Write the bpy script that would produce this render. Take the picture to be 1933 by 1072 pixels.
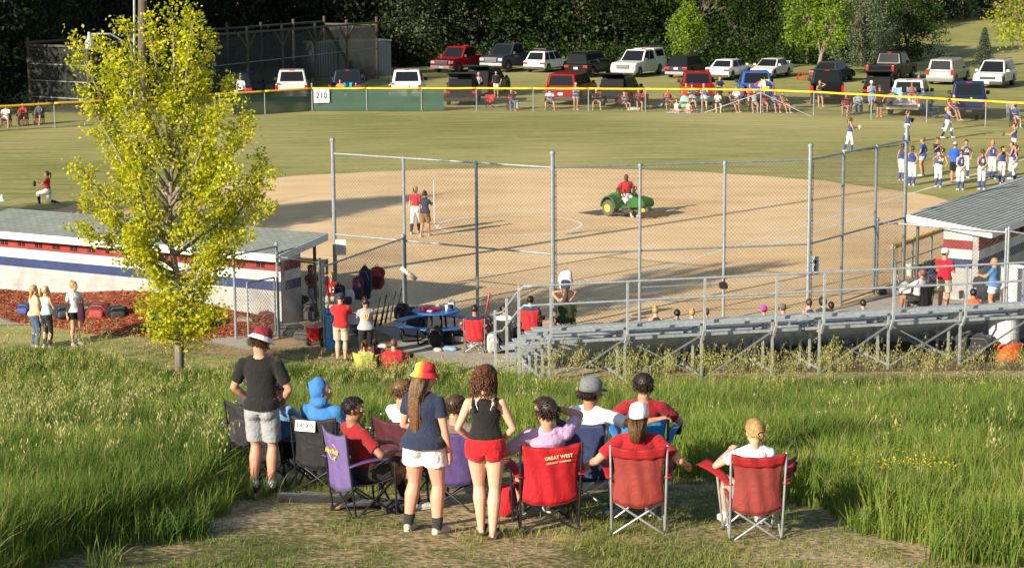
import bpy, bmesh, math, random
import numpy as np
from mathutils import Vector, Matrix, noise as mnoise
random.seed(7); RNG = np.random.default_rng(7)
for _o in list(bpy.data.objects): bpy.data.objects.remove(_o)
SC = bpy.context.scene
COL = SC.collection
V = Vector
R = math.radians
PI = math.pi
# ------------------------------------------------------------------ camera
FPX = 3805.09; CAMH = 10.187; PITCH = 0.16967; ROLL = -0.00673
_c, _s = math.cos(PITCH), math.sin(PITCH)
_f = V((0, _c, -_s)); _u = V((0, _s, _c)); _r = V((1, 0, 0))
CR = _r*math.cos(ROLL) + _u*math.sin(ROLL); CU = _u*math.cos(ROLL) - _r*math.sin(ROLL); CF = _f
cam = bpy.data.cameras.new('camera'); camo = bpy.data.objects.new('camera', cam); COL.objects.link(camo)
camo.matrix_world = Matrix(((CR.x, CU.x, -CF.x, 0), (CR.y, CU.y, -CF.y, 0), (CR.z, CU.z, -CF.z, CAMH), (0, 0, 0, 1)))
cam.sensor_width = 36; cam.lens = FPX/1933*36; cam.clip_start = .5; cam.clip_end = 3000
cam.shift_x = .0003
SC.camera = camo
SC.render.resolution_x = 1024; SC.render.resolution_y = 567
# ------------------------------------------------------------------ light
SUN_EL = R(20.5); SH = V((.70, .714, 0)).normalized()          # SH: the way shadows fall on the ground
W = bpy.data.worlds.new('World'); SC.world = W; W.use_nodes = True
nt = W.node_tree; bg = nt.nodes['Background']
sky = nt.nodes.new('ShaderNodeTexSky'); sky.sky_type = 'NISHITA'; sky.sun_disc = False
sky.sun_elevation = SUN_EL; sky.sun_rotation = math.atan2(-SH.x, -SH.y)
nt.links.new(sky.outputs[0], bg.inputs[0]); bg.inputs[1].default_value = .075
sl = bpy.data.lights.new('sun', 'SUN'); sl.energy = 5.0; sl.angle = R(.6); sl.color = (1, .87, .70)
so = bpy.data.objects.new('sun', sl); COL.objects.link(so)
so.rotation_euler = V((SH.x*math.cos(SUN_EL), SH.y*math.cos(SUN_EL), -math.sin(SUN_EL))).to_track_quat('-Z', 'Y').to_euler()
SC.view_settings.view_transform = 'Standard'; SC.view_settings.look = 'None'
SC.view_settings.exposure = .84; SC.view_settings.gamma = 1
SC.render.engine = 'CYCLES'
SC.cycles.max_bounces = 6; SC.cycles.transparent_max_bounces = 12
# ------------------------------------------------------------------ terrain height
_hy = [5, 12, 15, 17.8, 20.6, 24, 30, 36, 40, 44, 47, 60]
_hz = [5.1, 5.05, 4.95, 4.72, 4.42, 3.85, 2.75, 1.55, .75, .13, 0, 0]
def T(x, y):
    z = (np.interp(y-.8, _hy, _hz) + np.interp(y, _hy, _hz) + np.interp(y+.8, _hy, _hz))/3
    a = np.clip((np.asarray(y)-158)/70, 0, 1); b = np.clip((np.asarray(x)-24)/14, 0, 1)
    a = a*a*(3-2*a); b = b*b*(3-2*b)
    z = z + 2.6*a*b
    c = np.clip((np.asarray(y)-170)/80, 0, 1)
    z = z + 6*c*c*(1-b)
    return z
def Th(x, y): return float(T(x, y))
def ray(px, py):
    return CF + CR*((px-966)/FPX) - CU*((py-536)/FPX)
def G(px, py, dz=0):
    """point of the ground seen at a pixel of the photograph"""
    d = ray(px, py); O = V((0, 0, CAMH))
    if dz == 0 and py < 780:
        t = -CAMH/d.z
        P = O + d*t
        if abs(Th(P.x, P.y)) < .02: return V((P.x, P.y, 0))
    t = 8.0
    while t < 400:
        P = O + d*t
        if P.z <= Th(P.x, P.y)+dz: break
        t += .05
    return V((P.x, P.y, Th(P.x, P.y)))
def Gz(px, py, z):
    d = ray(px, py); t = (z-CAMH)/d.z
    return V((0, 0, CAMH)) + d*t
# ------------------------------------------------------------------ materials
_M = {}
def lin(c):
    return tuple(((v/12.92) if v <= .04045 else ((v+.055)/1.055)**2.4) for v in c)
def newmat(name):
    m = bpy.data.materials.new(name); m.use_nodes = True
    return m, m.node_tree, m.node_tree.nodes['Principled BSDF']
def mat(kind, col=(.5, .5, .5), rough=None, scale=None):
    """kinds: fabric paint metal skin hair plastic glass wood rubber leafy net"""
    col = tuple(round(c, 3) for c in col)
    key = (kind, col, rough, scale)
    if key in _M: return _M[key]
    m, t, b = newmat(kind)
    N, L = t.nodes, t.links
    b.inputs['Base Color'].default_value = (*col, 1)
    def noise(sc, det=4, rou=.6, coord='Object'):
        tc = N.new('ShaderNodeTexCoord'); n = N.new('ShaderNodeTexNoise')
        n.inputs['Scale'].default_value = sc; n.inputs['Detail'].default_value = det; n.inputs['Roughness'].default_value = rou
        L.new(tc.outputs[coord], n.inputs['Vector']); return n
    def vary(n, lo, hi):
        rp = N.new('ShaderNodeMapRange'); rp.inputs['From Min'].default_value = .3; rp.inputs['From Max'].default_value = .7
        rp.inputs['To Min'].default_value = lo; rp.inputs['To Max'].default_value = hi
        L.new(n.outputs['Fac'], rp.inputs[0])
        mx = N.new('ShaderNodeVectorMath'); mx.operation = 'SCALE'; mx.inputs[0].default_value = col
        L.new(rp.outputs[0], mx.inputs['Scale']); L.new(mx.outputs[0], b.inputs['Base Color'])
    def bump(n, st, dist=.01):
        bp = N.new('ShaderNodeBump'); bp.inputs['Strength'].default_value = st; bp.inputs['Distance'].default_value = dist
        L.new(n.outputs['Fac'], bp.inputs['Height']); L.new(bp.outputs[0], b.inputs['Normal'])
    if kind == 'fabric':
        b.inputs['Roughness'].default_value = rough or .85
        n = noise(scale or 14, 3); n.inputs['Distortion'].default_value = 1.2
        bump(n, .55, .03); vary(noise(5), .85, 1.12)
        b.inputs['Sheen Weight'].default_value = .15
        b.inputs['Specular IOR Level'].default_value = .25
    elif kind == 'canvas':
        b.inputs['Roughness'].default_value = rough or .7
        n = noise(2.6, 3); n.inputs['Distortion'].default_value = 2.2
        bump(n, .5, .04); vary(noise(4), .88, 1.12)
        b.inputs['Specular IOR Level'].default_value = .35
    elif kind == 'paint':
        b.inputs['Roughness'].default_value = rough or .2; b.inputs['Coat Weight'].default_value = 0; b.inputs['Specular IOR Level'].default_value = .22 if sum(col) > .3 else .09
        b.inputs['Coat Roughness'].default_value = .15
        vary(noise(2.5), .93, 1.05)
    elif kind == 'metal':
        b.inputs['Metallic'].default_value = .55; b.inputs['Roughness'].default_value = rough or .5
        vary(noise(9), .8, 1.15)
    elif kind == 'skin':
        b.inputs['Roughness'].default_value = .5; b.inputs['Specular IOR Level'].default_value = .35
        vary(noise(18), .93, 1.06)
        b.inputs['Subsurface Weight'].default_value = .08
        b.inputs['Subsurface Radius'].default_value = (.02, .008, .004)
    elif kind == 'hair':
        b.inputs['Roughness'].default_value = .45; n = noise(60, 2); vary(n, .6, 1.35); bump(n, .5, .01)
    elif kind == 'plastic':
        b.inputs['Roughness'].default_value = rough or .4; vary(noise(8), .9, 1.08)
    elif kind == 'glass':
        b.inputs['Roughness'].default_value = .08; b.inputs['Specular IOR Level'].default_value = .09
    elif kind == 'wood':
        b.inputs['Roughness'].default_value = .85
        tc = N.new('ShaderNodeTexCoord'); mp = N.new('ShaderNodeMapping'); mp.inputs['Scale'].default_value = (14, 14, .9)
        n = N.new('ShaderNodeTexNoise'); n.inputs['Scale'].default_value = 2.5; n.inputs['Detail'].default_value = 5
        L.new(tc.outputs['Object'], mp.inputs[0]); L.new(mp.outputs[0], n.inputs['Vector']); vary(n, .6, 1.3); bump(n, .4, .01)
    elif kind == 'concrete':
        b.inputs['Roughness'].default_value = .9; n = noise(3, 8, .65); vary(n, .78, 1.15); bump(noise(60), .25, .004)
    elif kind == 'rubber':
        b.inputs['Roughness'].default_value = .85; vary(noise(10), .8, 1.3)
    elif kind == 'lamp':
        b.inputs['Roughness'].default_value = .2; b.inputs['Coat Weight'].default_value = .6
    elif kind == 'rock':
        b.inputs['Roughness'].default_value = .95; n = noise(9, 6); vary(n, .7, 1.25); bump(n, .6, .02)
    _M[key] = m; return m
def leafmat(name, c1, c2, trans=.35):
    key = (name, c1, c2, trans)
    if key in _M: return _M[key]
    m, t, b = newmat(name); N, L = t.nodes, t.links
    at = N.new('ShaderNodeAttribute'); at.attribute_name = 'rnd'
    mx = N.new('ShaderNodeMix'); mx.data_type = 'RGBA'; mx.inputs[6].default_value = (*c1, 1); mx.inputs[7].default_value = (*c2, 1)
    L.new(at.outputs['Fac'], mx.inputs[0])
    L.new(mx.outputs[2], b.inputs['Base Color']); b.inputs['Roughness'].default_value = .55
    b.inputs['Specular IOR Level'].default_value = .3
    tr = N.new('ShaderNodeBsdfTranslucent'); L.new(mx.outputs[2], tr.inputs[0])
    ms = N.new('ShaderNodeMixShader'); ms.inputs[0].default_value = trans
    L.new(b.outputs[0], ms.inputs[1]); L.new(tr.outputs[0], ms.inputs[2]); L.new(ms.outputs[0], N['Material Output'].inputs[0])
    _M[key] = m; return m
# ------------------------------------------------------------------ scene helpers
def tag(o, label=None, cat=None, group=None, kind=None):
    if label: o['label'] = label
    if cat: o['category'] = cat
    if group: o['group'] = group
    if kind: o['kind'] = kind
    return o
def empty(name, loc=(0, 0, 0), h=0, label=None, cat=None, group=None):
    """h: heading, 0 faces away from the camera (+y), positive turns to the right"""
    o = bpy.data.objects.new(name, None); COL.objects.link(o); o.location = loc; o.rotation_euler = (0, 0, -h)
    o.empty_display_size = .2
    return tag(o, label, cat, group)
def copy_tree(o, parent=None):
    c = o.copy(); COL.objects.link(c)
    if parent is not None: c.parent = parent
    for ch in list(o.children): copy_tree(ch, c)
    return c
def basis(d):
    d = d.normalized(); a = V((0, 0, 1)) if abs(d.z) < .9 else V((0, 1, 0))
    u = d.cross(a).normalized(); return u, u.cross(d).normalized()
class MB:
    def __init__(s): s.v = []; s.f = []
    def add(s, vs, fs):
        n = len(s.v); s.v.extend(vs); s.f.extend([tuple(i+n for i in f) for f in fs]); return s
    def box(s, c, d, rot=0, M=None):
        x, y, z = d[0]/2, d[1]/2, d[2]/2
        vs = [V((a*x, b*y, e*z)) for a in (-1, 1) for b in (-1, 1) for e in (-1, 1)]
        if M is not None: vs = [M @ q for q in vs]
        if rot: cr, sr = math.cos(rot), math.sin(rot); vs = [V((q.x*cr-q.y*sr, q.x*sr+q.y*cr, q.z)) for q in vs]
        c = V(c); return s.add([q+c for q in vs], [(0, 1, 3, 2), (4, 6, 7, 5), (0, 4, 5, 1), (2, 3, 7, 6), (0, 2, 6, 4), (1, 5, 7, 3)])
    def beam(s, a, b, w, h):
        a, b = V(a), V(b); d = (b-a); u, v = basis(d)
        if abs(d.normalized().z) < .9: u, v = u, v
        vs = [p + u*i*w/2 + v*j*h/2 for p in (a, b) for i, j in ((-1, -1), (1, -1), (1, 1), (-1, 1))]
        return s.add(vs, [(3, 2, 1, 0), (4, 5, 6, 7), (0, 1, 5, 4), (1, 2, 6, 5), (2, 3, 7, 6), (3, 0, 4, 7)])
    def loft(s, secs, n=12, cap=True):
        """secs: (centre, u, v) with u, v the half axes"""
        vs = []; fs = []
        for c, u, v in secs:
            for i in range(n):
                a = 2*PI*i/n; vs.append(c + u*math.cos(a) + v*math.sin(a))
        for k in range(len(secs)-1):
            for i in range(n):
                j = (i+1) % n; fs.append((k*n+i, k*n+j, (k+1)*n+j, (k+1)*n+i))
        if cap: fs.append(tuple(range(n-1, -1, -1))); fs.append(tuple((len(secs)-1)*n+i for i in range(n)))
        return s.add(vs, fs)
    def tube(s, pts, r, n=6):
        pts = [V(p) for p in pts]; rs = r if isinstance(r, (list, tuple)) else [r]*len(pts)
        secs = []; u = None
        for i, p in enumerate(pts):
            d = (pts[min(i+1, len(pts)-1)] - pts[max(i-1, 0)]).normalized()
            if u is None: u, v = basis(d)
            else:
                u = (u - d*u.dot(d)); u = u.normalized() if u.length > 1e-6 else basis(d)[0]
                v = u.cross(d).normalized()
            secs.append((p, u*rs[i], -v*rs[i]))
        return s.loft(secs, n)
    def limb(s, a, b, ra, rb, n=10, round_=True):
        a, b = V(a), V(b); d = (b-a); L = d.length
        if L < 1e-6: return s
        d = d/L; u, v = basis(d); v = -v; secs = []
        if round_:
            for t in (80, 55, 30): secs.append((a - d*ra*math.sin(R(t)), u*ra*math.cos(R(t)), v*ra*math.cos(R(t))))
        secs.append((a, u*ra, v*ra)); secs.append(((a+b)/2, u*(ra+rb)/2, v*(ra+rb)/2)); secs.append((b, u*rb, v*rb))
        if round_:
            for t in (30, 55, 80): secs.append((b + d*rb*math.sin(R(t)), u*rb*math.cos(R(t)), v*rb*math.cos(R(t))))
        return s.loft(secs, n)
    def ell(s, c, ax, ay, az, n=14, m=9):
        """ellipsoid with half-axis vectors"""
        c, ax, ay, az = V(c), V(ax), V(ay), V(az); secs = []
        for k in range(m):
            t = -PI/2 + PI*(k+.35)/(m-1+.7); secs.append((c+az*math.sin(t), ax*math.cos(t), ay*math.cos(t)))
        return s.loft(secs, n)
    def lathe(s, prof, c=(0, 0, 0), n=20, axis=None):
        c = V(c); ax = V(axis) if axis is not None else V((0, 0, 1)); u, v = basis(ax)
        if axis is None: u, v = V((1, 0, 0)), V((0, 1, 0))
        ax = u.cross(v)*(1 if u.cross(v).dot(ax) > 0 else -1)
        secs = [(c + ax*z, u*max(r, 1e-4), v*max(r, 1e-4)) for r, z in prof]
        return s.loft(secs, n, cap=True)
    def poly(s, pts, z0, z1):
        n = len(pts); vs = [V((p[0], p[1], z0)) for p in pts] + [V((p[0], p[1], z1)) for p in pts]
        fs = [tuple(range(n-1, -1, -1)), tuple(range(n, 2*n))] + [(i, (i+1) % n, (i+1) % n+n, i+n) for i in range(n)]
        return s.add(vs, fs)
    def prism_yz(s, prof, x0, x1):
        n = len(prof); vs = [V((x0, p[0], p[1])) for p in prof] + [V((x1, p[0], p[1])) for p in prof]
        fs = [tuple(range(n)), tuple(range(2*n-1, n-1, -1))] + [(i, i+n, (i+1) % n+n, (i+1) % n) for i in range(n)]
        return s.add(vs, fs)
    def build(s, name, m=None, parent=None, smooth=False, vox=None, sm=2, bevel=None, fix=True, noise=None):
        me = bpy.data.meshes.new(name); me.from_pydata([tuple(p) for p in s.v], [], s.f)
        if fix and not vox:
            bm = bmesh.new(); bm.from_mesh(me); bmesh.ops.recalc_face_normals(bm, faces=bm.faces); bm.to_mesh(me); bm.free()
        if m: me.materials.append(m)
        if smooth: me.polygons.foreach_set('use_smooth', [True]*len(me.polygons))
        o = bpy.data.objects.new(name, me); COL.objects.link(o)
        if parent is not None: o.parent = parent
        if vox:
            bm = bmesh.new(); bm.from_mesh(me); bmesh.ops.recalc_face_normals(bm, faces=bm.faces); bm.to_mesh(me); bm.free()
            md = o.modifiers.new('r', 'REMESH'); md.mode = 'VOXEL'; md.voxel_size = vox; md.use_smooth_shade = True
            if sm: md = o.modifiers.new('s', 'SMOOTH'); md.iterations = sm; md.factor = .5
            if noise:
                tx = NTEX(noise[1]); md = o.modifiers.new('d', 'DISPLACE'); md.texture = tx; md.strength = noise[0]; md.mid_level = .5
                md.texture_coords = 'LOCAL'
        if bevel:
            md = o.modifiers.new('b', 'BEVEL'); md.width = bevel; md.segments = 3; md.limit_method = 'ANGLE'; md.angle_limit = R(25)
        return o
_tx = {}
def NTEX(sc):
    if sc not in _tx:
        t = bpy.data.textures.new('wrinkle', 'CLOUDS'); t.noise_scale = sc; t.noise_depth = 2; _tx[sc] = t
    return _tx[sc]
def npmesh(name, verts, faces_n, m, parent=None, rnd=None, smooth=False):
    """verts (N,3), faces as equal-size index array (F,k); rnd per vertex"""
    me = bpy.data.meshes.new(name); verts = np.asarray(verts, np.float32); F = np.asarray(faces_n, np.int32)
    me.vertices.add(len(verts)); me.vertices.foreach_set('co', verts.ravel())
    k = F.shape[1]; me.loops.add(F.size); me.loops.foreach_set('vertex_index', F.ravel())
    me.polygons.add(len(F)); me.polygons.foreach_set('loop_start', np.arange(0, F.size, k, dtype=np.int32))
    if smooth: me.polygons.foreach_set('use_smooth', np.ones(len(F), bool))
    me.update(calc_edges=True)
    if rnd is not None:
        a = me.attributes.new('rnd', 'FLOAT', 'POINT'); a.data.foreach_set('value', np.asarray(rnd, np.float32))
    me.materials.append(m)
    o = bpy.data.objects.new(name, me); COL.objects.link(o)
    if parent is not None: o.parent = parent
    return o
def text(name, s, size, m, parent, loc, rot, ext=.002, bold=0, sx=1):
    c = bpy.data.curves.new('t', 'FONT'); c.body = s; c.size = size; c.extrude = ext; c.align_x = 'CENTER'; c.align_y = 'CENTER'; c.offset = bold
    c.space_line = .85; c.resolution_u = 2
    o = bpy.data.objects.new('t', c); COL.objects.link(o)
    bpy.context.view_layer.update()
    me = bpy.data.meshes.new_from_object(o.evaluated_get(bpy.context.evaluated_depsgraph_get()))
    bpy.data.objects.remove(o); me.name = name; me.materials.clear(); me.materials.append(m)
    q = bpy.data.objects.new(name, me); COL.objects.link(q); q.parent = parent; q.location = loc; q.rotation_euler = rot; q.scale = (sx, 1, 1)
    return q
# ------------------------------------------------------------------ ground, field, markings
HOME = V((2.858, 59.213, 0)); AX = V((math.sin(-.2258), math.cos(-.2258), 0)); NX = V((AX.y, -AX.x, 0))
CIR = HOME + AX*13.1
D3 = (AX - NX).normalized(); D1 = (AX + NX).normalized()      # the two foul lines
def gmat(name, stops, sc, mus=1, fine=None, bumpd=.02, rough=.95, stretch=(1, 1, 1), sc2=None, bst=.4):
    m, t, b = newmat(name); N, L = t.nodes, t.links
    tc = N.new('ShaderNodeTexCoord'); mp = N.new('ShaderNodeMapping'); mp.inputs['Scale'].default_value = stretch
    L.new(tc.outputs['Object'], mp.inputs[0])
    n = N.new('ShaderNodeTexNoise'); n.inputs['Scale'].default_value = sc; n.inputs['Detail'].default_value = 6; n.inputs['Roughness'].default_value = .62
    L.new(mp.outputs[0], n.inputs['Vector'])
    n2 = N.new('ShaderNodeTexNoise'); n2.inputs['Scale'].default_value = fine or sc*12; n2.inputs['Detail'].default_value = 3
    L.new(mp.outputs[0], n2.inputs['Vector'])
    ad = N.new('ShaderNodeMath'); ad.operation = 'MULTIPLY_ADD'; ad.inputs[1].default_value = .45; ad.inputs[2].default_value = 0
    L.new(n2.outputs['Fac'], ad.inputs[0])
    a2 = N.new('ShaderNodeMath'); a2.operation = 'MULTIPLY_ADD'; a2.inputs[1].default_value = .55
    L.new(n.outputs['Fac'], a2.inputs[0]); L.new(ad.outputs[0], a2.inputs[2])
    last = a2
    if sc2:
        n3 = N.new('ShaderNodeTexNoise'); n3.inputs['Scale'].default_value = sc2; n3.inputs['Detail'].default_value = 2
        L.new(tc.outputs['Object'], n3.inputs['Vector'])
        a3 = N.new('ShaderNodeMath'); a3.operation = 'MULTIPLY_ADD'; a3.inputs[1].default_value = .7
        a4 = N.new('ShaderNodeMath'); a4.operation = 'MULTIPLY'; a4.inputs[1].default_value = .3/.7*.7
        L.new(n3.outputs['Fac'], a4.inputs[0]); L.new(last.outputs[0], a3.inputs[0]); L.new(a4.outputs[0], a3.inputs[2]); last = a3
    cr = N.new('ShaderNodeValToRGB'); e = cr.color_ramp.elements
    while len(e) < len(stops): e.new(.5)
    for q, (p, c) in zip(e, stops): q.position = p; q.color = (*c, 1)
    L.new(last.outputs[0], cr.inputs[0]); L.new(cr.outputs[0], b.inputs['Base Color'])
    bp = N.new('ShaderNodeBump'); bp.inputs['Strength'].default_value = bst; bp.inputs['Distance'].default_value = bumpd
    L.new(n2.outputs['Fac'], bp.inputs['Height']); L.new(bp.outputs[0], b.inputs['Normal'])
    b.inputs['Roughness'].default_value = rough; b.inputs['Specular IOR Level'].default_value = .15
    return m
TURF = gmat('turf', [(.35, (.12, .145, .036)), (.44, (.215, .235, .072)), (.53, (.36, .335, .13)), (.64, (.49, .43, .215))], .8, fine=9, stretch=(.28, 2.4, 1), sc2=.05, bumpd=.05)
DIRT = gmat('dirt', [(.36, (.52, .35, .175)), (.5, (.72, .52, .29)), (.63, (.82, .64, .40))], .35, fine=16, stretch=(.7, 1.6, 1), bumpd=.03, sc2=.12)
PATH = gmat('path_dirt', [(.34, (.09, .10, .03)), (.43, (.22, .17, .09)), (.54, (.34, .25, .145)), (.68, (.44, .33, .20))], .9, fine=14, bumpd=.04)
SOIL = gmat('slope_soil', [(.34, (.08, .095, .022)), (.46, (.17, .165, .06)), (.52, (.38, .29, .165)), (.62, (.56, .43, .26))], .7, fine=14, bumpd=.05)
CHALK = gmat('chalk', [(.3, (.52, .46, .36)), (.45, (.68, .65, .58)), (.7, (.8, .79, .75))], 3, fine=20, bumpd=.01)
def sheet(name, x0, x1, y0, y1, nx, ny, m, kind='structure', dz=0):
    X, Y = np.meshgrid(np.linspace(x0, x1, nx), np.linspace(y0, y1, ny)); Z = T(X, Y)+dz
    v = np.stack([X, Y, Z], -1).reshape(-1, 3); i = np.arange((ny-1)*nx).reshape(ny-1, nx)[:, :-1].ravel()
    o = npmesh(name, v, np.stack([i, i+1, i+1+nx, i+nx], -1), m, smooth=True); o['kind'] = kind; return o
def zpoly(name, pts, dz, m, kind='structure', sub=None):
    """flat sheet on the level ground"""
    bm = bmesh.new(); vs = [bm.verts.new((p[0], p[1], dz)) for p in pts]; f = bm.faces.new(vs)
    if f.normal.z < 0: f.normal_flip()
    bmesh.ops.triangulate(bm, faces=bm.faces)
    me = bpy.data.meshes.new(name); bm.to_mesh(me); bm.free(); me.materials.append(m)
    o = bpy.data.objects.new(name, me); COL.objects.link(o); o['kind'] = kind; return o
# near slope (fine grid) and the level ground far beyond it, one sheet
ys = np.concatenate([np.linspace(-30, 12, 8), np.linspace(13, 50, 75), np.linspace(52, 150, 30), np.linspace(153, 260, 60), np.linspace(300, 1500, 8)])
xs = np.concatenate([np.linspace(-1200, -60, 6), np.linspace(-55, 75, 131), np.linspace(90, 1200, 8)])
X, Y = np.meshgrid(xs, ys); Z = T(X, Y)
Z = Z + (np.sin(X*1.7+Y*.9)+np.sin(X*.83-Y*2.1)*.7)*.018*((Y > 12) & (Y < 44))
nx = len(xs); i = np.arange((len(ys)-1)*nx).reshape(len(ys)-1, nx)[:, :-1].ravel()
gr = npmesh('ground', np.stack([X, Y, Z], -1).reshape(-1, 3), np.stack([i, i+1, i+1+nx, i+nx], -1), TURF, smooth=True)
gr['kind'] = 'structure'
gr.data.materials.append(SOIL)
idx = np.array([1 if yy < 47.6 else 0 for yy in ys[:-1]]); gr.data.polygons.foreach_set('material_index', np.repeat(idx, nx-1).astype(np.int32))
# infield
arc = []
for k in range(0, 61):
    a = R(-104 + 208*k/60); d = AX*math.cos(a) + NX*math.sin(a); arc.append((CIR + d*(18.29+.10*math.sin(k*2.3)+.06*math.sin(k*5.1))).to_2d())
inf = [tuple(p) for p in arc] + [(14.5, 63.3), (11.9, 58.7), (8.2, 53.6), (1.1, 51.9), (-5.2, 52.0), (-5.3, 55.0), (-8, 57.3), (-15, 61.3)]
zpoly('infield_dirt', inf, .004, DIRT)
# chalk
def chalk(a, b, w=.11, name='chalk_line'):
    a, b = V(a), V(b); d = (b-a).normalized(); n = V((-d.y, d.x, 0)); pts = []
    k = max(2, int((b-a).length/.35))
    L1 = [a + d*(b-a).length*i/k + n*(w/2+random.uniform(-.012, .012)) for i in range(k+1)]
    L2 = [a + d*(b-a).length*i/k - n*(w/2+random.uniform(-.012, .012)) for i in range(k, -1, -1)]
    return zpoly(name, [p.to_2d() for p in L1+L2], .008, CHALK)
chalk(HOME + D1*.9, HOME + D1*44); chalk(HOME + D3*.9, HOME + D3*17.8)
nr = V((D1.y, -D1.x, 0)); chalk(HOME + D1*9.1 + nr*.92, HOME + D1*18.2 + nr*.92); chalk(HOME + D1*9.1, HOME + D1*9.1 + nr*.92)
for sx in (-1, 1):
    c0 = HOME + NX*sx*.37 - AX*.8; c1 = c0 + AX*2.1; e0 = c0 + NX*sx*.95
    chalk(c1, c0 + AX*.75, .06); chalk(c0+NX*.0, c0 + AX*.35, .06); chalk(e0, e0 + AX*2.1, .06)
chalk(G(1155, 577), G(1274, 569), .07); chalk(G(1212, 543), G(1274, 569), .07); chalk(G(1098, 556), G(1131, 577), .07)
chalk(G(1605, 443), G(1672, 421), .06); chalk(G(1605, 443), G(1690, 451), .06)
def ring(c, r, w, name):
    n = 72; bm = bmesh.new()
    A = [bm.verts.new((c.x+(r+w*random.uniform(.35, .62))*math.cos(2*PI*k/n), c.y+(r+w*random.uniform(.35, .62))*math.sin(2*PI*k/n), .008)) for k in range(n)]
    B = [bm.verts.new((c.x+(r-w*random.uniform(.35, .62))*math.cos(2*PI*k/n), c.y+(r-w*random.uniform(.35, .62))*math.sin(2*PI*k/n), .008)) for k in range(n)]
    for k in range(n): bm.faces.new((A[k], A[(k+1) % n], B[(k+1) % n], B[k]))
    me = bpy.data.meshes.new(name); bm.to_mesh(me); bm.free(); me.materials.append(CHALK)
    o = bpy.data.objects.new(name, me); COL.objects.link(o); o['kind'] = 'structure'
ring(CIR, 2.6, .17, 'pitching_circle')
# trampled path, concrete pads
zpoly('path', [G(*q).to_2d() for q in [(250, 655), (300, 612), (440, 612), (470, 628), (560, 600), (640, 585), (705, 600), (760, 655), (800, 690), (620, 690), (500, 672), (380, 668)]], .010, PATH)
PC = mat('concrete', (.36, .33, .27))
zpoly('concrete_pad', [(-3.9, 52.9), (-3.25, 51.7), (-2.7, 49.6), (-1.6, 47.9), (-.2, 46.9), (1.9, 46.3), (2.2, 52.3), (-1.5, 52.6)], .016, PC)
zpoly('concrete_pad', [(5.2, 45.7), (20, 48), (20, 56), (14.2, 56.0), (12.5, 56.6), (11.6, 58.2), (10.6, 57.1), (8.3, 53.6), (5.2, 52.9)], .016, PC)
zpoly('concrete_slab', [G(*q).to_2d() for q in [(395, 645), (420, 628), (520, 632), (500, 655), (470, 662)]], .018, PC)
zpoly('sidewalk', [(-17, 55.0), (-12.3, 54.9), (-12.9, 53.4), (-17, 53.6)], .018, PC)
# bare soil under the bleachers, their shade put into its dark colour
zpoly('shaded_bare_ground', [(1.0, 44.0), (20, 47.3), (20, 51), (5.2, 50), (1.9, 46.2), (.0, 46.8), (-.4, 45.2)], .020, gmat('shaded_soil', [(.36, (.05, .04, .025)), (.5, (.11, .085, .055)), (.66, (.17, .13, .09))], 1.1, fine=14, bumpd=.05))
# mulch bed along the dugout
MUL = gmat('mulch', [(.35, (.14, .038, .018)), (.5, (.32, .085, .04)), (.66, (.46, .155, .08))], 5, fine=30, bumpd=.06, bst=1)
# ------------------------------------------------------------------ fences
GALV = mat('metal', (.30, .345, .37)); WIRE = mat('metal', (.16, .155, .14), .6); YEL = mat('plastic', (.80, .47, .02), .5)
def wires(p0, p1, z0, z1, pitch=.08, r=.0032, g0=0., g1=0.):
    """chain-link wires between two ground points, as straight three-sided prisms"""
    p0, p1 = V(p0), V(p1); d = (p1-p0); d.z = 0; Lh = d.length; d /= Lh; H = z1-z0; n = V((-d.y, d.x, 0))
    st = pitch*math.sqrt(2); vs = []; fs = []
    for sgn in (1, -1):
        off = r*1.2*sgn
        k = 0; s = -H
        while s < Lh+H:
            # line: x = s + t (sgn 1) or x = s - t, t = 0..H
            t0, t1 = 0., H
            if sgn > 0: t0 = max(t0, -s); t1 = min(t1, Lh-s)
            else: t0 = max(t0, s-Lh); t1 = min(t1, s)
            if t1-t0 > .01:
                a = p0 + d*(s+sgn*t0) + n*off; b = p0 + d*(s+sgn*t1) + n*off; a.z = z0+t0; b.z = z0+t1
                q = V((0, 0, r)); w = d*r*.8; m_ = len(vs)
                for p in (a, b): vs += [p + n*r, p - n*r*.6 + (q-w*sgn)*.7, p - n*r*.6 - (q-w*sgn)*.7]
                fs += [(m_, m_+1, m_+4, m_+3), (m_+1, m_+2, m_+5, m_+4), (m_+2, m_, m_+3, m_+5)]
            s += st
    return vs, fs
def wiremesh(name, segs, parent, **k):
    VV = []; FF = []
    for a, b, z0, z1 in segs:
        v, f = wires(a, b, z0, z1, **k); n = len(VV); VV += v; FF += [tuple(i+n for i in q) for q in f]
    return npmesh(name, np.array([tuple(q) for q in VV]), np.array(FF), WIRE, parent)
def post(P, h, r=.035, parent=None, m=None, cap=True):
    mb = MB(); mb.tube([(P[0], P[1], -.02), (P[0], P[1], h)], r, 10)
    if cap: mb.lathe([(r*1.35, 0), (r*1.35, .05), (r*1.0, .085), (r*.3, .1)], (P[0], P[1], h-.03), 10)
    return mb.build('post', m or GALV, parent, smooth=False)
def rail(a, b, r=.024, parent=None, name='rail', m=None):
    mb = MB(); mb.tube([a, b], r, 8); return mb.build(name, m or GALV, parent)
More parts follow.
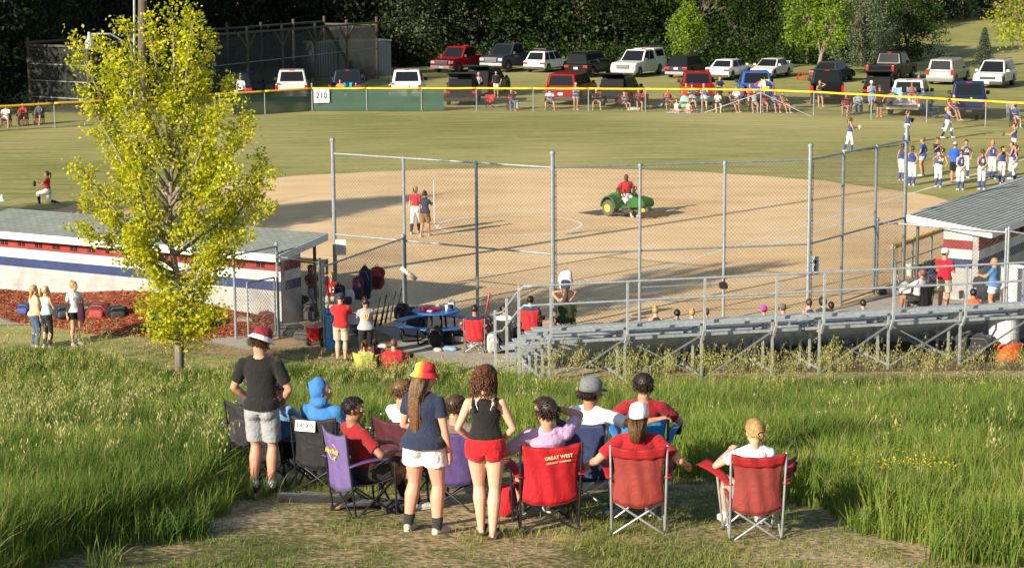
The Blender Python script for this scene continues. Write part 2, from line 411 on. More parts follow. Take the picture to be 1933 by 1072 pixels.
# backstop
BS = [(-5.0, 56.4), (-2.95, 55.1), (-.93, 53.8), (1.09, 52.5), (3.41, 52.95), (5.70, 53.45), (8.05, 53.95), (9.22, 55.6), (10.45, 57.35), (11.63, 59.05)]
bs = empty('backstop', (1.09, 52.5, 0), 0, 'tall galvanized chain-link backstop of three panels behind home plate', 'backstop')
bs.location = (0, 0, 0)
for k, P in enumerate(BS): post(P, 4.65 if k % 3 == 0 else 4.25, .058 if k % 3 == 0 else .042, bs)
for k in range(0, 9, 3):
    for z in (4.27, 1.98): rail((*BS[k], z), (*BS[k+3], z), .026, bs)
rail((*BS[4], 1.0), (*BS[5], 1.0), .022, bs); rail((*BS[7], .08), (*BS[9], .08), .022, bs)
for k in range(0, 9, 3):
    wiremesh('wire_mesh', [(BS[k]+(0,), BS[k+3]+(0,), .05, 4.26)], bs, pitch=.075, r=.0028)
for k in (3, 6):   # tie wires seen as a dark second line
    q = V((*BS[k], 0)); mb = MB(); mb.tube([q+V((.09, .02, .1)), q+V((.09, .02, 4.2))], .009, 5)
    for j in range(14): mb.tube([q+V((-.06, -.03, .3+j*.29)), q+V((.1, .0, .3+j*.29))], .012, 5)
    mb.build('tension_bar', mat('metal', (.13, .13, .13)), bs)
def lowfence(name, pts, h, label, grp=None, pitch=.075, rl=True, mid=None, yel=False, hs=None):
    e = empty(name, (0, 0, 0), 0, label, 'fence', grp)
    for k, P in enumerate(pts):
        if P is not None and len(P) == 2: post(P, (hs[k] if hs else h)+.06, .036, e)
    for a, b in zip(pts, pts[1:]):
        rail((a[0], a[1], h), (b[0], b[1], h), .024, e)
        if mid: rail((a[0], a[1], mid), (b[0], b[1], mid), .018, e)
        if yel:
            mb = MB(); mb.tube([(a[0], a[1], h+.03), (b[0], b[1], h+.03)], .075, 10); mb.build('rail_cover', YEL, e)
        wiremesh('wire_mesh', [((a[0], a[1], 0), (b[0], b[1], 0), .04, h-.01)], e, pitch=pitch)
    return e
FA = (-4.76, 50.17); FB = (-6.05, 51.35); FC = (-7.15, 51.24); FD = (-6.22, 52.75)
lowfence('chain_link_fence', [FA, (-2.99, 54.98)], 2.06, 'shoulder-high chain-link fence with hanging bags, blue barrel to backstop')
lowfence('chain_link_fence', [FB, (FA[0]-.08, FA[1]+.07)], 2.15, 'chain-link fence panel left of the blue barrel at the dugout entrance')
lowfence('chain_link_fence', [FC, FD], 2.2, 'chain-link fence panel beside the mulch at the near end of the left dugout')
g = empty('gate', (0, 0, 0), 0, 'open narrow chain-link gate leaf by the left dugout', 'gate')
GA, GB = (-6.12, 51.25), (-6.72, 50.45)
for q in (GA, GB): rail((*q, .08), (*q, 1.62), .022, g, 'frame')
rail((*GA, 1.62), (*GB, 1.62), .022, g, 'frame'); rail((*GA, .1), (*GB, .1), .022, g, 'frame')
wiremesh('wire_mesh', [((*GA, 0), (*GB, 0), .1, 1.6)], g, pitch=.075)
lowfence('chain_link_fence', [(10.52, 57.3), (13.67, 55.08)], 2.1, 'chain-link fence running from the backstop to the right dugout')
lowfence('chain_link_fence', [(13.72, 55.0), (16.5, 50.0)], 2.15, 'chain-link fence going off right beside the white barrel')
yf = [(11.25, 58.75), (12.1, 60.1), (12.95, 61.45), (13.8, 62.8)]
lowfence('dugout_fence', yf, 1.12, 'waist-high fence with faded yellow rail cover in front of the right dugout', mid=.62, yel=True)
lowfence('dugout_fence', [(-5.25, 56.6), (-7.9, 58.1), (-10.5, 59.6)], 1.12, 'waist-high fence with dull yellow rail cover in front of the left dugout', yel=True)
# outfield fence
OF = [(-34.5, 105.0), (-31.2, 107.4), (-28.0, 109.6), (-25.25, 111.6), (-22.6, 113.5), (-19.9, 115.5), (-17.2, 117.5), (-14.55, 119.5), (-11.95, 121.6), (-8.64, 121.35), (-5.34, 121.1), (-2.03, 120.8), (1.36, 120.3), (4.64, 119.9), (7.98, 119.3), (11.29, 118.8), (14.65, 118.0), (17.46, 116.1), (20.32, 113.5), (22.97, 111.2), (25.66, 108.8), (28.4, 106.5), (31.2, 104.1)]
of = empty('outfield_fence', (0, 0, 0), 0, 'long low outfield fence with bright yellow cover along its top', 'fence')
for k, P in enumerate(OF): post(P, 1.36 if k not in (8, 16) else 1.62, .032 if k not in (8, 16) else .045, of)
def railcover(a, b):
    mb = MB(); n = 10; pts = []
    for i in range(n+1):
        t = i/n; p = V(a).lerp(V(b), t); pts.append((p.x, p.y, 1.37 - .012*math.sin(PI*t) + random.uniform(-.006, .006)))
    mb.tube(pts, .062, 9); return mb.build('rail_cover', YEL, of, smooth=True)
for a, b in zip(OF, OF[1:]): railcover((*a, 0), (*b, 0))
wiremesh('wire_mesh', [((*a, 0), (*b, 0), .03, 1.33) for a, b in zip(OF, OF[1:])], of, pitch=.085, r=.0036)
def screenmat(name, col, op):
    m, t, b = newmat(name); N, L = t.nodes, t.links; b.inputs['Base Color'].default_value = (*col, 1); b.inputs['Roughness'].default_value = .8
    tr = N.new('ShaderNodeBsdfTransparent'); ms = N.new('ShaderNodeMixShader'); ms.inputs[0].default_value = op
    tc = N.new('ShaderNodeTexCoord'); n = N.new('ShaderNodeTexNoise'); n.inputs['Scale'].default_value = .9; n.inputs['Detail'].default_value = 3
    L.new(tc.outputs['Object'], n.inputs['Vector']); mr = N.new('ShaderNodeMapRange'); mr.inputs['To Min'].default_value = op-.1; mr.inputs['To Max'].default_value = op+.08
    mr.inputs['From Min'].default_value = .3; mr.inputs['From Max'].default_value = .7
    L.new(n.outputs['Fac'], mr.inputs[0]); L.new(mr.outputs[0], ms.inputs[0])
    L.new(tr.outputs[0], ms.inputs[1]); L.new(b.outputs[0], ms.inputs[2]); L.new(ms.outputs[0], N['Material Output'].inputs[0]); return m
WS = screenmat('windscreen', (.028, .095, .068), .90)
for a, b in [(OF[6], OF[8]), (OF[8], V((-4.0, 121.0)))]:
    a, b = V((*a, 0)), V((*b, 0)); n = V((a.y-b.y, b.x-a.x, 0)).normalized()*.03; mb = MB(); k = 14
    if a.x < -13: a = a.lerp(b, .18)
    vs = []
    for i in range(k+1):
        p = a.lerp(b, i/k)+n*(1+.3*math.sin(i*1.9)); vs += [(p.x, p.y, .03), (p.x, p.y, 1.31)]
    mb.add([V(q) for q in vs], [(2*i, 2*i+2, 2*i+3, 2*i+1) for i in range(k)])
    w = mb.build('windscreen', WS, of, fix=False)
sg = empty('distance_sign', (-11.36, 121.42, 0), 0, 'white board reading 210 on the yellow-topped outfield fence', 'sign')
mb = MB(); mb.box((0, 0, .93), (.93, .012, .82)); mb.build('board', mat('plastic', (.78, .78, .78), .6), sg)
text('lettering', '210', .52, mat('plastic', (.02, .05, .22)), sg, (0, -.012, .93), (PI/2, 0, 0), .003, .012, .88)
def guy(a, b): rail(a, b, .02, of, 'brace')
guy((14.65, 118.0, 1.2), G(1330, 212)+V((0, -.3, 0))); guy((14.65, 118.0, 1.2), G(1532, 221))
# ------------------------------------------------------------------ dugouts
def stripe_wall(name, a, b, bands, t, parent, nrm):
    """wall from a to b built of stacked painted courses"""
    a, b = V(a), V(b); n = V(nrm); e = None
    for (z0, z1, m, nm) in bands:
        mb = MB(); q = [a, b, b+n*t, a+n*t]
        mb.poly([(p.x, p.y) for p in q], z0, z1); mb.build(nm, m, parent)
def blockmat(name, col):
    m, t, b = newmat(name); N, L = t.nodes, t.links
    tc = N.new('ShaderNodeTexCoord'); n = N.new('ShaderNodeTexNoise'); n.inputs['Scale'].default_value = 2.2; n.inputs['Detail'].default_value = 6
    L.new(tc.outputs['Object'], n.inputs['Vector'])
    wv = N.new('ShaderNodeTexWave'); wv.wave_type = 'BANDS'; wv.bands_direction = 'Z'; wv.inputs['Scale'].default_value = 1.6; wv.wave_profile = 'SAW'
    L.new(tc.outputs['Object'], wv.inputs['Vector'])
    mr = N.new('ShaderNodeMapRange'); mr.inputs['From Min'].default_value = .3; mr.inputs['From Max'].default_value = .7; mr.inputs['To Min'].default_value = .72; mr.inputs['To Max'].default_value = 1.12
    L.new(n.outputs['Fac'], mr.inputs[0]); sc = N.new('ShaderNodeVectorMath'); sc.operation = 'SCALE'; sc.inputs[0].default_value = col
    L.new(mr.outputs[0], sc.inputs['Scale']); L.new(sc.outputs[0], b.inputs['Base Color']); b.inputs['Roughness'].default_value = .8
    gt = N.new('ShaderNodeMath'); gt.operation = 'GREATER_THAN'; gt.inputs[1].default_value = .95; L.new(wv.outputs['Fac'], gt.inputs[0])
    bp = N.new('ShaderNodeBump'); bp.invert = True; bp.inputs['Strength'].default_value = .5; bp.inputs['Distance'].default_value = .01
    L.new(gt.outputs[0], bp.inputs['Height']); L.new(bp.outputs[0], b.inputs['Normal']); return m
BRED, BWH, BNV, BGR = blockmat('red_paint', (.25, .028, .024)), blockmat('white_paint', (.62, .62, .60)), blockmat('navy_paint', (.02, .04, .13)), blockmat('grey_paint', (.37, .375, .37))
def shingmat():
    m, t, b = newmat('shingles'); N, L = t.nodes, t.links
    tc = N.new('ShaderNodeTexCoord'); br = N.new('ShaderNodeTexBrick'); br.inputs['Scale'].default_value = 1
    br.inputs['Brick Width'].default_value = .30; br.inputs['Row Height'].default_value = .14; br.inputs['Mortar Size'].default_value = .012
    br.inputs['Color1'].default_value = (.37, .41, .38, 1); br.inputs['Color2'].default_value = (.27, .31, .29, 1); br.inputs['Mortar'].default_value = (.10, .12, .11, 1)
    br.inputs['Bias'].default_value = -.2
    L.new(tc.outputs['UV'], br.inputs['Vector'])
    n = N.new('ShaderNodeTexNoise'); n.inputs['Scale'].default_value = 30; L.new(tc.outputs['UV'], n.inputs['Vector'])
    n2 = N.new('ShaderNodeTexNoise'); n2.inputs['Scale'].default_value = 1.5; L.new(tc.outputs['UV'], n2.inputs['Vector'])
    mx = N.new('ShaderNodeMix'); mx.data_type = 'RGBA'; mx.blend_type = 'MULTIPLY'; mx.inputs[0].default_value = .6
    L.new(br.outputs['Color'], mx.inputs[6])
    ad = N.new('ShaderNodeMath'); ad.operation = 'ADD'; L.new(n.outputs['Fac'], ad.inputs[0]); L.new(n2.outputs['Fac'], ad.inputs[1])
    L.new(ad.outputs[0], mx.inputs[7]); L.new(mx.outputs[2], b.inputs['Base Color']); b.inputs['Roughness'].default_value = .9
    bp = N.new('ShaderNodeBump'); bp.inputs['Strength'].default_value = .7; bp.inputs['Distance'].default_value = .012; L.new(br.outputs['Fac'], bp.inputs['Height']); bp.invert = True
    L.new(bp.outputs[0], b.inputs['Normal']); return m
SHG = shingmat()
def dugout(N0, dl, dn, Ln, w, zl, zh, label, wallx):
    """N0 near low eave corner, dl along the back wall, dn towards the field"""
    e = empty('dugout', (0, 0, 0), 0, label, 'dugout'); N0, dl, dn = V(N0), V(dl), V(dn)
    A, B = N0, N0+dl*Ln; C, D = B+dn*w, A+dn*w
    # shingled slab with its overhang, in real UVs
    me = bpy.data.meshes.new('roof'); nrow = max(2, int(w/.14)); vs = []; fs = []; uv = []
    for k in range(nrow):
        t0, t1 = k/nrow, (k+1)/nrow; z0, z1 = zl+(zh-zl)*t0, zl+(zh-zl)*t1
        p = [A+dn*w*t0+V((0, 0, z0+.018)), B+dn*w*t0+V((0, 0, z0+.018)), B+dn*w*t1+V((0, 0, z1)), A+dn*w*t1+V((0, 0, z1))]
        i = len(vs); vs += p + [A+dn*w*t0+V((0, 0, z0-.004)), B+dn*w*t0+V((0, 0, z0-.004))]
        fs += [(i, i+1, i+2, i+3), (i+4, i+5, i+1, i)]; s0, s1 = k*.14+.006, (k+1)*.14
        uv += [(0, s0), (Ln, s0), (Ln, s1), (0, s1), (0, s0), (Ln, s0), (Ln, s0), (0, s0)]
    me.from_pydata([tuple(q) for q in vs], [], fs); ul = me.uv_layers.new(); 
    for q, c in zip(ul.data, uv): q.uv = c
    me.materials.append(SHG); o = bpy.data.objects.new('roof', me); COL.objects.link(o); o.parent = e
    mb = MB(); q = [A, B, C, D]; zz = [zl-.03, zl-.03, zh-.03, zh-.03]
    ins = .02
    mb.add([V((p.x, p.y, z)) for p, z in zip(q, zz)]+[V((p.x, p.y, z-.05)) for p, z in zip(q, zz)], [(3, 2, 1, 0), (4, 5, 6, 7), (0, 1, 5, 4), (1, 2, 6, 5), (2, 3, 7, 6), (3, 0, 4, 7)])
    mb.build('roof_deck', mat('wood', (.45, .45, .44)), o)
    FW = mat('plastic', (.78, .78, .77), .6)
    for (p, q2, z0, z1, s) in ((A, B, zl, zl, -1), (A, D, zl, zh, 0), (D, C, zh, zh, 1)):
        off = (-dn*.03 if s == -1 else (dn*.03 if s == 1 else -dl*.03)); mb = MB()
        a, b = p+off, q2+off; h = .2
        t = off.normalized()*.03
        vs = [a+V((0, 0, z0+.0)), b+V((0, 0, z1+.0)), b+V((0, 0, z1-h)), a+V((0, 0, z0-h))]
        mb.add(vs+[x-t for x in vs], [(0, 1, 2, 3), (7, 6, 5, 4), (0, 4, 5, 1), (1, 5, 6, 2), (2, 6, 7, 3), (3, 7, 4, 0)])
        mb.build('fascia', FW, e)
    # back wall and end wall
    a = A+dn*.42+dl*.25; b = B+dn*.42-dl*.2; top = zl-.02
    bands = [(-.3, .93, BGR, 'grey_course'), (.93, 1.19, BNV, 'navy_stripe'), (1.19, 1.46, BWH, 'white_stripe'), (1.46, top, BRED, 'red_stripe')]
    wl = MB(); wl.poly([((a+dn*.02).x, (a+dn*.02).y), ((b+dn*.02).x, (b+dn*.02).y), ((b+dn*.18).x, (b+dn*.18).y), ((a+dn*.18).x, (a+dn*.18).y)], -.3, top-.01)
    wo = wl.build('wall', BGR, e)
    stripe_wall('w', a, b, bands, .018, wo, dn)
    L_ = (b-a).length; n = int(L_/.62); vm = MB()
    for k in range(1, n):
        for s in (-.075, .075):
            c = a+dl*(L_*k/n+s)-dn*.004; vm.box((c.x, c.y, 1.60), (.10, .03, .11), math.atan2(dl.y, dl.x))
    vm.build('vent', mat('plastic', (.012, .01, .01), .9), wo)
    # end walls
    for s, org in ((0, a), (1, b-dl*.2)):
        c0 = org+dn*.19; c1 = org+dn*(.19+wallx); bands2 = bands[:3]+[(1.46, 1.72, BRED, 'red_stripe'), (1.72, zl+.04, BWH, 'white_stripe')]
        for (z0, z1, m, nm) in bands2:
            mb = MB(); mb.poly([((c0).x, (c0).y), (c1.x, c1.y), ((c1+dl*.2).x, (c1+dl*.2).y), ((c0+dl*.2).x, (c0+dl*.2).y)], z0, z1); mb.build('end_'+nm, m, wo)
    np_ = 5
    for k in range(np_):
        p = D + dl*(.3+(Ln-.6)*k/(np_-1)) - dn*.2; mb = MB(); mb.tube([(p.x, p.y, 0), (p.x, p.y, zh-.08)], .045, 8); mb.build('roof_post', mat('metal', (.12, .12, .11)), e)
    bn = MB(); c = a+dn*.55+dl*L_/2; bn.box((c.x, c.y, .45), (L_-.6, .3, .04), math.atan2(dl.y, dl.x)); bn.box((c.x, c.y, .21), (L_-1, .06, .42), math.atan2(dl.y, dl.x)); bn.build('bench', mat('wood', (.2, .16, .1)), e)
    return e
dugout((-6.15, 52.6, 0), V((-.875, .484, 0)).normalized(), V((.484, .875, 0)).normalized(), 11.5, 2.3, 2.0, 2.28, 'left dugout with grey shingle roof, its striped white wall rising from the mulch', .75)
dugout((13.35, 55.5, 0), D1, V((-.847, .531, 0)).normalized(), 11, 2.45, 2.08, 2.38, 'right dugout with grey shingle roof behind the bleachers', .85)
# mulch mound
def mulch():
    dl = V((-.875, .484, 0)).normalized(); dn = V((-.484, -.875, 0)).normalized(); A = V((-6.6, 52.9, 0))+V((.05, .1, 0))
    nx, ny = 60, 14; vs = []; rows = []
    for j in range(ny):
        for i in range(nx):
            s = i/(nx-1)*10.4-.5; t = j/(ny-1); wdt = 3.0 - .9*math.sin(min(1, max(0, (s-6)/4))*PI/2) + .15*math.sin(s*2.1) - 1.0*max(0, 1-s/1.5)
            p = A+dl*s+dn*(t*wdt-.12)
            h = (.18+.35*math.exp(-((s-4.2)/2.4)**2))*(1-t)**1.3*min(1, (s+.6)/.8)+.05*(1-t)+.012*math.sin(s*9)*math.sin(t*14)
            vs.append((p.x, p.y, max(-.01, h-.03*(t > .97))+.02*(1-t)))
    i = np.arange((ny-1)*nx).reshape(ny-1, nx)[:, :-1].ravel()
    o = npmesh('mulch', np.array(vs), np.stack([i, i+1, i+1+nx, i+nx], -1), MUL, smooth=True); tag(o, 'red wood mulch mounded along the left dugout wall', 'mulch', kind='stuff')
    VV = np.array(vs).reshape(ny, nx, 3); ch = []; N = 9000
    a = RNG.random(N)*(nx-1.01); b = RNG.random(N)*(ny-1.01); ia = a.astype(int); ib = b.astype(int); fa = (a-ia)[:, None]; fb = (b-ib)[:, None]
    P = (VV[ib, ia]*(1-fa)*(1-fb)+VV[ib, ia+1]*fa*(1-fb)+VV[ib+1, ia]*(1-fa)*fb+VV[ib+1, ia+1]*fa*fb)
    P[:, 2] += .012; ang = RNG.random(N)*2*PI; L = .02+.05*RNG.random(N); w = .008+.012*RNG.random(N); tz = (RNG.random(N)-.3)*.03
    dx = np.stack([np.cos(ang)*L, np.sin(ang)*L, tz], -1); dy = np.stack([-np.sin(ang)*w, np.cos(ang)*w, (RNG.random(N)-.5)*.015], -1)
    q = np.stack([P-dx-dy, P+dx-dy, P+dx+dy, P-dx+dy], 1).reshape(-1, 3)
    c = npmesh('mulch_chips', q, np.arange(4*N).reshape(N, 4), leafmat('mulch_chip', (.12, .03, .015), (.55, .2, .10), .0), o, rnd=np.repeat(RNG.random(N), 4))
mulch()
# ------------------------------------------------------------------ utility pole with lamp
up = empty('utility_pole', (-10.45, 56.15, .25), 0, 'tall weathered wooden pole with a street lamp arm beside the left dugout', 'pole')
mb = MB(); mb.tube([(0, 0, -.3), (.14, 0, 4), (.34, 0, 9), (.5, 0, 13.4)], [.18, .155, .115, .095], 14); mb.build('shaft', mat('wood', (.11, .09, .07)), up, smooth=True)  # shaft wood coloured darker to stand in for the shade on it
mb = MB(); mb.tube([(-.2, -.1, 0), (-.05, -.1, 4), (.15, -.1, 9.4)], .035, 8); mb.build('conduit', mat('metal', (.3, .33, .35)), up)
mb = MB(); mb.box((-.26, -.12, 1.8), (.26, .16, .36)); mb.box((-.2, -.14, 2.2), (.14, .1, .18)); mb.build('electric_box', mat('metal', (.28, .3, .31)), up, bevel=.01)
mb = MB(); az = 7.2; pts = [(.08, -.1, az-.75), (-.0, -.12, az-.35), (-.2, -.2, az+.0), (-.55, -.28, az+.22), (-1.05, -.33, az+.22)]; mb.tube(pts, .028, 8); mb.build('lamp_arm', GALV, up, smooth=True)
lm = MB(); c = V((-1.12, -.34, az-.02)); lm.lathe([(.02, .30), (.045, .29), (.045, .20), (.065, .19), (.075, .10), (.12, .05), (.14, -.02), (.125, -.04)], c, 16); lp = lm.build('lamp_head', mat('metal', (.55, .55, .52), .5), up, smooth=False)
gl = MB(); gl.lathe([(.125, -.04), (.13, -.08), (.12, -.17), (.09, -.18)], c, 16); gl.build('lamp_shade', mat('plastic', (.6, .6, .56), .3), lp, smooth=True)
# ------------------------------------------------------------------ batting cage
WD = mat('wood', (.085, .075, .06))
bc = empty('batting_cage', (0, 0, 0), 0, 'long netted batting cage on tall wooden posts at the wood edge', 'batting cage')
cb = V((-25.2, 120.8, 0)); cd = V((.475, .88, 0)).normalized(); cn = V((-cd.y, cd.x, 0)); CL = 32.4; NP = 8
for row in (0, 1):
    for k in range(NP+1):
        p = cb+cd*CL*k/NP+cn*4.6*row; h = 4.15+.06*((k*7) % 3)
        mb = MB(); mb.tube([(p.x, p.y, 0), (p.x, p.y, h+.3)], .10, 8); mb.build('post', WD, bc)
        for s in (-1, 1):
            if 0 <= k+s <= NP and row == 0: mb = MB(); a = p+V((0, 0, h-1.25)); b = p+cd*s*.95+V((0, 0, h-.15)); mb.beam(a, b, .12, .12); mb.build('brace', WD, bc)
    a = cb+cn*4.6*row+V((0, 0, 4.15)); mb = MB(); mb.beam(a-cn*.15*(1-2*row), a+cd*CL-cn*.15*(1-2*row), .28, .12); mb.build('beam', WD, bc)
for k in (0, NP):
    a = cb+cd*CL*k/NP+V((0, 0, 4.0)); mb = MB(); mb.beam(a, a+cn*4.6, .25, .12); mb.build('beam', WD, bc)
NET = screenmat('netting', (.03, .034, .031), .58)
mb = MB(); q = [cb, cb+cd*CL, cb+cd*CL+cn*4.6, cb+cn*4.6]
for a, b in ((q[0], q[1]), (q[1], q[2]), (q[2], q[3]), (q[3], q[0])):
    a = a.copy(); b = b.copy(); n = len(mb.v); K = 16
    for i in range(K+1): p = a.lerp(b, i/K); mb.v += [V((p.x, p.y, .03)), V((p.x, p.y, 3.95-.12*abs(math.sin(i*PI/2))))]
    mb.f += [(n+2*i, n+2*i+2, n+2*i+3, n+2*i+1) for i in range(K)]
mb.build('netting', NET, bc, fix=False)
for z in (.9, 1.9, 2.9): rail((q[3].x, q[3].y, z), (q[0].x, q[0].y, z-.05), .03, bc, 'pipe')
rail((q[0].x, q[0].y, 2.0), (q[1].x, q[1].y, 2.3), .025, bc, 'pipe')
# pale storage container behind the cage
sh = empty('shed', (-12.3, 153.0, 0), -.5, 'pale grey metal storage container standing behind the batting cage', 'shed')
mb = MB(); mb.box((0, 0, 1.3), (6.2, 2.4, 2.6)); mb.build('wall', mat('metal', (.17, .20, .235)), sh, bevel=.03)
mb = MB()
for k in range(30): mb.box((-3+k*.207, -1.215, 1.3), (.09, .03, 2.4))
mb.build('corrugation', mat('metal', (.15, .18, .21)), sh)
mb = MB(); mb.box((0, 0, 2.64), (6.3, 2.5, .07)); mb.build('roof', mat('metal', (.3, .33, .36)), sh)
# ------------------------------------------------------------------ bleachers
ALU = mat('metal', (.52, .57, .60), .5); ALD = mat('metal', (.44, .48, .51), .55)
LB = V((.972, .234, 0)).normalized(); PB = V((-.234, .972, 0)).normalized()
def bleacher(O, L, label, endl, frames):
    ang = math.atan2(LB.y, LB.x); e = empty('bleachers', O, -ang, label, 'bleachers')   # local x along, y towards the field
    NR = 6; rise, run = .204, .61
    def zs(k): return 1.47-rise*k
    for k in range(NR):
        y = k*run; mb = MB(); mb.box((L/2, y+.19, zs(k)-.02), (L, .25, .04))
        mb.box((L/2, y+.062, zs(k)-.045), (L, .006, .05))
        mb.build('seat_plank', ALU, e)
        mb = MB(); mb.box((L/2, y+run+.02-.12, zs(k)-.42), (L, .25, .035)); mb.box((L/2, y+run-.26, zs(k)-.39), (L, .015, .07)); mb.build('foot_plank', ALD, e)
    for s in frames:
        mb = MB()
        for k in range(NR):
            y = k*run+.2; mb.box((s, y, (zs(k)-.06)/2), (.05, .05, zs(k)-.06)); mb.box((s+.03, y, zs(k)-.06), (.07, .30, .05))
            mb.box((s+.03, y+.25, zs(k)-.46), (.05, .62, .05))
        mb.beam((s+.03, .2, .12), (s+.03, NR*run-.3, .12), .05, .05); mb.beam((s+.05, .2, 1.25), (s+.05, NR*run-.4, .25), .04, .04)
        mb.build('frame', ALD, e)
        mb = MB(); mb.beam((s-.05, -.02, 1.05), (s-.05, -.17, 1.28), .05, .05); mb.beam((s-.05, -.17, 1.28), (s-.05, -.17, 2.5), .05, .05); mb.build('rail_post', ALU, e)
    for z in (2.5, 2.06): mb = MB(); mb.tube([(-.1, -.17, z), (L+.05, -.17, z)], .026, 8); mb.build('guard_rail', ALU, e)
    for i, (a, b) in enumerate(zip(frames, frames[1:])):
        mb = MB()
        if i % 2 == 0: mb.beam((b, .13, 1.12), (a-.0, .13, .05), .05, .03); mb.beam((a, 1.4, .95), (b, 1.4, .05), .05, .03)
        else: mb.beam((a, .13, 1.1), (b, .13, .1), .045, .03); mb.beam((b, .17, 1.1), (a, .17, .1), .045, .03); mb.beam((a, 1.4, .95), (b, 1.4, .05), .05, .03)
        mb.build('cross_brace', mat('metal', (.26, .29, .30), .5), e)
    if endl:
        for z in (2.5, 2.06):
            mb = MB(); mb.tube([(-.1, -.17, z), (-.22, .0, z-.02), (-.28, .45, z-.25), (-.28, 1.9, z-.95), (-.28, NR*run-.5, z-1.25)], .026, 8); mb.build('guard_rail', ALU, e, smooth=True)
        for y, z in ((.0, 2.46), (1.2, 1.95), (2.4, 1.45)):
            mb = MB(); mb.beam((-.28, y+.3, 0.02), (-.28, y+.3, z), .055, .055); mb.build('rail_post', ALU, e)
    return e
BO = V((.50, 44.75, 0))
bleacher(BO, 6.6, 'left set of aluminium bleachers with stepped rail end by the concrete pad', True, [.4, 2.2, 4.05, 5.8])
bleacher(BO+LB*6.68, 8.2, 'right set of aluminium bleachers seen from behind, reaching out of view', False, [.3, 2.05, 3.9, 5.75, 7.6])
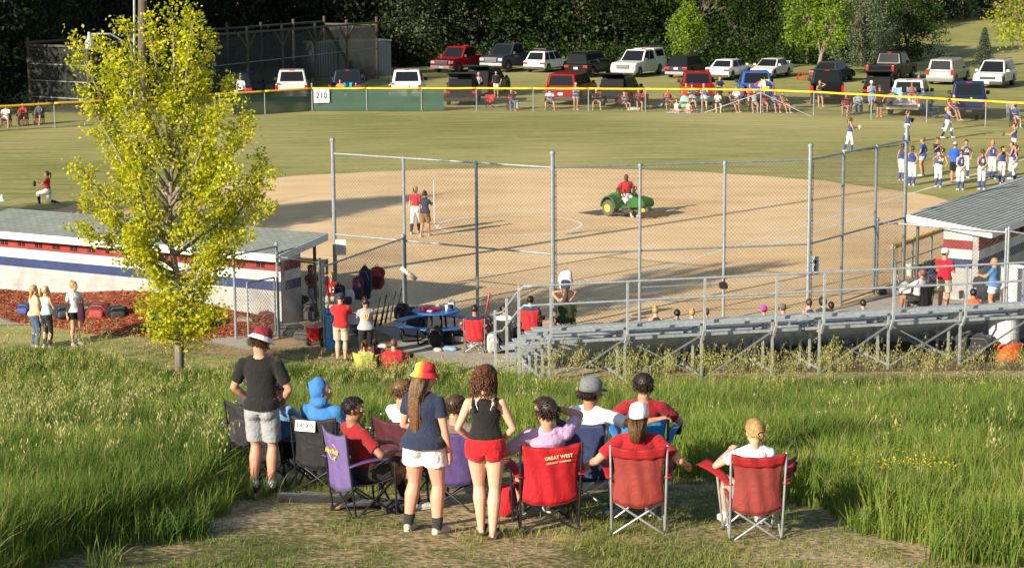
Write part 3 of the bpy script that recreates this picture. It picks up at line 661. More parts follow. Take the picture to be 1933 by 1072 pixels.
# ------------------------------------------------------------------ people
SK1 = (.50, .265, .18); SK2 = (.56, .33, .235); SK3 = (.30, .15, .09); SK4 = (.08, .038, .022); SKT = (.42, .21, .13)
def vox_add(mb, m2): mb.add(m2.v, m2.f)
def ik(a, t, l1, l2, pole):
    d = t-a; L = d.length; mx = (l1+l2)*.995
    if L > mx: t = a+d*(mx/L); d = t-a; L = mx
    L = max(L, abs(l1-l2)+.02); u = d.normalized()
    c = (l1*l1+L*L-l2*l2)/(2*l1*L); c = max(-1, min(1, c)); s = math.sqrt(1-c*c)
    p = pole-u*pole.dot(u); p = p.normalized() if p.length > 1e-5 else basis(u)[0]
    return a+u*l1*c+p*l1*s, t
SHIRTN = (.012, .09)
def person(label, pos, h=0, pose='stand', ht=1.7, sex='m', skin=SK1, hair=('short', (.05, .03, .02)), top=('tee', (.5, .5, .5)), bottom=('shorts', (.1, .1, .1)),
           socks=None, shoes=(.6, .6, .6), hat=None, L='down', Rr='down', look=(0, 0), near=0, fat=1., lean=0., tilt=0., twist=0., seat=.42, group=None, legs=None,
           number=None, numcol=(.8, .55, .02), bow=None, cat='person', glasses=None, z0=None, stripe=None, legout=None, name='person'):
    """near 0: far figure, 1: middle distance, 2: foreground with face, fingers and strands"""
    H = ht; pos = V(pos); root = empty(name, pos, h, label, cat, group)
    vx = (.022, .014, .0075)[near]; vc = (.02, .015, .011)[near]; fem = sex == 'f'
    rt = V((1, 0, 0)); shw = (.090 if fem else .104)*H*fat**.4
    # pelvis and spine
    if pose == 'stand': pel = V((0, 0, .522*H))
    elif pose == 'sit': pel = V((0, 0, seat+.055*H)); lean -= 14
    elif pose == 'ground': pel = V((0, 0, .06*H)); lean += 4
    elif pose == 'kneel': pel = V((0, 0, .335*H))
    ax = V((math.sin(R(tilt)), math.sin(R(lean))*math.cos(R(tilt)), math.cos(R(lean))*math.cos(R(tilt)))).normalized()
    rr = V((math.cos(R(twist)), -math.sin(R(twist)), 0)); rr = (rr-ax*rr.dot(ax)).normalized(); fw = ax.cross(rr).normalized()
    pr = (rt-ax*rt.dot(ax)).normalized(); pf = ax.cross(pr).normalized()
    def tor(s, hw, hd, infl=0):
        k = max(0, min(1, s/.25)); r_ = pr.lerp(rr, k).normalized(); f_ = ax.cross(r_)
        cv = pf*(math.sin(max(0, min(1, s/.3))*PI)*.012*H)
        return (pel+ax*s*H+cv, r_*(hw*H*fat+infl), f_*(hd*H*fat+infl))
    if fem: TS = [(-.06, .045, .035), (-.03, .086, .062), (.015, .099, .072), (.06, .090, .064), (.115, .070, .052), (.15, .068, .050), (.20, .080, .060), (.235, .086, .062), (.262, .088, .046), (.279, .072, .038), (.295, .045, .034), (.312, .030, .031), (.35, .026, .028)]
    else: TS = [(-.06, .045, .035), (-.03, .082, .058), (.015, .092, .066), (.06, .086, .062), (.115, .080, .056), (.15, .082, .056), (.20, .095, .062), (.235, .102, .063), (.262, .104, .050), (.280, .084, .042), (.296, .054, .038), (.312, .036, .035), (.35, .031, .033)]
    body = MB(); body.loft([tor(*q) for q in TS], 20)
    for s in (-1, 1):
        if fem and pose != 'sit': body.ell(pel+pr*s*.043*H*fat-pf*.026*H-ax*.026*H, pr*.049*H*fat, pf*.044*H, ax*.048*H)
        elif pose != 'sit': body.ell(pel+pr*s*.042*H*fat-pf*.018*H-ax*.026*H, pr*.044*H, pf*.042*H, ax*.046*H)
        if fem: body.ell(pel+ax*.215*H+rr*s*.04*H+fw*.048*H, rr*.034*H, fw*.028*H, ax*.034*H, 10, 7)
    # head
    yaw, nod = look; hl = ax.lerp(V((0, 0, 1)), .75).normalized(); nb = pel+ax*.315*H
    hf = (fw-hl*fw.dot(hl)).normalized(); hf = (Matrix.Rotation(R(-yaw), 3, hl) @ hf)
    hr = hf.cross(hl); Mn = Matrix.Rotation(R(nod), 3, hr); hf = Mn @ hf; hu = hr.cross(hf)*1.0
    hu = hu.normalized(); hc = nb+hl*.080*H+hf*.012*H; S = H*1.08
    for s in (-1, 1): body.limb(pel+ax*.292*H+rr*s*.012*H, pel+ax*.268*H+rr*s*shw*.80, .026*H, .022*H, 12)
    body.limb(nb-ax*.02*H, hc-hu*.03*S-hf*.008*S, (.028 if fem else .033)*H, (.027 if fem else .031)*H, 12)
    body.ell(hc+hu*.012*S-hf*.004*S, hr*.042*S, hf*.053*S, hu*.050*S, 18, 12)
    body.ell(hc-hu*.028*S+hf*.012*S, hr*.034*S, hf*.036*S, hu*.036*S, 14, 9)
    body.ell(hc-hu*.052*S+hf*.030*S, hr*.017*S, hf*.014*S, hu*.012*S, 10, 6)
    body.limb(hc+hf*.046*S+hu*.0*S, hc+hf*.060*S-hu*.020*S, .006*S, .0095*S, 8)
    if near: body.limb(hc+hf*.045*S+hu*.012*S-hr*.022*S, hc+hf*.045*S+hu*.012*S+hr*.022*S, .008*S, .008*S, 8)
    if near: body.ell(hc+hf*.043*S-hu*.033*S, hr*.016*S, hf*.01*S, hu*.008*S, 10, 6)
    for s in (-1, 1): body.ell(hc+hr*s*.043*S-hf*.004*S-hu*.005*S, hr*.007*S, hf*.011*S, hu*.018*S, 8, 6)
    # arms
    ua, fa, hdl = .166*H, .142*H, .1*H; arms = {}
    presets = dict(down=(.05, .03, -.305, (.5, -1, 0)), down2=(.07, -.02, -.30, (.6, -1, 0)), hip=(.045, .02, -.24, (1, -.9, 0)), hipb=(-.0, -.06, -.225, (1, -.9, .1)), pocket=(.0, .10, -.24, (1, -.7, -.2)),
                   belly=(-.07, .09, -.20, (1, -.6, -.2)), fold=(-.12, .10, -.12, (.9, .2, -1)), lap=(-.03, .20, -.17, (.8, -.3, -.8)), armrest=(.06, .15, -.15, (1, -.5, -.5)), rest_out=(.13, .06, -.16, (1, -.8, -.3)),
                   brow=(-.03, .11, .10, (1, .2, -.4)), back=(-.075, -.085, -.235, (1, -.4, 0)), phone=(-.07, .12, -.04, (.9, -.1, -1)), out=(.02, .27, -.05, (.6, -.4, -1)), fwd=(-.04, .25, -.09, (.6, -.4, -1)),
                   throw=(.14, -.14, .13, (.5, -1, -.3)), side=(.26, .02, -.13, (0, -.5, -1)), chest=(-.09, .12, -.10, (.9, -.2, -1)), knee=(.0, .24, -.24, (.9, -.1, -.2)), head=(-.03, .05, .14, (1, .3, -.1)), ext=(.28, .06, -.02, (0, -1, -.4)), elbow=(.16, .05, -.17, (1, -.9, -.6)))
    for s, spec in ((-1, L), (1, Rr)):
        sh = pel+ax*.262*H+rr*s*shw
        q = presets[spec] if isinstance(spec, str) else spec
        tg = sh+rr*s*q[0]*H+fw*q[1]*H+ax*q[2]*H; po = rr*s*q[3][0]+fw*q[3][1]+ax*q[3][2]
        el, wr = ik(sh, tg, ua, fa, po); arms[s] = (sh, el, wr)
        f1 = 1.0*fat**.6*(.9 if fem else 1.08)
        body.limb(sh, sh.lerp(el, .5), .031*H*f1, .027*H*f1, 12); body.limb(sh.lerp(el, .5), el, .027*H*f1, .021*H*f1, 12)
        body.limb(el, el.lerp(wr, .3), .021*H*f1, .0225*H*f1, 12); body.limb(el.lerp(wr, .3), wr, .0225*H*f1, .0145*H, 12)
        # hand: palm, four fingers, thumb
        d = (wr-el).normalized(); pn = -rr*s if spec in ('down', 'down2') else (V((0, 0, -1)) - d*V((0, 0, -1)).dot(d))
        if pn.length < .1: pn = fw
        pn = (pn-d*pn.dot(d)).normalized(); sd = d.cross(pn).normalized()
        pe = wr+d*.052*H; body.loft([(wr-d*.005*H, sd*.014*H, pn*.011*H), (wr+d*.02*H, sd*.021*H, pn*.011*H), (wr+d*.045*H, sd*.024*H, pn*.010*H), (pe, sd*.021*H, pn*.008*H)], 12)
        curl = .5 if spec in ('down', 'down2', 'lap', 'armrest') else .9
        for k in range(4):
            b0 = pe-d*.004*H+sd*(k-1.5)*.0115*H; ln = (.018, .021, .020, .015)[k]*H*1.05; d1 = (d*math.cos(curl*.6)+pn*math.sin(curl*.6)).normalized(); d2 = (d*math.cos(curl*1.5)+pn*math.sin(curl*1.5)).normalized()
            fr = .0054*H; body.limb(b0, b0+d1*ln*1.15, fr, fr*.92, 8); body.limb(b0+d1*ln*1.15, b0+d1*ln*1.15+d2*ln, fr*.92, fr*.8, 8)
        tside = sd if sd.dot(fw) > 0 or spec not in ('down', 'down2') else -sd
        tb = wr+d*.02*H+tside*.016*H; td = (d*.75+tside*.55+pn*.35).normalized(); body.limb(tb, tb+td*.026*H, .0075*H, .0065*H, 8); body.limb(tb+td*.026*H, tb+td*.026*H+(td*.6+d*.6+pn*.2).normalized()*.018*H, .0063*H, .005*H, 8)
    # legs
    th, shn = .245*H, .243*H; lg = {}; hp = {}
    for s in (-1, 1):
        hip = pel+pr*s*.05*H*fat
        if legs: kn0, an0 = legs[0 if s < 0 else 1]; an = V(an0); po = V(kn0); 
        elif pose == 'stand': an = V((s*.055*H, -.01*H, .042*H)); po = V((0, 1, 0))
        elif pose == 'sit': an = V((s*(legout if legout is not None else .075)*H, .30*H, .045*H)); po = V((s*.25, .5, 1))
        elif pose == 'ground': an = V((-s*.06*H, .22*H, .035*H)); po = V((s*1, .5, .35))
        elif pose == 'kneel': an = V((s*.06*H, .2*H, .04*H)) if s < 0 else V((s*.06*H, -.22*H, .05*H)); po = V((0, 1, .3)) if s < 0 else V((0, .5, -1))
        kn, an = ik(hip, an, th, shn, po); lg[s] = (hip, kn, an); g = fat**.7*(1.05 if fem else 1)
        body.limb(hip, hip.lerp(kn, .45), .051*H*g, .046*H*g, 14); body.limb(hip.lerp(kn, .45), kn, .046*H*g, .031*H*g, 14)
        body.ell(kn, *[q*.031*H*g for q in (V((1, 0, 0)), V((0, 1, 0)), V((0, 0, 1)))], 12, 8)
        bk = (an-kn).normalized().cross(pr).normalized(); bk = -bk if bk.dot((hip-kn).normalized()+(V((0, -1, 0)))) < 0 else bk
        cf = kn.lerp(an, .3)+bk*.009*H; body.limb(kn, cf, .030*H*g, .036*H*g, 12); body.limb(cf, an, .036*H*g, .0195*H*g, 12)
        fd = V((s*.16, 1, 0)).normalized()
        if pose == 'kneel' and s > 0: fd = V((0, -.35, -1)).normalized()
        if legs and len(legs[0 if s < 0 else 1]) > 2: pass
        hp[s] = fd
        dn = V((0, 0, -1)) if abs(fd.z) < .5 else V((0, 1, 0)); sdv = fd.cross(dn).normalized()
        he = an+dn*.022*H-fd*.018*H
        body.loft([(he-fd*.012*H, sdv*.012*H, dn*.014*H), (he, sdv*.018*H, dn*.020*H), (he+fd*.045*H+dn*.002*H, sdv*.021*H, dn*.017*H), (he+fd*.09*H+dn*.006*H, sdv*.026*H, dn*.012*H), (he+fd*.118*H+dn*.009*H, sdv*.020*H, dn*.007*H)], 12)
        if near == 2 and not shoes:
            for k in range(5): q = he+fd*(.112-.006*abs(k-1))*H+dn*.010*H+sdv*(k-2)*.0085*H; body.limb(q, q+fd*.014*H, .0055*H, .0045*H, 6)
        if shoes:
            sh_ = MB(); o_ = .006 + (.004 if near == 2 else .0)
            sh_.loft([(he-fd*.018*H+dn*.0*H, sdv*.013*H, dn*.018*H), (he-fd*.004*H, sdv*.0225*H, dn*.0255*H), (he+fd*.045*H+dn*.003*H, sdv*.026*H, dn*.023*H), (he+fd*.09*H+dn*.006*H, sdv*.031*H, dn*.0185*H), (he+fd*.124*H+dn*.009*H, sdv*.025*H, dn*.0125*H), (he+fd*.135*H+dn*.011*H, sdv*.012*H, dn*.006*H)], 14)
            so_ = sh_.build('shoe', mat('fabric', shoes), root, smooth=True)
            if near:
                s2 = MB(); s2.loft([(he-fd*.02*H+dn*.021*H, sdv*.017*H, dn*.006*H), (he+fd*.03*H+dn*.021*H, sdv*.027*H, dn*.006*H), (he+fd*.095*H+dn*.021*H, sdv*.033*H, dn*.006*H), (he+fd*.138*H+dn*.019*H, sdv*.016*H, dn*.006*H)], 14); s2.build('sole', mat('rubber', (.45, .45, .43)), so_)
        if socks:
            hgt, sc = socks; a0 = an.lerp(kn, hgt); k = MB(); mid = an.lerp(kn, min(hgt, .62))+bk*(.008*H if hgt > .4 else 0)
            k.limb(a0, mid, (.0255+.012*hgt)*H*g, (.0245+.014*min(hgt, .62)*1.2)*H*g, 12, False) if hgt > .62 else None
            k.limb(mid, an-V((0, 0, .0))*0, (.0235+.0155*min(hgt, .62)/.62)*H*g, .0235*H*g, 12); k.build('sock', mat('fabric', sc), root, smooth=True)
    bo = body.build('body', mat('skin', skin), root, vox=vx, sm=3 if near == 2 else 2)
    # ---- bottoms
    bk_, bc_ = bottom; cl = MB(); inf = .008 if bk_ in ('leggings', 'pants', 'ballpants') else .019
    if bk_ != 'none':
        cl.loft([tor(s, a, b, inf) for s, a, b in TS if -.04 < s < .07], 20)
        for s in (-1, 1):
            hip, kn, an = lg[s]
            if pose != 'sit' : cl.ell(pel+pr*s*.043*H*fat-pf*(.026 if fem else .018)*H-ax*.028*H, pr*(.049*H*fat+inf*.5), pf*(.044*H+inf), ax*(.048*H+inf*.8), 14, 9)
            g = fat**.7*(1.05 if fem else 1)
            if bk_ in ('shorts', 'longshorts', 'briefshorts'):
                f = dict(shorts=.5, longshorts=.86, briefshorts=.20)[bk_]; fl = dict(shorts=.018, longshorts=.026, briefshorts=.012)[bk_]; e = hip.lerp(kn, f)
                rr_ = .051*H*g+(.046-.051)*H*g*min(1, f/.45) if f < .45 else (.046-.015*(f-.45)/.55)*H*g
                cl.limb(hip, hip.lerp(e, .5), .052*H*g+.012, (.052*H*g+rr_)/2+.012+fl*.5, 14, False); cl.limb(hip.lerp(e, .5), e, (.052*H*g+rr_)/2+.012+fl*.5, rr_+.012+fl, 14, False); cl.ell(hip, V((.052*H*g+.012, 0, 0)), V((0, .052*H*g+.012, 0)), V((0, 0, .05*H)))
            else:
                x = .006 if bk_ == 'leggings' else .013; f = dict(leggings=.92, capri=.35, pants=1.0, ballpants=.32, jeans=1.0)[bk_]; cfk = kn.lerp(an, .3)
                cl.limb(hip, hip.lerp(kn, .45), .051*H*g+x, .046*H*g+x, 14); cl.limb(hip.lerp(kn, .45), kn, .046*H*g+x, .031*H*g+x, 14)
                if f <= .36: cl.limb(kn, kn.lerp(an, f), .031*H*g+x, .036*H*g+x*.8, 14, False)
                else: cl.limb(kn, cfk, .031*H*g+x, .036*H*g+x, 14); cl.limb(cfk, kn.lerp(an, f), .036*H*g+x, .023*H*g+x*1.3, 14, False)
        bt = cl.build({'shorts': 'shorts', 'longshorts': 'shorts', 'briefshorts': 'shorts', 'capri': 'leggings'}.get(bk_, 'trousers' if bk_ != 'leggings' else 'leggings'), mat('fabric', bc_), root, vox=vc, sm=2, noise=SHIRTN if near == 2 and bk_ != 'leggings' else None)
    # ---- top
    tk, tc = top; tp = MB(); inf = .013 if tk not in ('tank', 'jersey') else .009
    if near == 2 and tk in ('tee', 'hoodie'): inf = .014
    lo = -.035 if tk in ('tee', 'hoodie', 'polo', 'long') else .0
    if bk_ == 'ballpants': lo = .045
    secs = [q for q in TS if q[0] >= lo and q[0] < .31]
    if pose == 'sit': secs = [q for q in secs if q[0] > .0]
    if lo < 0 and pose != 'sit': secs = [(-.004, TS[2][1]*1.14, TS[2][2]*1.50), (.035, TS[2][1]*1.08, TS[2][2]*1.26)]+[q for q in secs if q[0] > .05]
    if tk in ('tank', 'jersey'):
        secs = [q if q[0] < .25 else (q[0], q[1]*(.74 if near == 2 else .86), q[2]) for q in secs]
        secs = [q if q[0] < .21 or q[0] > .25 else (q[0], q[1]*.93, q[2]) for q in secs]
    tp.loft([tor(s, a, b, inf) for s, a, b in secs], 22)
    if tk not in ('tank', 'jersey'):
        for s in (-1, 1): tp.limb(pel+ax*.287*H+rr*s*.02*H, pel+ax*.268*H+rr*s*shw*.85, .026*H+inf, .023*H+inf*.9, 12)
    if fem:
        for s in (-1, 1): tp.ell(pel+ax*.215*H+rr*s*.04*H+fw*.050*H, rr*.037*H, fw*.032*H, ax*.038*H, 10, 7)
    if tk not in ('tank', 'jersey'):
        for s in (-1, 1):
            sh, el, wr = arms[s]; f1 = fat**.6*(.9 if fem else 1.06)
            tp.ell(sh, V((.030*H*f1+.009, 0, 0)), V((0, .030*H*f1+.010, 0)), V((0, 0, .030*H*f1+.007)))
            if tk in ('hoodie', 'long'): tp.limb(sh, el, .033*H+.016, .024*H+.014, 12); tp.limb(el, wr, .024*H+.014, .017*H+.01, 12, False)
            else: e = sh.lerp(el, .74 if sex == 'm' else .55); tp.limb(sh, e, .030*H*f1+.009, .027*H*f1+.016, 14, False)
        if tk == 'hoodie':
            tp.ell(hc+hu*.012*S-hf*.024*S, hr*.056*S, hf*.055*S, hu*.070*S, 18, 12); tp.limb(hc+hu*.02*S-hf*.03*S, hc+hu*.035*S-hf*.07*S, .04*S, .02*S, 12); tp.ell(nb+ax*.02*H-fw*.02*H, rr*.06*H, fw*.05*H, ax*.04*H)
        if tk == 'polo': tp.limb(nb-ax*.004*H, nb+ax*.016*H, .043*H, .041*H, 12, False)
    tpo = tp.build({'tank': 'tank_top', 'jersey': 'jersey', 'hoodie': 'hoodie'}.get(tk, 'shirt'), mat('fabric', tc), root, vox=vc, sm=3 if near == 2 else 2, noise=SHIRTN if near == 2 else None)
    if tk == 'tank' and near == 2:
        for s in (-1, 1): mb = MB(); mb.tube([pel+ax*.235*H+rr*s*.035*H-fw*(.066*H), pel+ax*.268*H+rr*s*.048*H-fw*.055*H, pel+ax*.293*H+rr*s*.05*H-fw*.015*H, pel+ax*.27*H+rr*s*.048*H+fw*.045*H], .0035, 6); mb.build('strap', mat('fabric', (.75, .75, .75)), root, smooth=True); mb = MB(); mb.tube([pel+ax*.225*H+rr*s*.052*H-fw*(.060*H), pel+ax*.262*H+rr*s*.066*H-fw*.050*H, pel+ax*.290*H+rr*s*.066*H-fw*.008*H, pel+ax*.25*H+rr*s*.058*H+fw*.050*H], [.024, .018, .016, .02], 8); mb.build('strap', mat('fabric', tc), tpo, smooth=True)
    if tk == 'polo': pass
    # ---- number on the back or front
    if number:
        s_, side = number; fdir = fw*side; P = pel+ax*.185*H+fdir*(.062*H*fat+inf+.012)
        xa = (rr*(side)).normalized()*(1 if side > 0 else 1); xa = ax.cross(fdir).normalized()*1.0
        Mx = Matrix(((xa.x, ax.x, fdir.x), (xa.y, ax.y, fdir.y), (xa.z, ax.z, fdir.z)))
        t_ = text('jersey_number', s_, .20 if ht > 1.5 else .15, mat('plastic', numcol, .7), tpo, P, Mx.to_euler(), .002, .008)
    # ---- hair
    hk, hcC = hair
    if hk != 'bald' and not (tk == 'hoodie'):
        hm = MB(); vs = []; n, m_ = 22, 14; kk = 1.03 if hat else dict(short=1.14, buzz=1.07, curly=1.42).get(hk, 1.14)
        c0 = hc+hu*.014*S-hf*.006*S
        for a in range(m_):
            t = -PI/2+PI*(a+.3)/(m_-.4)
            for b in range(n):
                p = 2*PI*b/n; dx, dy, dz = math.cos(t)*math.cos(p), math.cos(t)*math.sin(p), math.sin(t)
                k = kk+(.07 if near == 2 else .05)*mnoise.noise(V((dx*3+pos.x, dy*3, dz*3))*1.7)
                if dy > .30 and dz < .42: k = .80
                elif dy > .12 and dz < .1: k = .86
                if dz < -.80 and hk != 'curly': k = .84
                vs.append(c0+hr*dx*.043*S*k+hf*dy*.054*S*k+hu*dz*.052*S*k)
        fs = [(a*n+b, a*n+(b+1) % n, (a+1)*n+(b+1) % n, (a+1)*n+b) for a in range(m_-1) for b in range(n)]+[tuple(range(n-1, -1, -1)), tuple((m_-1)*n+b for b in range(n))]
        hm.add(vs, fs); rg = random.Random(hash(label) % 9999 if False else len(label)*7+int(pos.x*10))
        bkp = c0-hf*.052*S
        if hk == 'pony':
            b0 = c0-hf*.052*S+hu*.018*S; hm.tube([b0, b0-hf*.03*S-hu*.01*S, b0-hf*.03*S-hu*.07*S, b0-hf*.022*S-hu*.13*S], [.014*S, .02*S, .016*S, .004*S], 8)
        if hk == 'bun': hm.ell(c0+hu*.048*S-hf*.028*S, hr*.026*S, hf*.026*S, hu*.024*S)
        if hk == 'lowbun': hm.ell(c0-hu*.035*S-hf*.055*S, hr*.028*S, hf*.024*S, hu*.026*S)
        if hk == 'long': hm.loft([(c0-hf*.02*S, hr*.048*S, hf*.045*S), (c0-hf*.035*S-hu*.06*S, hr*.045*S, hf*.03*S), (c0-hf*.045*S-hu*.12*S, hr*.04*S, hf*.02*S), (c0-hf*.045*S-hu*.17*S, hr*.022*S, hf*.01*S)], 12)
        if near == 2:
            ns = dict(short=650, buzz=500, curly=620, long=1100, lowbun=300, shoulder=380, pony=260, bun=260).get(hk, 300)
            for _ in range(ns):
                while True:
                    d = V((rg.gauss(0, 1), rg.gauss(0, 1), rg.gauss(0, 1)+.4)).normalized()
                    if hat and d.z > -.12: continue
                    if not ((d.y > .28 and d.z < .5) or d.z < -.55): break
                ck = 1.3 if hk == 'curly' else 1.03; p = c0+hr*d.x*.046*S*ck+hf*d.y*.057*S*ck+hu*d.z*.055*S*ck; nrm = (hr*d.x+hf*d.y+hu*d.z).normalized()
                if hk in ('short', 'buzz'):
                    l = (.034 if hk == 'short' else .011)*(1+rg.random()*.6); g_ = (nrm*.35-hu*.6+hf*(.5 if d.z > .3 else -.1)+V((rg.uniform(-.4, .4), rg.uniform(-.4, .4), rg.uniform(-.3, .3)))).normalized()
                    hm.tube([p-nrm*.002, p+g_*l*.6+nrm*.004, p+g_*l*1.1-hu*.004], [.0042, .0036, .001], 3)
                elif hk == 'curly':
                    q = p; pts = [q]; ph = rg.random()*6; rad = .010+.006*rg.random(); l = .07+.08*rg.random(); e1, e2 = basis(nrm)
                    for i in range(1, 9): t = i/8; pts.append(p+nrm*.02*math.sin(t*2)-hu*l*t*(.75 if d.z > 0 else .9)-hf*.02*t+(e1*math.cos(ph+t*9)+e2*math.sin(ph+t*9))*rad)
                    hm.tube(pts, [.0045]*8+[.002], 3)
                elif hk in ('long', 'shoulder'):
                    l = (.54 if hk == 'long' else .19)*(.75+.35*rg.random()); pts = [p]; q = p.copy()
                    sp = (bkp-p)*.22-hf*.02; sp = sp-hu*sp.dot(hu)
                    for i in range(1, 8):
                        t = i/7; dwn = V((0, 0, -1)); off = sp*min(1, t*2.2)+nrm*.012*math.sin(min(1, t*2)*PI*.6)
                        base = p+off+dwn*l*t-fw*(.035*math.sin(t*PI))+rr*(.009*math.sin(t*(4+3*sp.x*9)+p.x*40)) ; pts.append(base)
                    hm.tube(pts, [.003, .004, .004, .004, .0038, .0035, .0028, .001], 3)
                else:
                    tgt = c0-hf*.055*S-(hu*.03*S if hk == 'lowbun' else -hu*.02*S); pts = [p, p.lerp(tgt, .5)+nrm*.014*S, tgt]; pts[1] = c0+(pts[1]-c0).normalized()*.058*S; hm.tube(pts, [.003, .004, .002], 3)
            if hk == 'lowbun':
                cb_ = c0-hu*.035*S-hf*.06*S
                for i in range(40): a = rg.random()*6.28; tl = rg.random()*PI; hm.tube([cb_+(hr*math.cos(a+j*.7)+hu*math.sin(a+j*.7))*(.024+.004*math.sin(j+tl))*S-hf*(.01+.016*math.cos(tl+j*.4))*S for j in range(5)], .0035, 3)
        hm.build('hair', mat('hair', hcC), root, smooth=True)
    if bow:
        b0 = c0 if hk != 'bald' else hc; q = b0-hf*.062*S-hu*.002*S; mb = MB()
        for s in (-1, 1): mb.ell(q+hr*s*.018*S, hr*.018*S, hf*.008*S, hu*.014*S, 8, 6); mb.limb(q, q+hr*s*.018*S-hu*.06*S, .007*S, .010*S, 6)
        mb.build('hair_bow', mat('fabric', bow), root, smooth=True)
    # ---- hats
    if hat:
        hk2 = hat[0]; c0 = hc+hu*.020*S-hf*.004*S
        def at(a, r, z): return c0+hr*math.cos(a)*r*.9+hf*math.sin(a)*r*1.08+hu*z
        if hk2 == 'bucket':
            up_ = MB(); prof = [(.001, .062), (.030, .060), (.043, .052), (.0465, .040), (.0495, .012)]
            secs = [(c0+hu*z*S, hr*r*.97*S, hf*r*1.18*S) for r, z in reversed(prof)]; up_.loft(secs, 24); hb = up_.build('hat', hat[1], root, smooth=True)
            br_ = MB(); secs = [(c0+hu*z*S, hr*r*.97*S, hf*r*1.14*S) for r, z in [(.0500, .014), (.058, .002), (.070, -.010), (.0705, -.0125), (.058, -.001), (.049, .010)]]; br_.loft(secs, 24, False); br_.build('hat_brim', hat[2], hb, smooth=True)
        elif hk2 == 'cap':
            up_ = MB(); secs = [(c0+hu*z*S, hr*r*.94*S, hf*r*1.17*S) for r, z in [(.0525, -.014), (.053, .008), (.051, .030), (.042, .048), (.023, .058), (.002, .060)]]; up_.loft(secs, 20); hb = up_.build('cap', hat[1], root, smooth=True)
            dr = hat[3] if len(hat) > 3 else 1; v_ = MB(); pts = []; n = 9
            for z_ in (0, -.004):
                for i in range(n): a = PI*(.12+.76*i/(n-1)); pts.append(c0+hr*math.cos(a)*.043*S+hf*dr*math.sin(a)*.050*S+hu*(-.002+z_)*S)
                for i in range(n): a = PI*(.12+.76*i/(n-1)); pts.append(c0+hr*math.cos(a)*.040*S+hf*dr*(.032+math.sin(a)*.062)*S+hu*(-.012+z_)*S)
            fs = [(i, i+1, n+i+1, n+i) for i in range(n-1)]+[(2*n+i, 3*n+i, 3*n+i+1, 2*n+i+1) for i in range(n-1)]+[(n+i, n+i+1, 3*n+i+1, 3*n+i) for i in range(n-1)]+[(0, n, 3*n, 2*n), (n-1, 2*n-1+0, 4*n-1, 3*n-1)]
            v_.add(pts, fs); v_.build('cap_visor', hat[2], hb, smooth=True)
        elif hk2 == 'visor':
            up_ = MB(); secs = [(c0+hu*z*S, hr*.050*S, hf*.060*S) for z in (0, .014)]; up_.loft(secs, 16, False); up_.build('visor', hat[1], root, smooth=True)
    if glasses:
        mb = MB()
        for s in (-1, 1): mb.ell(hc+hf*.052*S+hu*.004*S+hr*s*.02*S, hr*.017*S, hf*.004*S, hu*.012*S, 10, 5); mb.limb(hc+hf*.045*S+hu*.006*S+hr*s*.036*S, hc-hf*.002*S+hu*.004*S+hr*s*.046*S, .0022*S, .002*S, 5)
        mb.limb(hc+hf*.054*S+hu*.006*S-hr*.01*S, hc+hf*.054*S+hu*.006*S+hr*.01*S, .002, .002, 5); mb.build('sunglasses', mat('plastic', glasses, .15), root)
    if near == 2:
        for s in (-1, 1):
            mb = MB(); mb.ell(hc+hf*.0415*S+hu*.002*S+hr*s*.017*S, hr*.0085*S, hf*.008*S, hu*.0045*S, 10, 6); e = mb.build('eye', mat('plastic', (.7, .68, .65), .2), root, smooth=True)
            mb = MB(); mb.ell(hc+hf*.0485*S+hu*.002*S+hr*s*.017*S, hr*.0036*S, hf*.002*S, hu*.0036*S, 8, 5); mb.build('iris', mat('plastic', (.03, .02, .015), .15), e, smooth=True)
            mb = MB(); mb.limb(hc+hf*.053*S+hu*.016*S+hr*s*.010*S, hc+hf*.048*S+hu*.017*S+hr*s*.028*S, .0022*S, .0016*S, 6); mb.build('eyebrow', mat('hair', tuple(c*.7 for c in hcC)), root)
        mb = MB(); mb.ell(hc+hf*.0505*S-hu*.034*S, hr*.013*S, hf*.004*S, hu*.0042*S, 10, 6); mb.build('lips', mat('skin', (skin[0]*.9, skin[1]*.6, skin[2]*.6)), root, smooth=True)
    P = dict(root=root, top=tpo, hc=hc, hf=hf, hu=hu, hr=hr, arms=arms, legs=lg, ax=ax, fw=fw, rr=rr, pel=pel, S=S, H=H, inf=inf)
    return P
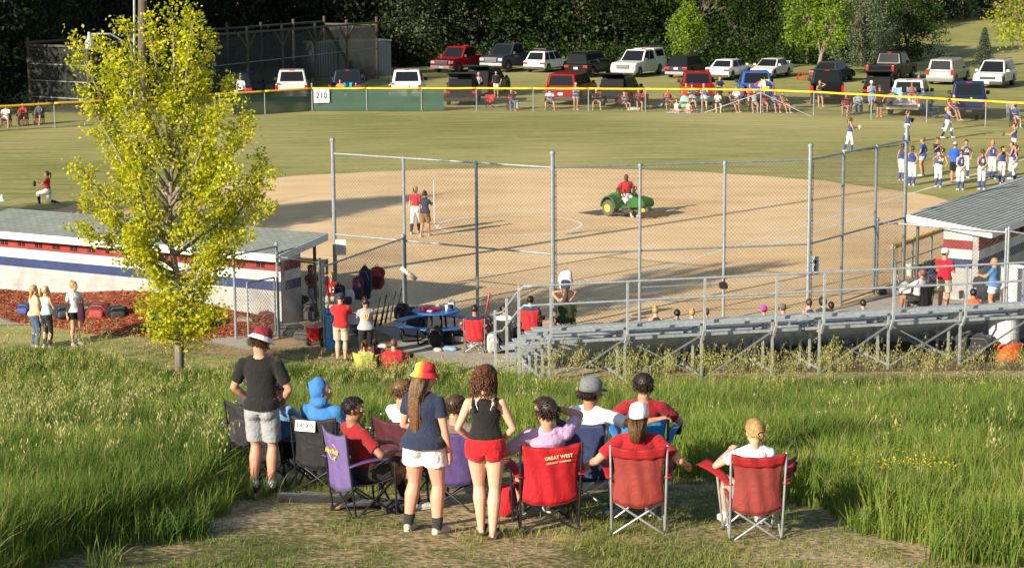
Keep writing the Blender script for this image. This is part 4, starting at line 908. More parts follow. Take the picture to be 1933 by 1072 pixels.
# ------------------------------------------------------------------ folding chairs
def camp_chair(label, pos, h, fab, frame=(.05, .05, .05), group=None, w=.50, back=.88, seatz=.38, arms=True, armfab=None, splay=0., top2=None, holder=1, tilt=0):
    e = empty('folding_chair', pos, h, label, 'folding chair', group); fm = mat('metal', frame, .4); F = mat('canvas', fab); AFm = mat('canvas', armfab or fab)
    bw, fwid, dep = w/2, w/2-.01, .46; r = .0115
    BL, BR, FL, FR = V((-bw, -.26, 0)), V((bw, -.26, 0)), V((-fwid, dep-.24, 0)), V((fwid, dep-.24, 0))
    def tube(a, b, nm='frame_tube', rr=r): mb = MB(); mb.limb(a, b, rr, rr, 8); return mb.build(nm, fm, e, smooth=True)
    lb = -.10-tilt    # how far the back leans
    tops = []
    for s, B in ((-1, BL), (1, BR)):
        topp = V((s*(w/2+.015), -.24+lb, back)); tube(V((s*(w/2-.0), -.235, .02)), topp, 'back_post'); tops.append(topp)
        F_ = FL if s < 0 else FR; tube(V((F_.x, F_.y, .02)), V((s*(w/2+splay*.4), F_.y-.02, .61)), 'front_post')
    az = .40
    X = [(BL, V((bw-.01, -.235, az-.06))), (BR, V((-bw+.01, -.235, az-.06))), (FL, V((fwid, dep-.25, az))), (FR, V((-fwid, dep-.25, az))), (BL, V((-fwid, dep-.25, az))), (FL, V((-bw, -.235, az-.04))), (BR, V((fwid, dep-.25, az))), (FR, V((bw, -.235, az-.04)))]
    for a, b in X: tube(a+V((0, 0, .02)), b, 'leg')
    mb = MB()
    for q in (BL, BR, FL, FR): mb.limb(q+V((0, 0, .012)), q+V((0, 0, .05)), .017, .014, 8)
    mb.build('foot_cap', mat('rubber', (.02, .02, .02)), e)
    # back sling
    def sheetm(fn, nu, nv, name, m, th=.004):
        P = [[fn(i/nu, j/nv) for i in range(nu+1)] for j in range(nv+1)]; mb = MB(); k = nu+1; N = k*(nv+1)
        fr = [p for row in P for p in row]; nrm = (P[0][nu]-P[0][0]).cross(P[nv][0]-P[0][0]).normalized()*th
        vs = fr+[p+nrm for p in fr]; fs = []
        for j in range(nv):
            for i in range(nu): a = j*k+i; fs += [(a, a+1, a+k+1, a+k), (N+a, N+a+k, N+a+k+1, N+a+1)]
        for i in range(nu): fs += [(i, N+i, N+i+1, i+1), (nv*k+i, nv*k+i+1, N+nv*k+i+1, N+nv*k+i)]
        for j in range(nv): fs += [(j*k, (j+1)*k, N+(j+1)*k, N+j*k), (j*k+nu, N+j*k+nu, N+(j+1)*k+nu, (j+1)*k+nu)]
        mb.add(vs, fs); return mb.build(name, m, e, smooth=True)
    zb = seatz-.03
    def backf(u, v):   # u across, v from seat to top
        z = zb+(back-zb)*v; x = (u-.5)*2*(w/2+.016*v+.0-.035*math.sin(v*PI)**1.0); sag = (1-(2*u-1)**2)
        y = -.232+lb*((z-.02)/(back-.02))-sag*(.055*(1-v*.35)); z -= sag*.035*v**3; z -= sag*.05*(1-v)**3
        return V((x, y+.006*math.sin(u*19+v*5)*(.4+sag), z+.004*math.sin(u*23)))
    bo = sheetm(backf, 18, 14, 'backrest', F)
    if top2:
        def band(u, v): q = backf(u, .80+.20*v); return q+V((0, -.008, .002))
        sheetm(band, 18, 4, 'headband', mat('canvas', top2), .012)
    def seatf(u, v): x = (u-.5)*2*(w/2-.01); y = -.235+(dep)*v; sag = 1-(2*u-1)**2; return V((x, y, seatz+.03*v-.055*sag-.03*math.sin(v*PI)))
    sheetm(seatf, 10, 8, 'seat', F)
    if arms:
        for s in (-1, 1):
            def af(u, v): y = -.27+lb*.5+(.60)*v; x = s*(w/2+.02+splay*(v)+(u-.5)*(.07+.05*v)); return V((x, y, .615+.02*math.sin(v*4)-.03*(1-v)+splay*.45*v*(.4+(u if s > 0 else 1-u)*.9)))
            sheetm(af, 3, 8, 'armrest', AFm)
        s = holder
        if s:
            c = V((s*(w/2+.04+splay*.85), .20, .60+splay*.2)); mb = MB()
            pts = [c+V((.045*math.cos(a*PI/8), .045*math.sin(a*PI/8), .012)) for a in range(17)]; mb.tube(pts, .006, 5); mb.lathe([(.043, .01), (.04, -.05), (.03, -.075)], c, 12); mb.build('cup_holder', mat('fabric', (.015, .015, .015)), e)
    # piping along the top and bottom of the back
    for v, nm in ((1, 'piping'), (0, 'piping')):
        mb = MB(); mb.tube([backf(i/16, v) for i in range(17)], .007, 5); mb.build(nm, mat('fabric', tuple(c*.6 for c in fab)), bo, smooth=True)
    return e, backf
# ------------------------------------------------------------------ vehicles
CG = mat('glass', (.012, .015, .018)); CB = mat('plastic', (.02, .02, .022), .5); CH = mat('metal', (.6, .6, .6), .2); RUB = mat('rubber', (.022, .022, .022)); RIM = mat('metal', (.42, .43, .44), .3)
TL = mat('lamp', (.45, .01, .01)); HLm = mat('lamp', (.6, .62, .62)); PLT = mat('plastic', (.6, .62, .65)); 
def arch(yc, r, z0, n=9): return [(yc+r*math.cos(PI*i/(n-1)), z0+r*math.sin(PI*i/(n-1))*1.0) for i in range(n)]   # from front to rear side of the arch
def vehicle(kind, label, pos, h, col, hatch=False, gate='up', topper=False, rack=False, rough=None, lift=0, rim=None, name=None, lower=None, plate=True, wheelr=None, group=None, spoiler=False, scale=1):
    D = dict(suv=(4.85, .97, 1.80, 1.02, .22), crossover=(4.5, .91, 1.62, .92, .22), sedan=(4.85, .92, 1.44, .90, .17), van=(5.0, .96, 1.76, .95, .17), bigsuv=(5.5, 1.02, 1.93, 1.12, .25), pickup=(5.8, 1.0, 1.95, 1.15, .28))[kind]
    L, w, Ht, zb, gc = D; wr = wheelr or dict(sedan=.33, crossover=.35, van=.34).get(kind, .39); gc += lift; zb += lift; Ht += lift
    e = empty(name or dict(suv='parked_suv', crossover='parked_crossover', sedan='parked_sedan', van='parked_minivan', bigsuv='parked_suv', pickup='pickup_truck')[kind], pos, h, label, dict(sedan='car', crossover='car', van='minivan', pickup='pickup truck').get(kind, 'SUV'), group)
    P = mat('paint', col, rough); y0, y1 = -L/2, L/2; yr, yf = y0+.19*L, y1-.175*L; ra = wr+.07; z0 = gc
    if kind == 'pickup': yr = y0+.21*L
    ar = [(yy, zz) for yy, zz in arch(yr, ra, wr)]; af = [(yy, zz) for yy, zz in arch(yf, ra, wr)]
    hood = dict(sedan=.80, crossover=.93, van=.95, suv=1.05, bigsuv=1.16, pickup=1.18)[kind]+lift
    bedf = y0+1.85 if kind == 'pickup' else None
    arf = [(yy, max(zz, z0)) for yy, zz in af]; arr = [(yy, max(zz, z0)) for yy, zz in ar]
    if kind == 'pickup':
        prof = [(bedf+.03, z0), (bedf+.03, zb), (y1-1.55, zb), (y1-1.45, hood), (y1-.25, hood-.10), (y1-.04, hood-.28), (y1, .62+lift), (y1-.03, z0+.08)]+arf
        mb = MB(); mb.prism_yz(prof, -w, w); body = mb.build('body', P, e, bevel=.05)
        mb = MB(); pr2 = [(bedf, z0+.1), (bedf, zb+.04), (y0+.03, zb+.04), (y0+.03, z0+.15)]; pr2 = [(bedf, z0+.1), (bedf, zb+.04), (y0+.03, zb+.04), (y0+.03, z0+.2)]+list(reversed([(a, b) for a, b in arr]))
        for s in (-1, 1): mb.prism_yz(pr2, *( (-w, -w+.12) if s < 0 else (w-.12, w)))
        mb.box((0, (y0+bedf)/2, .62+lift), (2*w-.26, bedf-y0-.06, .08)); mb.box((0, bedf-.04, (zb+.64+lift)/2), (2*w-.26, .06, zb-.62-lift)); mb.build('truck_bed', P, e, bevel=.02)
        tg = MB()
        if gate == 'down': tg.box((0, y0-.27, .66+lift), (2*w-.3, .54, .07))
        elif gate == 'up': tg.box((0, y0+.06, (zb+.66+lift)/2), (2*w-.3, .07, zb-.64-lift))
        tgo = tg.build('tailgate', P if gate == 'up' else CB, e, bevel=.015)
        mb = MB(); mb.box((0, y0-.06, .52+lift), (2*w-.06, .16, .2)); mb.build('rear_bumper', CH if col[0] > .2 else CB, e, bevel=.03)
    else:
        tr = zb if kind != 'sedan' else zb+.04
        prof = [(y0+.02, z0+.1), (y0, .55+lift), (y0+.05, tr-.05), (y0+.14, tr), (y1-1.35 if kind == 'sedan' else y1-1.15, zb+.01), (y1-.35, hood-.06), (y1-.08, hood-.22), (y1, .5+lift), (y1-.05, z0+.04)]+arf+arr
        mb = MB(); mb.prism_yz(prof, -w, w); body = mb.build('body', P, e, bevel=.11)
        mb = MB(); mb.box((0, y0+.03, z0+.17), (2*w-.08, .14, .22)); mb.build('rear_bumper', mat('plastic', lower, .5) if lower else CB, e, bevel=.04)
    mb = MB(); mb.box((0, y1-.02, z0+.20), (2*w-.06, .16, .22)); mb.build('front_bumper', CH if kind == 'pickup' else (mat('plastic', lower, .5) if lower else CB), e, bevel=.04)
    mb = MB(); mb.box((0, 0, z0+.16), (2*w-.3, L-.6, .2)); mb.build('underbody', CB, e)
    # greenhouse
    if kind == 'pickup': g = (bedf+.06, y1-1.5, bedf+.28, y1-2.35)
    elif kind == 'sedan': g = (y0+.72, y1-1.15, y0+1.35, y1-2.05)
    elif kind == 'crossover': g = (y0+.12, y1-1.02, y0+.62, y1-1.85)
    elif kind == 'van': g = (y0+.08, y1-.75, y0+.30, y1-1.75)
    else: g = (y0+.08, y1-1.15, y0+.32, y1-1.95)
    wb, wt = w-.04, (w-.20 if kind in ('pickup', 'bigsuv', 'van') else w-.27); zt = Ht; zc = zb-.04
    if topper: pass
    c = [V((-wb, g[0], zc)), V((wb, g[0], zc)), V((wb, g[1], zc)), V((-wb, g[1], zc)), V((-wt, g[2], zt)), V((wt, g[2], zt)), V((wt, g[3], zt)), V((-wt, g[3], zt))]
    mb = MB(); mb.add(c, [(3, 2, 1, 0), (4, 5, 6, 7), (0, 1, 5, 4), (1, 2, 6, 5), (2, 3, 7, 6), (3, 0, 4, 7)]); cab = mb.build('cab', P, e, bevel=.09)
    def pane(a, b, c_, d, u0, u1, v0, v1, nm, par=cab, m=CG):
        q = lambda u, v: a.lerp(b, u).lerp(d.lerp(c_, u), v); n = (b-a).cross(d-a).normalized(); mb = MB()
        mid = (a+b+c_+d)/4; n = n if n.dot(mid-V((0, 0, 1.2))) > 0 else -n
        vs = [q(u0, v0)+n*.008, q(u1, v0)+n*.008, q(u1-(.0), v1)+n*.008, q(u0, v1)+n*.008]; mb.add(vs+[x-n*.02 for x in vs], [(0, 1, 2, 3), (7, 6, 5, 4), (0, 4, 5, 1), (1, 5, 6, 2), (2, 6, 7, 3), (3, 7, 4, 0)]); return mb.build(nm, m, par)
    if hatch:
        dk = MB(); a = (c[0]+c[1])/2
        vs = [V((-wb+.1, g[0]-.012, zc-.35)), V((wb-.1, g[0]-.012, zc-.35)), V((wt-.04, g[2]-.02, zt-.1)), V((-wt+.04, g[2]-.02, zt-.1))]
        dk.box((0, y0+.06, (zt+zc-.5)/2+.03), (2*wt-.02, .20, zt-zc+.25)); dk.build('cargo_opening', mat('fabric', (.012, .012, .014)), cab)
        hg = MB(); hy = g[2]-.02; n = 8; pts = []
        for i in range(n+1):
            t = i/n; pts.append((hy-1.15*t, zt+.02+.30*math.sin(t*PI*.62)))
        for s in (0, 1): pass
        vs = []
        for (yy, zz) in pts: vs += [V((-wt-.12*math.sin((hy-yy)/1.15*PI*.5), yy, zz)), V((wt+.12*math.sin((hy-yy)/1.15*PI*.5), yy, zz))]
        m_ = len(vs); vs += [q+V((0, .02, -.06)) for q in vs]; fs = []
        for i in range(n): fs += [(2*i, 2*i+1, 2*i+3, 2*i+2), (m_+2*i, m_+2*i+2, m_+2*i+3, m_+2*i+1), (2*i, 2*i+2, m_+2*i+2, m_+2*i), (2*i+1, m_+2*i+1, m_+2*i+3, 2*i+3)]
        fs += [(0, m_, m_+1, 1), (2*n, 2*n+1, m_+2*n+1, m_+2*n)]
        hg.add(vs, fs); ho = hg.build('liftgate', P, e, smooth=False)
        mb = MB(); mb.box((0, hy-.45, zt+.19), (1.1, .5, .03), M=Matrix.Rotation(R(-12), 3, 'X')); mb.build('liftgate_window', CG, ho)
    else: pane(c[0], c[1], c[5], c[4], .09, .91, .16, .88, 'rear_window')
    pane(c[3], c[2], c[6], c[7], .06, .94, .08, .92, 'windshield')
    ns = dict(pickup=2, sedan=2, crossover=3, van=3, suv=3, bigsuv=3)[kind]
    for s, (a, b, c_, d) in ((1, (c[1], c[2], c[6], c[5])), (-1, (c[0], c[3], c[7], c[4]))):
        edges = {2: [(.10, .50), (.54, .95)], 3: [(.05, .27), (.31, .60), (.64, .95)]}[ns]
        for u0, u1 in edges: pane(a, b, c_, d, u0, u1, .14, .88, 'side_window')
    if topper:
        q = [V((-w+.02, y0+.05, zb+.03)), V((w-.02, y0+.05, zb+.03)), V((w-.02, bedf+.0, zb+.03)), V((-w+.02, bedf, zb+.03)), V((-wt-.02, y0+.25, zt+.02)), V((wt+.02, y0+.25, zt+.02)), V((wt+.02, bedf+.2, zt+.02)), V((-wt-.02, bedf+.2, zt+.02))]
        mb = MB(); mb.add(q, [(3, 2, 1, 0), (4, 5, 6, 7), (0, 1, 5, 4), (1, 2, 6, 5), (2, 3, 7, 6), (3, 0, 4, 7)]); tp = mb.build('topper', P, e, bevel=.04)
        for a, b, c_, d in ((q[1], q[2], q[6], q[5]), (q[0], q[3], q[7], q[4])): pane(a, b, c_, d, .15, .9, .25, .85, 'side_window', tp)
        mb = MB(); mb.box((0, y0-.1, zt+.22), (1.5, .75, .03), M=Matrix.Rotation(R(-10), 3, 'X')); mb.build('topper_hatch', CG, tp)
    # wheels
    Rm = mat('metal', rim, .3) if rim else RIM
    for yy in (yr, yf):
        for s in (-1, 1):
            tw = .24; c0 = V((s*(w-.12-tw/2+.10), yy, wr)); mb = MB(); hw = tw/2
            mb.lathe([(wr*.62, -hw), (wr*.93, -hw), (wr, -hw*.7), (wr, hw*.7), (wr*.93, hw), (wr*.62, hw)], c0, 24, V((1, 0, 0))); wo = mb.build('wheel', RUB, e, smooth=False)
            mb = MB(); o_ = c0+V((s*(hw-.012), 0, 0)); mb.lathe([(wr*.66, -.02), (wr*.64, .012), (wr*.55, .0), (wr*.2, .0), (wr*.16, .02), (.02, .02)], o_, 20, V((s, 0, 0)))
            for k in range(6): a = k*PI/3; mb.beam(o_+V((s*.012, math.cos(a)*wr*.15, math.sin(a)*wr*.15)), o_+V((s*.015, math.cos(a)*wr*.6, math.sin(a)*wr*.6)), .04, .02)
            mb.build('rim', Rm, wo)
    # lamps, plate, mirrors, grille
    tz = zb-.18 if kind != 'sedan' else zb-.14
    for s in (-1, 1):
        mb = MB()
        if kind == 'pickup': mb.box((s*(w-.075), y0+.02, zb-.2), (.16, .05, .40))
        elif kind in ('van', 'bigsuv'): mb.box((s*(w-.11), y0+.035, zb-.06), (.20, .10, .42))
        else: mb.box((s*(w-.20), y0+.05, tz), (.36, .12, .16))
        mb.build('taillight', TL, e, bevel=.02)
        mb = MB(); mb.box((s*(w-.20), y1-.07, hood-.32 if kind == 'pickup' else hood-.26), (.34, .14, .20 if kind == 'pickup' else .15)); mb.build('headlight', HLm, e, bevel=.03)
        mb = MB(); mb.box((s*(w+.09), g[1]-.35, zb+.12), (.20, .10, .15 if kind != 'pickup' else .22)); mb.build('mirror', P if kind != 'pickup' else CB, e, bevel=.03)
        mb = MB(); mb.box((s*(w+.004), (g[0]+g[1])/2+.1, zb-.14), (.012, .16, .03)); mb.box((s*(w+.004), g[1]-.75, zb-.14), (.012, .16, .03)); mb.build('door_handle', CH if kind == 'pickup' else P, e)
        mb = MB()
        for yy in ((g[0]+g[1])/2-.12, g[1]-.5, (g[0]+g[1])/2+.75 if kind != 'pickup' else g[1]-1.3): mb.box((s*(w+.0015), yy, (zb+z0)/2+.1), (.006, .012, zb-z0-.3))
        mb.build('door_seam', CB, e)
    mb = MB(); mb.box((0, y1-.01, hood-.36 if kind == 'pickup' else hood-.33), (1.05, .10, .34 if kind == 'pickup' else .2)); gr_ = mb.build('grille', CB, e, bevel=.02)
    if kind == 'pickup': mb = MB(); [mb.box((0, y1+.045, hood-.46+.1*k), (1.0, .02, .03)) for k in range(3)]; mb.box((0, y1+.04, hood-.2), (1.12, .03, .04)); mb.build('chrome_bar', CH, gr_)
    if plate:
        mb = MB(); mb.box((0, (y0-.145) if kind == 'pickup' else (y0-.012), (.55 if kind == 'pickup' else .72)+lift), (.32, .015, .16)); mb.build('license_plate', PLT, e)
        mb = MB(); mb.box((0, y1+.07, z0+.22), (.32, .015, .16)); mb.build('license_plate', PLT, e)
    if rack:
        mb = MB()
        for s in (-1, 1): mb.tube([(s*(wt-.06), g[2]+.25, zt+.02), (s*(wt-.06), g[2]+.3, zt+.08), (s*(wt-.06), g[3]-.3, zt+.08), (s*(wt-.06), g[3]-.2, zt+.02)], .02, 6)
        for yy in (g[2]+.5, g[3]-.6): mb.tube([(-wt+.06, yy, zt+.09), (wt-.06, yy, zt+.09)], .018, 6)
        mb.build('roof_rack', CB, e)
        if rack == 2: mb = MB(); mb.box((0, (g[2]+g[3])/2, zt+.16), (1.1, 1.2, .10)); mb.build('roof_basket', CB, e, bevel=.03)
    if kind == 'pickup': mb = MB(); mb.box((0, g[2]-.01, zt+.0), (.30, .03, .05)); mb.build('brake_light', TL, cab)
    if spoiler: mb = MB(); mb.box((0, y0+.15, zb+.22), (1.5, .22, .03)); mb.box((-.65, y0+.15, zb+.12), (.04, .1, .2)); mb.box((.65, y0+.15, zb+.12), (.04, .1, .2)); mb.build('spoiler', P, e, bevel=.01)
    e.scale = (scale,)*3
    return e
BLK = (.010, .011, .013); DKB = (.010, .018, .04); WHT = (.72, .73, .73)
RA = R(28)
def rear_at(px, py, L_, h): return G(px, py)+V((math.sin(h), math.cos(h), 0))*L_/2
# front row, tailgates and liftgates towards the field
vehicle('suv', 'dark blue SUV behind the fence, just behind the man in a white tee', G(449, 197)+V((0, 3.5, 0)), R(4), DKB, name='parked_suv')
vehicle('pickup', 'silver pickup behind the green windscreen with two people leaning over its bed', G(541, 197)+V((0, 3.6, 0)), R(-5), (.5, .5, .5), gate='up')
PKN = vehicle('pickup', 'navy pickup with chairs in its bed just right of the 210 sign', G(651, 197)+V((0, 3.5, 0)), R(1), (.012, .02, .05), gate='up')
vehicle('pickup', 'white pickup parked behind the right half of the green windscreen', G(765, 197)+V((0, 3.5, 0)), R(1), WHT, gate='up')
vehicle('suv', 'dark grey SUV with raised liftgate where the green windscreen ends', G(868, 200)+V((.2, 2.2, 0)), R(3), (.03, .028, .03), hatch=True)
vehicle('suv', 'dark green SUV with raised liftgate, partly behind the grey one', G(903, 183)+V((.6, 2.0, 0)), R(14), (.02, .035, .025), hatch=True)
vehicle('bigsuv', 'long dark red SUV parked behind the outfield fence', G(1058, 200)+V((.75, 2.6, 0)), R(16), (.22, .012, .015))
vehicle('suv', 'black SUV with raised liftgate right of the dark red SUV', G(1158, 203)+V((.6, 2.4, 0)), R(16), BLK, hatch=True)
vehicle('pickup', 'red pickup with people sitting on its open tailgate', G(1325, 202)+V((0, 3.4, 0)), R(3), (.20, .012, .018), gate='down')
vehicle('pickup', 'bright blue pickup behind the striped umbrella', G(1438, 203)+V((0, 3.4, 0)), R(3), (.02, .09, .36), gate='down', lift=.05)
vehicle('pickup', 'black pickup with a woman sitting in its open bed', G(1556, 200)+V((.6, 3.0, 0)), R(8), BLK, gate='down', lift=.05)
vehicle('suv', 'black SUV with raised liftgate beside a man in a blue tank top', G(1655, 198)+V((.6, 2.4, 0)), R(12), BLK, hatch=True)
vehicle('pickup', 'silver white pickup with folding chairs standing in its bed', G(1708, 222)+V((.9, 3.1, 0)), R(20), (.62, .64, .66), gate='down')
vehicle('pickup', 'dark blue pickup at the right end of the front row', G(1834, 228)+V((.5, 3.1, 0)), R(12), (.010, .025, .09), gate='down')
# back row
def brow(kind, px, py, col, label, rev=False, yaw=RA, **k):
    return vehicle(kind, label, G(px, py)+V((0, 1.2, 0)), yaw+(PI if rev else 0), col, **k)
brow('pickup', 868, 137, (.36, .008, .014), 'bright red pickup facing the camera at the left end of the back row', True)
brow('pickup', 960, 136, (.03, .045, .065), 'old square-nosed dark blue pickup on tall tyres beside the red pickup', True, lift=.18, wheelr=.46, gate='up')
brow('crossover', 1033, 137, WHT, 'white crossover with black roof rack seen from behind', rack=2, lower=(.03, .03, .03))
brow('suv', 1115, 146, BLK, 'black SUV in the back row left of the white pickup with topper', rack=1)
brow('pickup', 1208, 145, WHT, 'white pickup with a topper whose rear hatch is raised', True, topper=True)
brow('crossover', 1301, 147, (.014, .015, .018), 'black crossover behind the small bright green tree', lower=(.25, .25, .25))
brow('sedan', 1380, 151, WHT, 'white sedan seen from behind, left one of two white sedans')
brow('sedan', 1460, 148, (.68, .68, .66), 'white sedan facing the camera with a small rear spoiler', True, spoiler=True, scale=.95)
brow('sedan', 1576, 156, (.04, .045, .055), 'dark grey sedan parked alone below the big green tree')
brow('pickup', 1690, 152, BLK, 'black pickup with red taillights, right of the dark grey sedan')
brow('van', 1797, 159, (.30, .30, .29), 'silver grey minivan seen from behind near the small spruce', yaw=R(26), lower=(.12, .12, .12))
brow('suv', 1886, 166, WHT, 'white SUV facing the camera at the right end of the back row', True, yaw=R(26), rack=1)
# ------------------------------------------------------------------ trees
def leaves(C, n, spread, size, rg, flat=.6, out=None, yaw=None):
    """n leaf quads gathered round each centre; returns verts, rnd"""
    K = len(C); idx = np.repeat(np.arange(K), n); P = C[idx]+rg.normal(0, 1, (K*n, 3))*spread
    N = rg.normal(0, 1, (K*n, 3)); N[:, 2] += flat; N /= np.linalg.norm(N, axis=1)[:, None]
    A = np.cross(N, rg.normal(0, 1, (K*n, 3))); A /= np.linalg.norm(A, axis=1)[:, None]; B = np.cross(N, A)
    s = size*(.6+.8*rg.random((K*n, 1))); a, b = A*s, B*s*.75
    q = np.stack([P-a, P-b*.9+N*s*.15, P+a, P+b*.9+N*s*.15], 1).reshape(-1, 3)
    r = np.repeat(np.clip(np.repeat(rg.random(K), n)*.55+rg.random(K*n)*.5, 0, 1), 4); return q, r
def leafobj(name, q, r, m, parent):
    n = len(q)//4; return npmesh(name, q, np.arange(4*n).reshape(n, 4), m, parent, rnd=r)
BARK = mat('wood', (.13, .105, .08)); BARKL = mat('wood', (.22, .19, .155))
def grow(base, d, L, r, depth, rg, mb, tips, up=.25, spread=.6, n=3, wob=.12):
    pts = [base]; rs = [r]; p = base.copy(); dd = d.copy(); k = 5
    for i in range(k):
        dd = (dd+V((rg.gauss(0, wob), rg.gauss(0, wob), rg.gauss(0, wob)+up*.12))).normalized(); p = p+dd*L/k; pts.append(p.copy()); rs.append(r*(1-.5*(i+1)/k))
        if depth <= 1: tips.append(p.copy())
    mb.tube(pts, rs, 6)
    if depth > 0:
        for j in range(n):
            t = rg.uniform(.35, 1.0); i = min(k-1, int(t*k)); q = pts[i].lerp(pts[i+1], t*k-i if t < 1 else 1)
            e1, e2 = basis(dd); a = rg.uniform(0, 6.28); nd = (dd+(e1*math.cos(a)+e2*math.sin(a))*spread*rg.uniform(.7, 1.3)+V((0, 0, up))).normalized()
            grow(q, nd, L*rg.uniform(.5, .75), rs[i]*.6, depth-1, rg, mb, tips, up, spread, n, wob)
    else: tips.append(p.copy())
# the yellow-green maple, limb by limb after the photograph (height above ground, reach to the left/right)
def maple():
    rg = random.Random(5); n_ = np.random.default_rng(5); e = empty('maple_tree', (-7.88, 46.7, 0), 0, 'young maple with sunlit yellow-green leaves in front of the left dugout', 'tree'); e.scale = (1.07, 1.0, 1.035)
    mb = MB(); tips = []
    tr = [V((0, 0, -.1)), V((.02, 0, 1.0)), V((.1, .0, 1.6)), V((.02, .05, 2.3)), V((-.12, 0, 3.3)), V((-.05, .05, 4.4)), V((.0, 0, 5.6)), V((.12, 0, 6.8)), V((.12, 0, 8.35))]
    mb.tube(tr, [.115, .10, .085, .075, .06, .05, .04, .026, .010], 9)
    limbs = [ # z0, end (x, y, z)
        (1.3, (.55, .3, 2.0)), (1.2, (-.5, -.3, 1.7)), (1.5, (1.1, .2, 2.7)), (1.6, (-.75, .5, 2.6)), (.9, (-.2, -.6, 1.25)), (1.0, (.45, -.3, 1.2)), (1.8, (.9, -.5, 3.2)), (1.7, (-.7, -.4, 3.0)), (2.1, (1.1, .8, 3.5)), (2.2, (-.9, -.8, 3.3)), (1.3, (.9, -.2, 1.5)),
        (2.2, (1.75, .1, 4.3)), (2.3, (-1.6, .2, 4.1)), (2.5, (-1.95, -.3, 4.9)), (2.8, (1.9, .5, 4.9)), (3.0, (1.25, -.9, 4.8)), (3.0, (-1.3, 1.0, 4.6)), (3.2, (.5, 1.5, 5.0)), (2.8, (.9, -.9, 4.3)), (2.9, (-.6, .9, 4.0)),
        (3.2, (-.6, -1.4, 5.0)), (3.4, (-1.6, .5, 5.6)), (3.6, (1.5, .6, 5.9)), (3.8, (-1.85, -.2, 6.6)), (3.9, (1.1, -.5, 6.3)), (4.2, (-1.4, .5, 7.0)), (4.2, (.7, 1.0, 6.8)), (3.9, (-2.0, .2, 7.5)), (4.1, (1.3, .4, 6.7)), (4.0, (1.7, -.2, 5.5)),
        (4.5, (-.95, -.7, 7.2)), (4.7, (.85, .2, 7.7)), (4.9, (-.95, .3, 8.0)), (5.0, (.6, -.3, 8.2)), (5.2, (-.45, 0, 8.1)), (5.0, (-1.4, -.1, 7.7)), (5.4, (.3, .2, 8.0)), (2.4, (2.15, -.1, 3.9)), (2.3, (2.0, .3, 4.6)), (2.6, (-2.05, .4, 4.0)), (2.4, (-1.9, -.2, 3.6))]
    def at(z):
        for a, b in zip(tr, tr[1:]):
            if a.z <= z <= b.z: return a.lerp(b, (z-a.z)/(b.z-a.z))
    for z0, E_ in limbs:
        a = at(z0); b = V(E_); c = a.lerp(b, .5)+V((0, 0, -.12*(b-a).length))+V((rg.gauss(0, .08), rg.gauss(0, .08), 0)); r0 = .02+.011*(b-a).length
        pts = [a, a.lerp(c, .5)+V((0, 0, -.02)), c, c.lerp(b, .5)+V((0, 0, .03)), b]; mb.tube(pts, [r0, r0*.85, r0*.65, r0*.4, .006], 6)
        Lb = (b-a).length; K = int(4+Lb*3.0)
        for k in range(K):
            t = .22+.78*(k+.5)/K; i = min(3, int(t*4)); q = pts[i].lerp(pts[i+1], t*4-i); d = (b-a).normalized(); e1, e2 = basis(d); an = rg.uniform(0, 6.28)
            sd = (d*.8+(e1*math.cos(an)+e2*math.sin(an))*.9+V((0, 0, .35))).normalized(); l = rg.uniform(.2, .60)*(1.1-.45*t)
            q2 = q+sd*l; mb.tube([q, q.lerp(q2, .5)+V((0, 0, .02)), q2], [.008, .006, .003], 4); tips += [q.lerp(q2, .45), q.lerp(q2, .75), q2, q2+V((rg.gauss(0, .08), rg.gauss(0, .08), rg.gauss(0, .08)))]
        tips.append(b)
    for k in range(46): z = rg.uniform(2.6, 8.6); q = at(min(z, 8.3)); a = rg.uniform(0, 6.28); l = rg.uniform(.15, .8)*(1-max(0, z-4.5)/4.2); tips.append(q+V((math.cos(a)*l, math.sin(a)*l, rg.uniform(0, .15))))
    mb.build('trunk', BARKL, e, smooth=True)
    tips += [V((rg.gauss(0, .28), rg.gauss(0, .28), rg.uniform(.75, 2.2))) for _ in range(70)]; C = np.array([tuple(t) for t in tips]); q, r = leaves(C, 20, .10, .041, n_, .7)
    leafobj('crown', q, r, leafmat('maple_leaf', (.24, .32, .012), (.78, .74, .04), .5), e)
maple()
def tree_proto(seed, ht, cr, nclump, m, trunk_h, leaf=.16, per=26, low=.15, dense=1., bark=BARK, name='tree', cl=.55):
    rg = random.Random(seed); n_ = np.random.default_rng(seed); e = empty(name, (0, 0, 0)); mb = MB(); tips = []
    grow(V((0, 0, -.2)), V((0, 0, 1)), ht*.6, ht*.018+.05, 3, rg, mb, tips, .25, .75, 4, .07); mb.build('trunk', bark, e, smooth=True)
    C = []
    while len(C) < nclump:
        t = n_.random()**.8; z = ht*(low+(1-low)*t); w = cr*math.sin(min(1, (t*.92+.10))*PI)**.6*(1-.25*t); a = n_.random()*2*PI; rr_ = w*(.35+.75*n_.random()**.6)*(1+.25*math.sin(a*3+seed)+.2*math.sin(a*5+z)); C.append((rr_*math.cos(a), rr_*math.sin(a), z+n_.normal()*.2))
    C = np.array(C); q, r = leaves(C, per, cl, leaf, n_, .5); leafobj('crown', q, r, m, e)
    return e
LD = leafmat('dark_leaf', (.007, .016, .004), (.026, .048, .009), .2); LM = leafmat('mid_leaf', (.014, .034, .006), (.045, .085, .012), .25); LL = leafmat('lime_leaf', (.10, .19, .012), (.24, .34, .03), .4)
LS = leafmat('silver_leaf', (.05, .08, .04), (.17, .21, .12), .2)
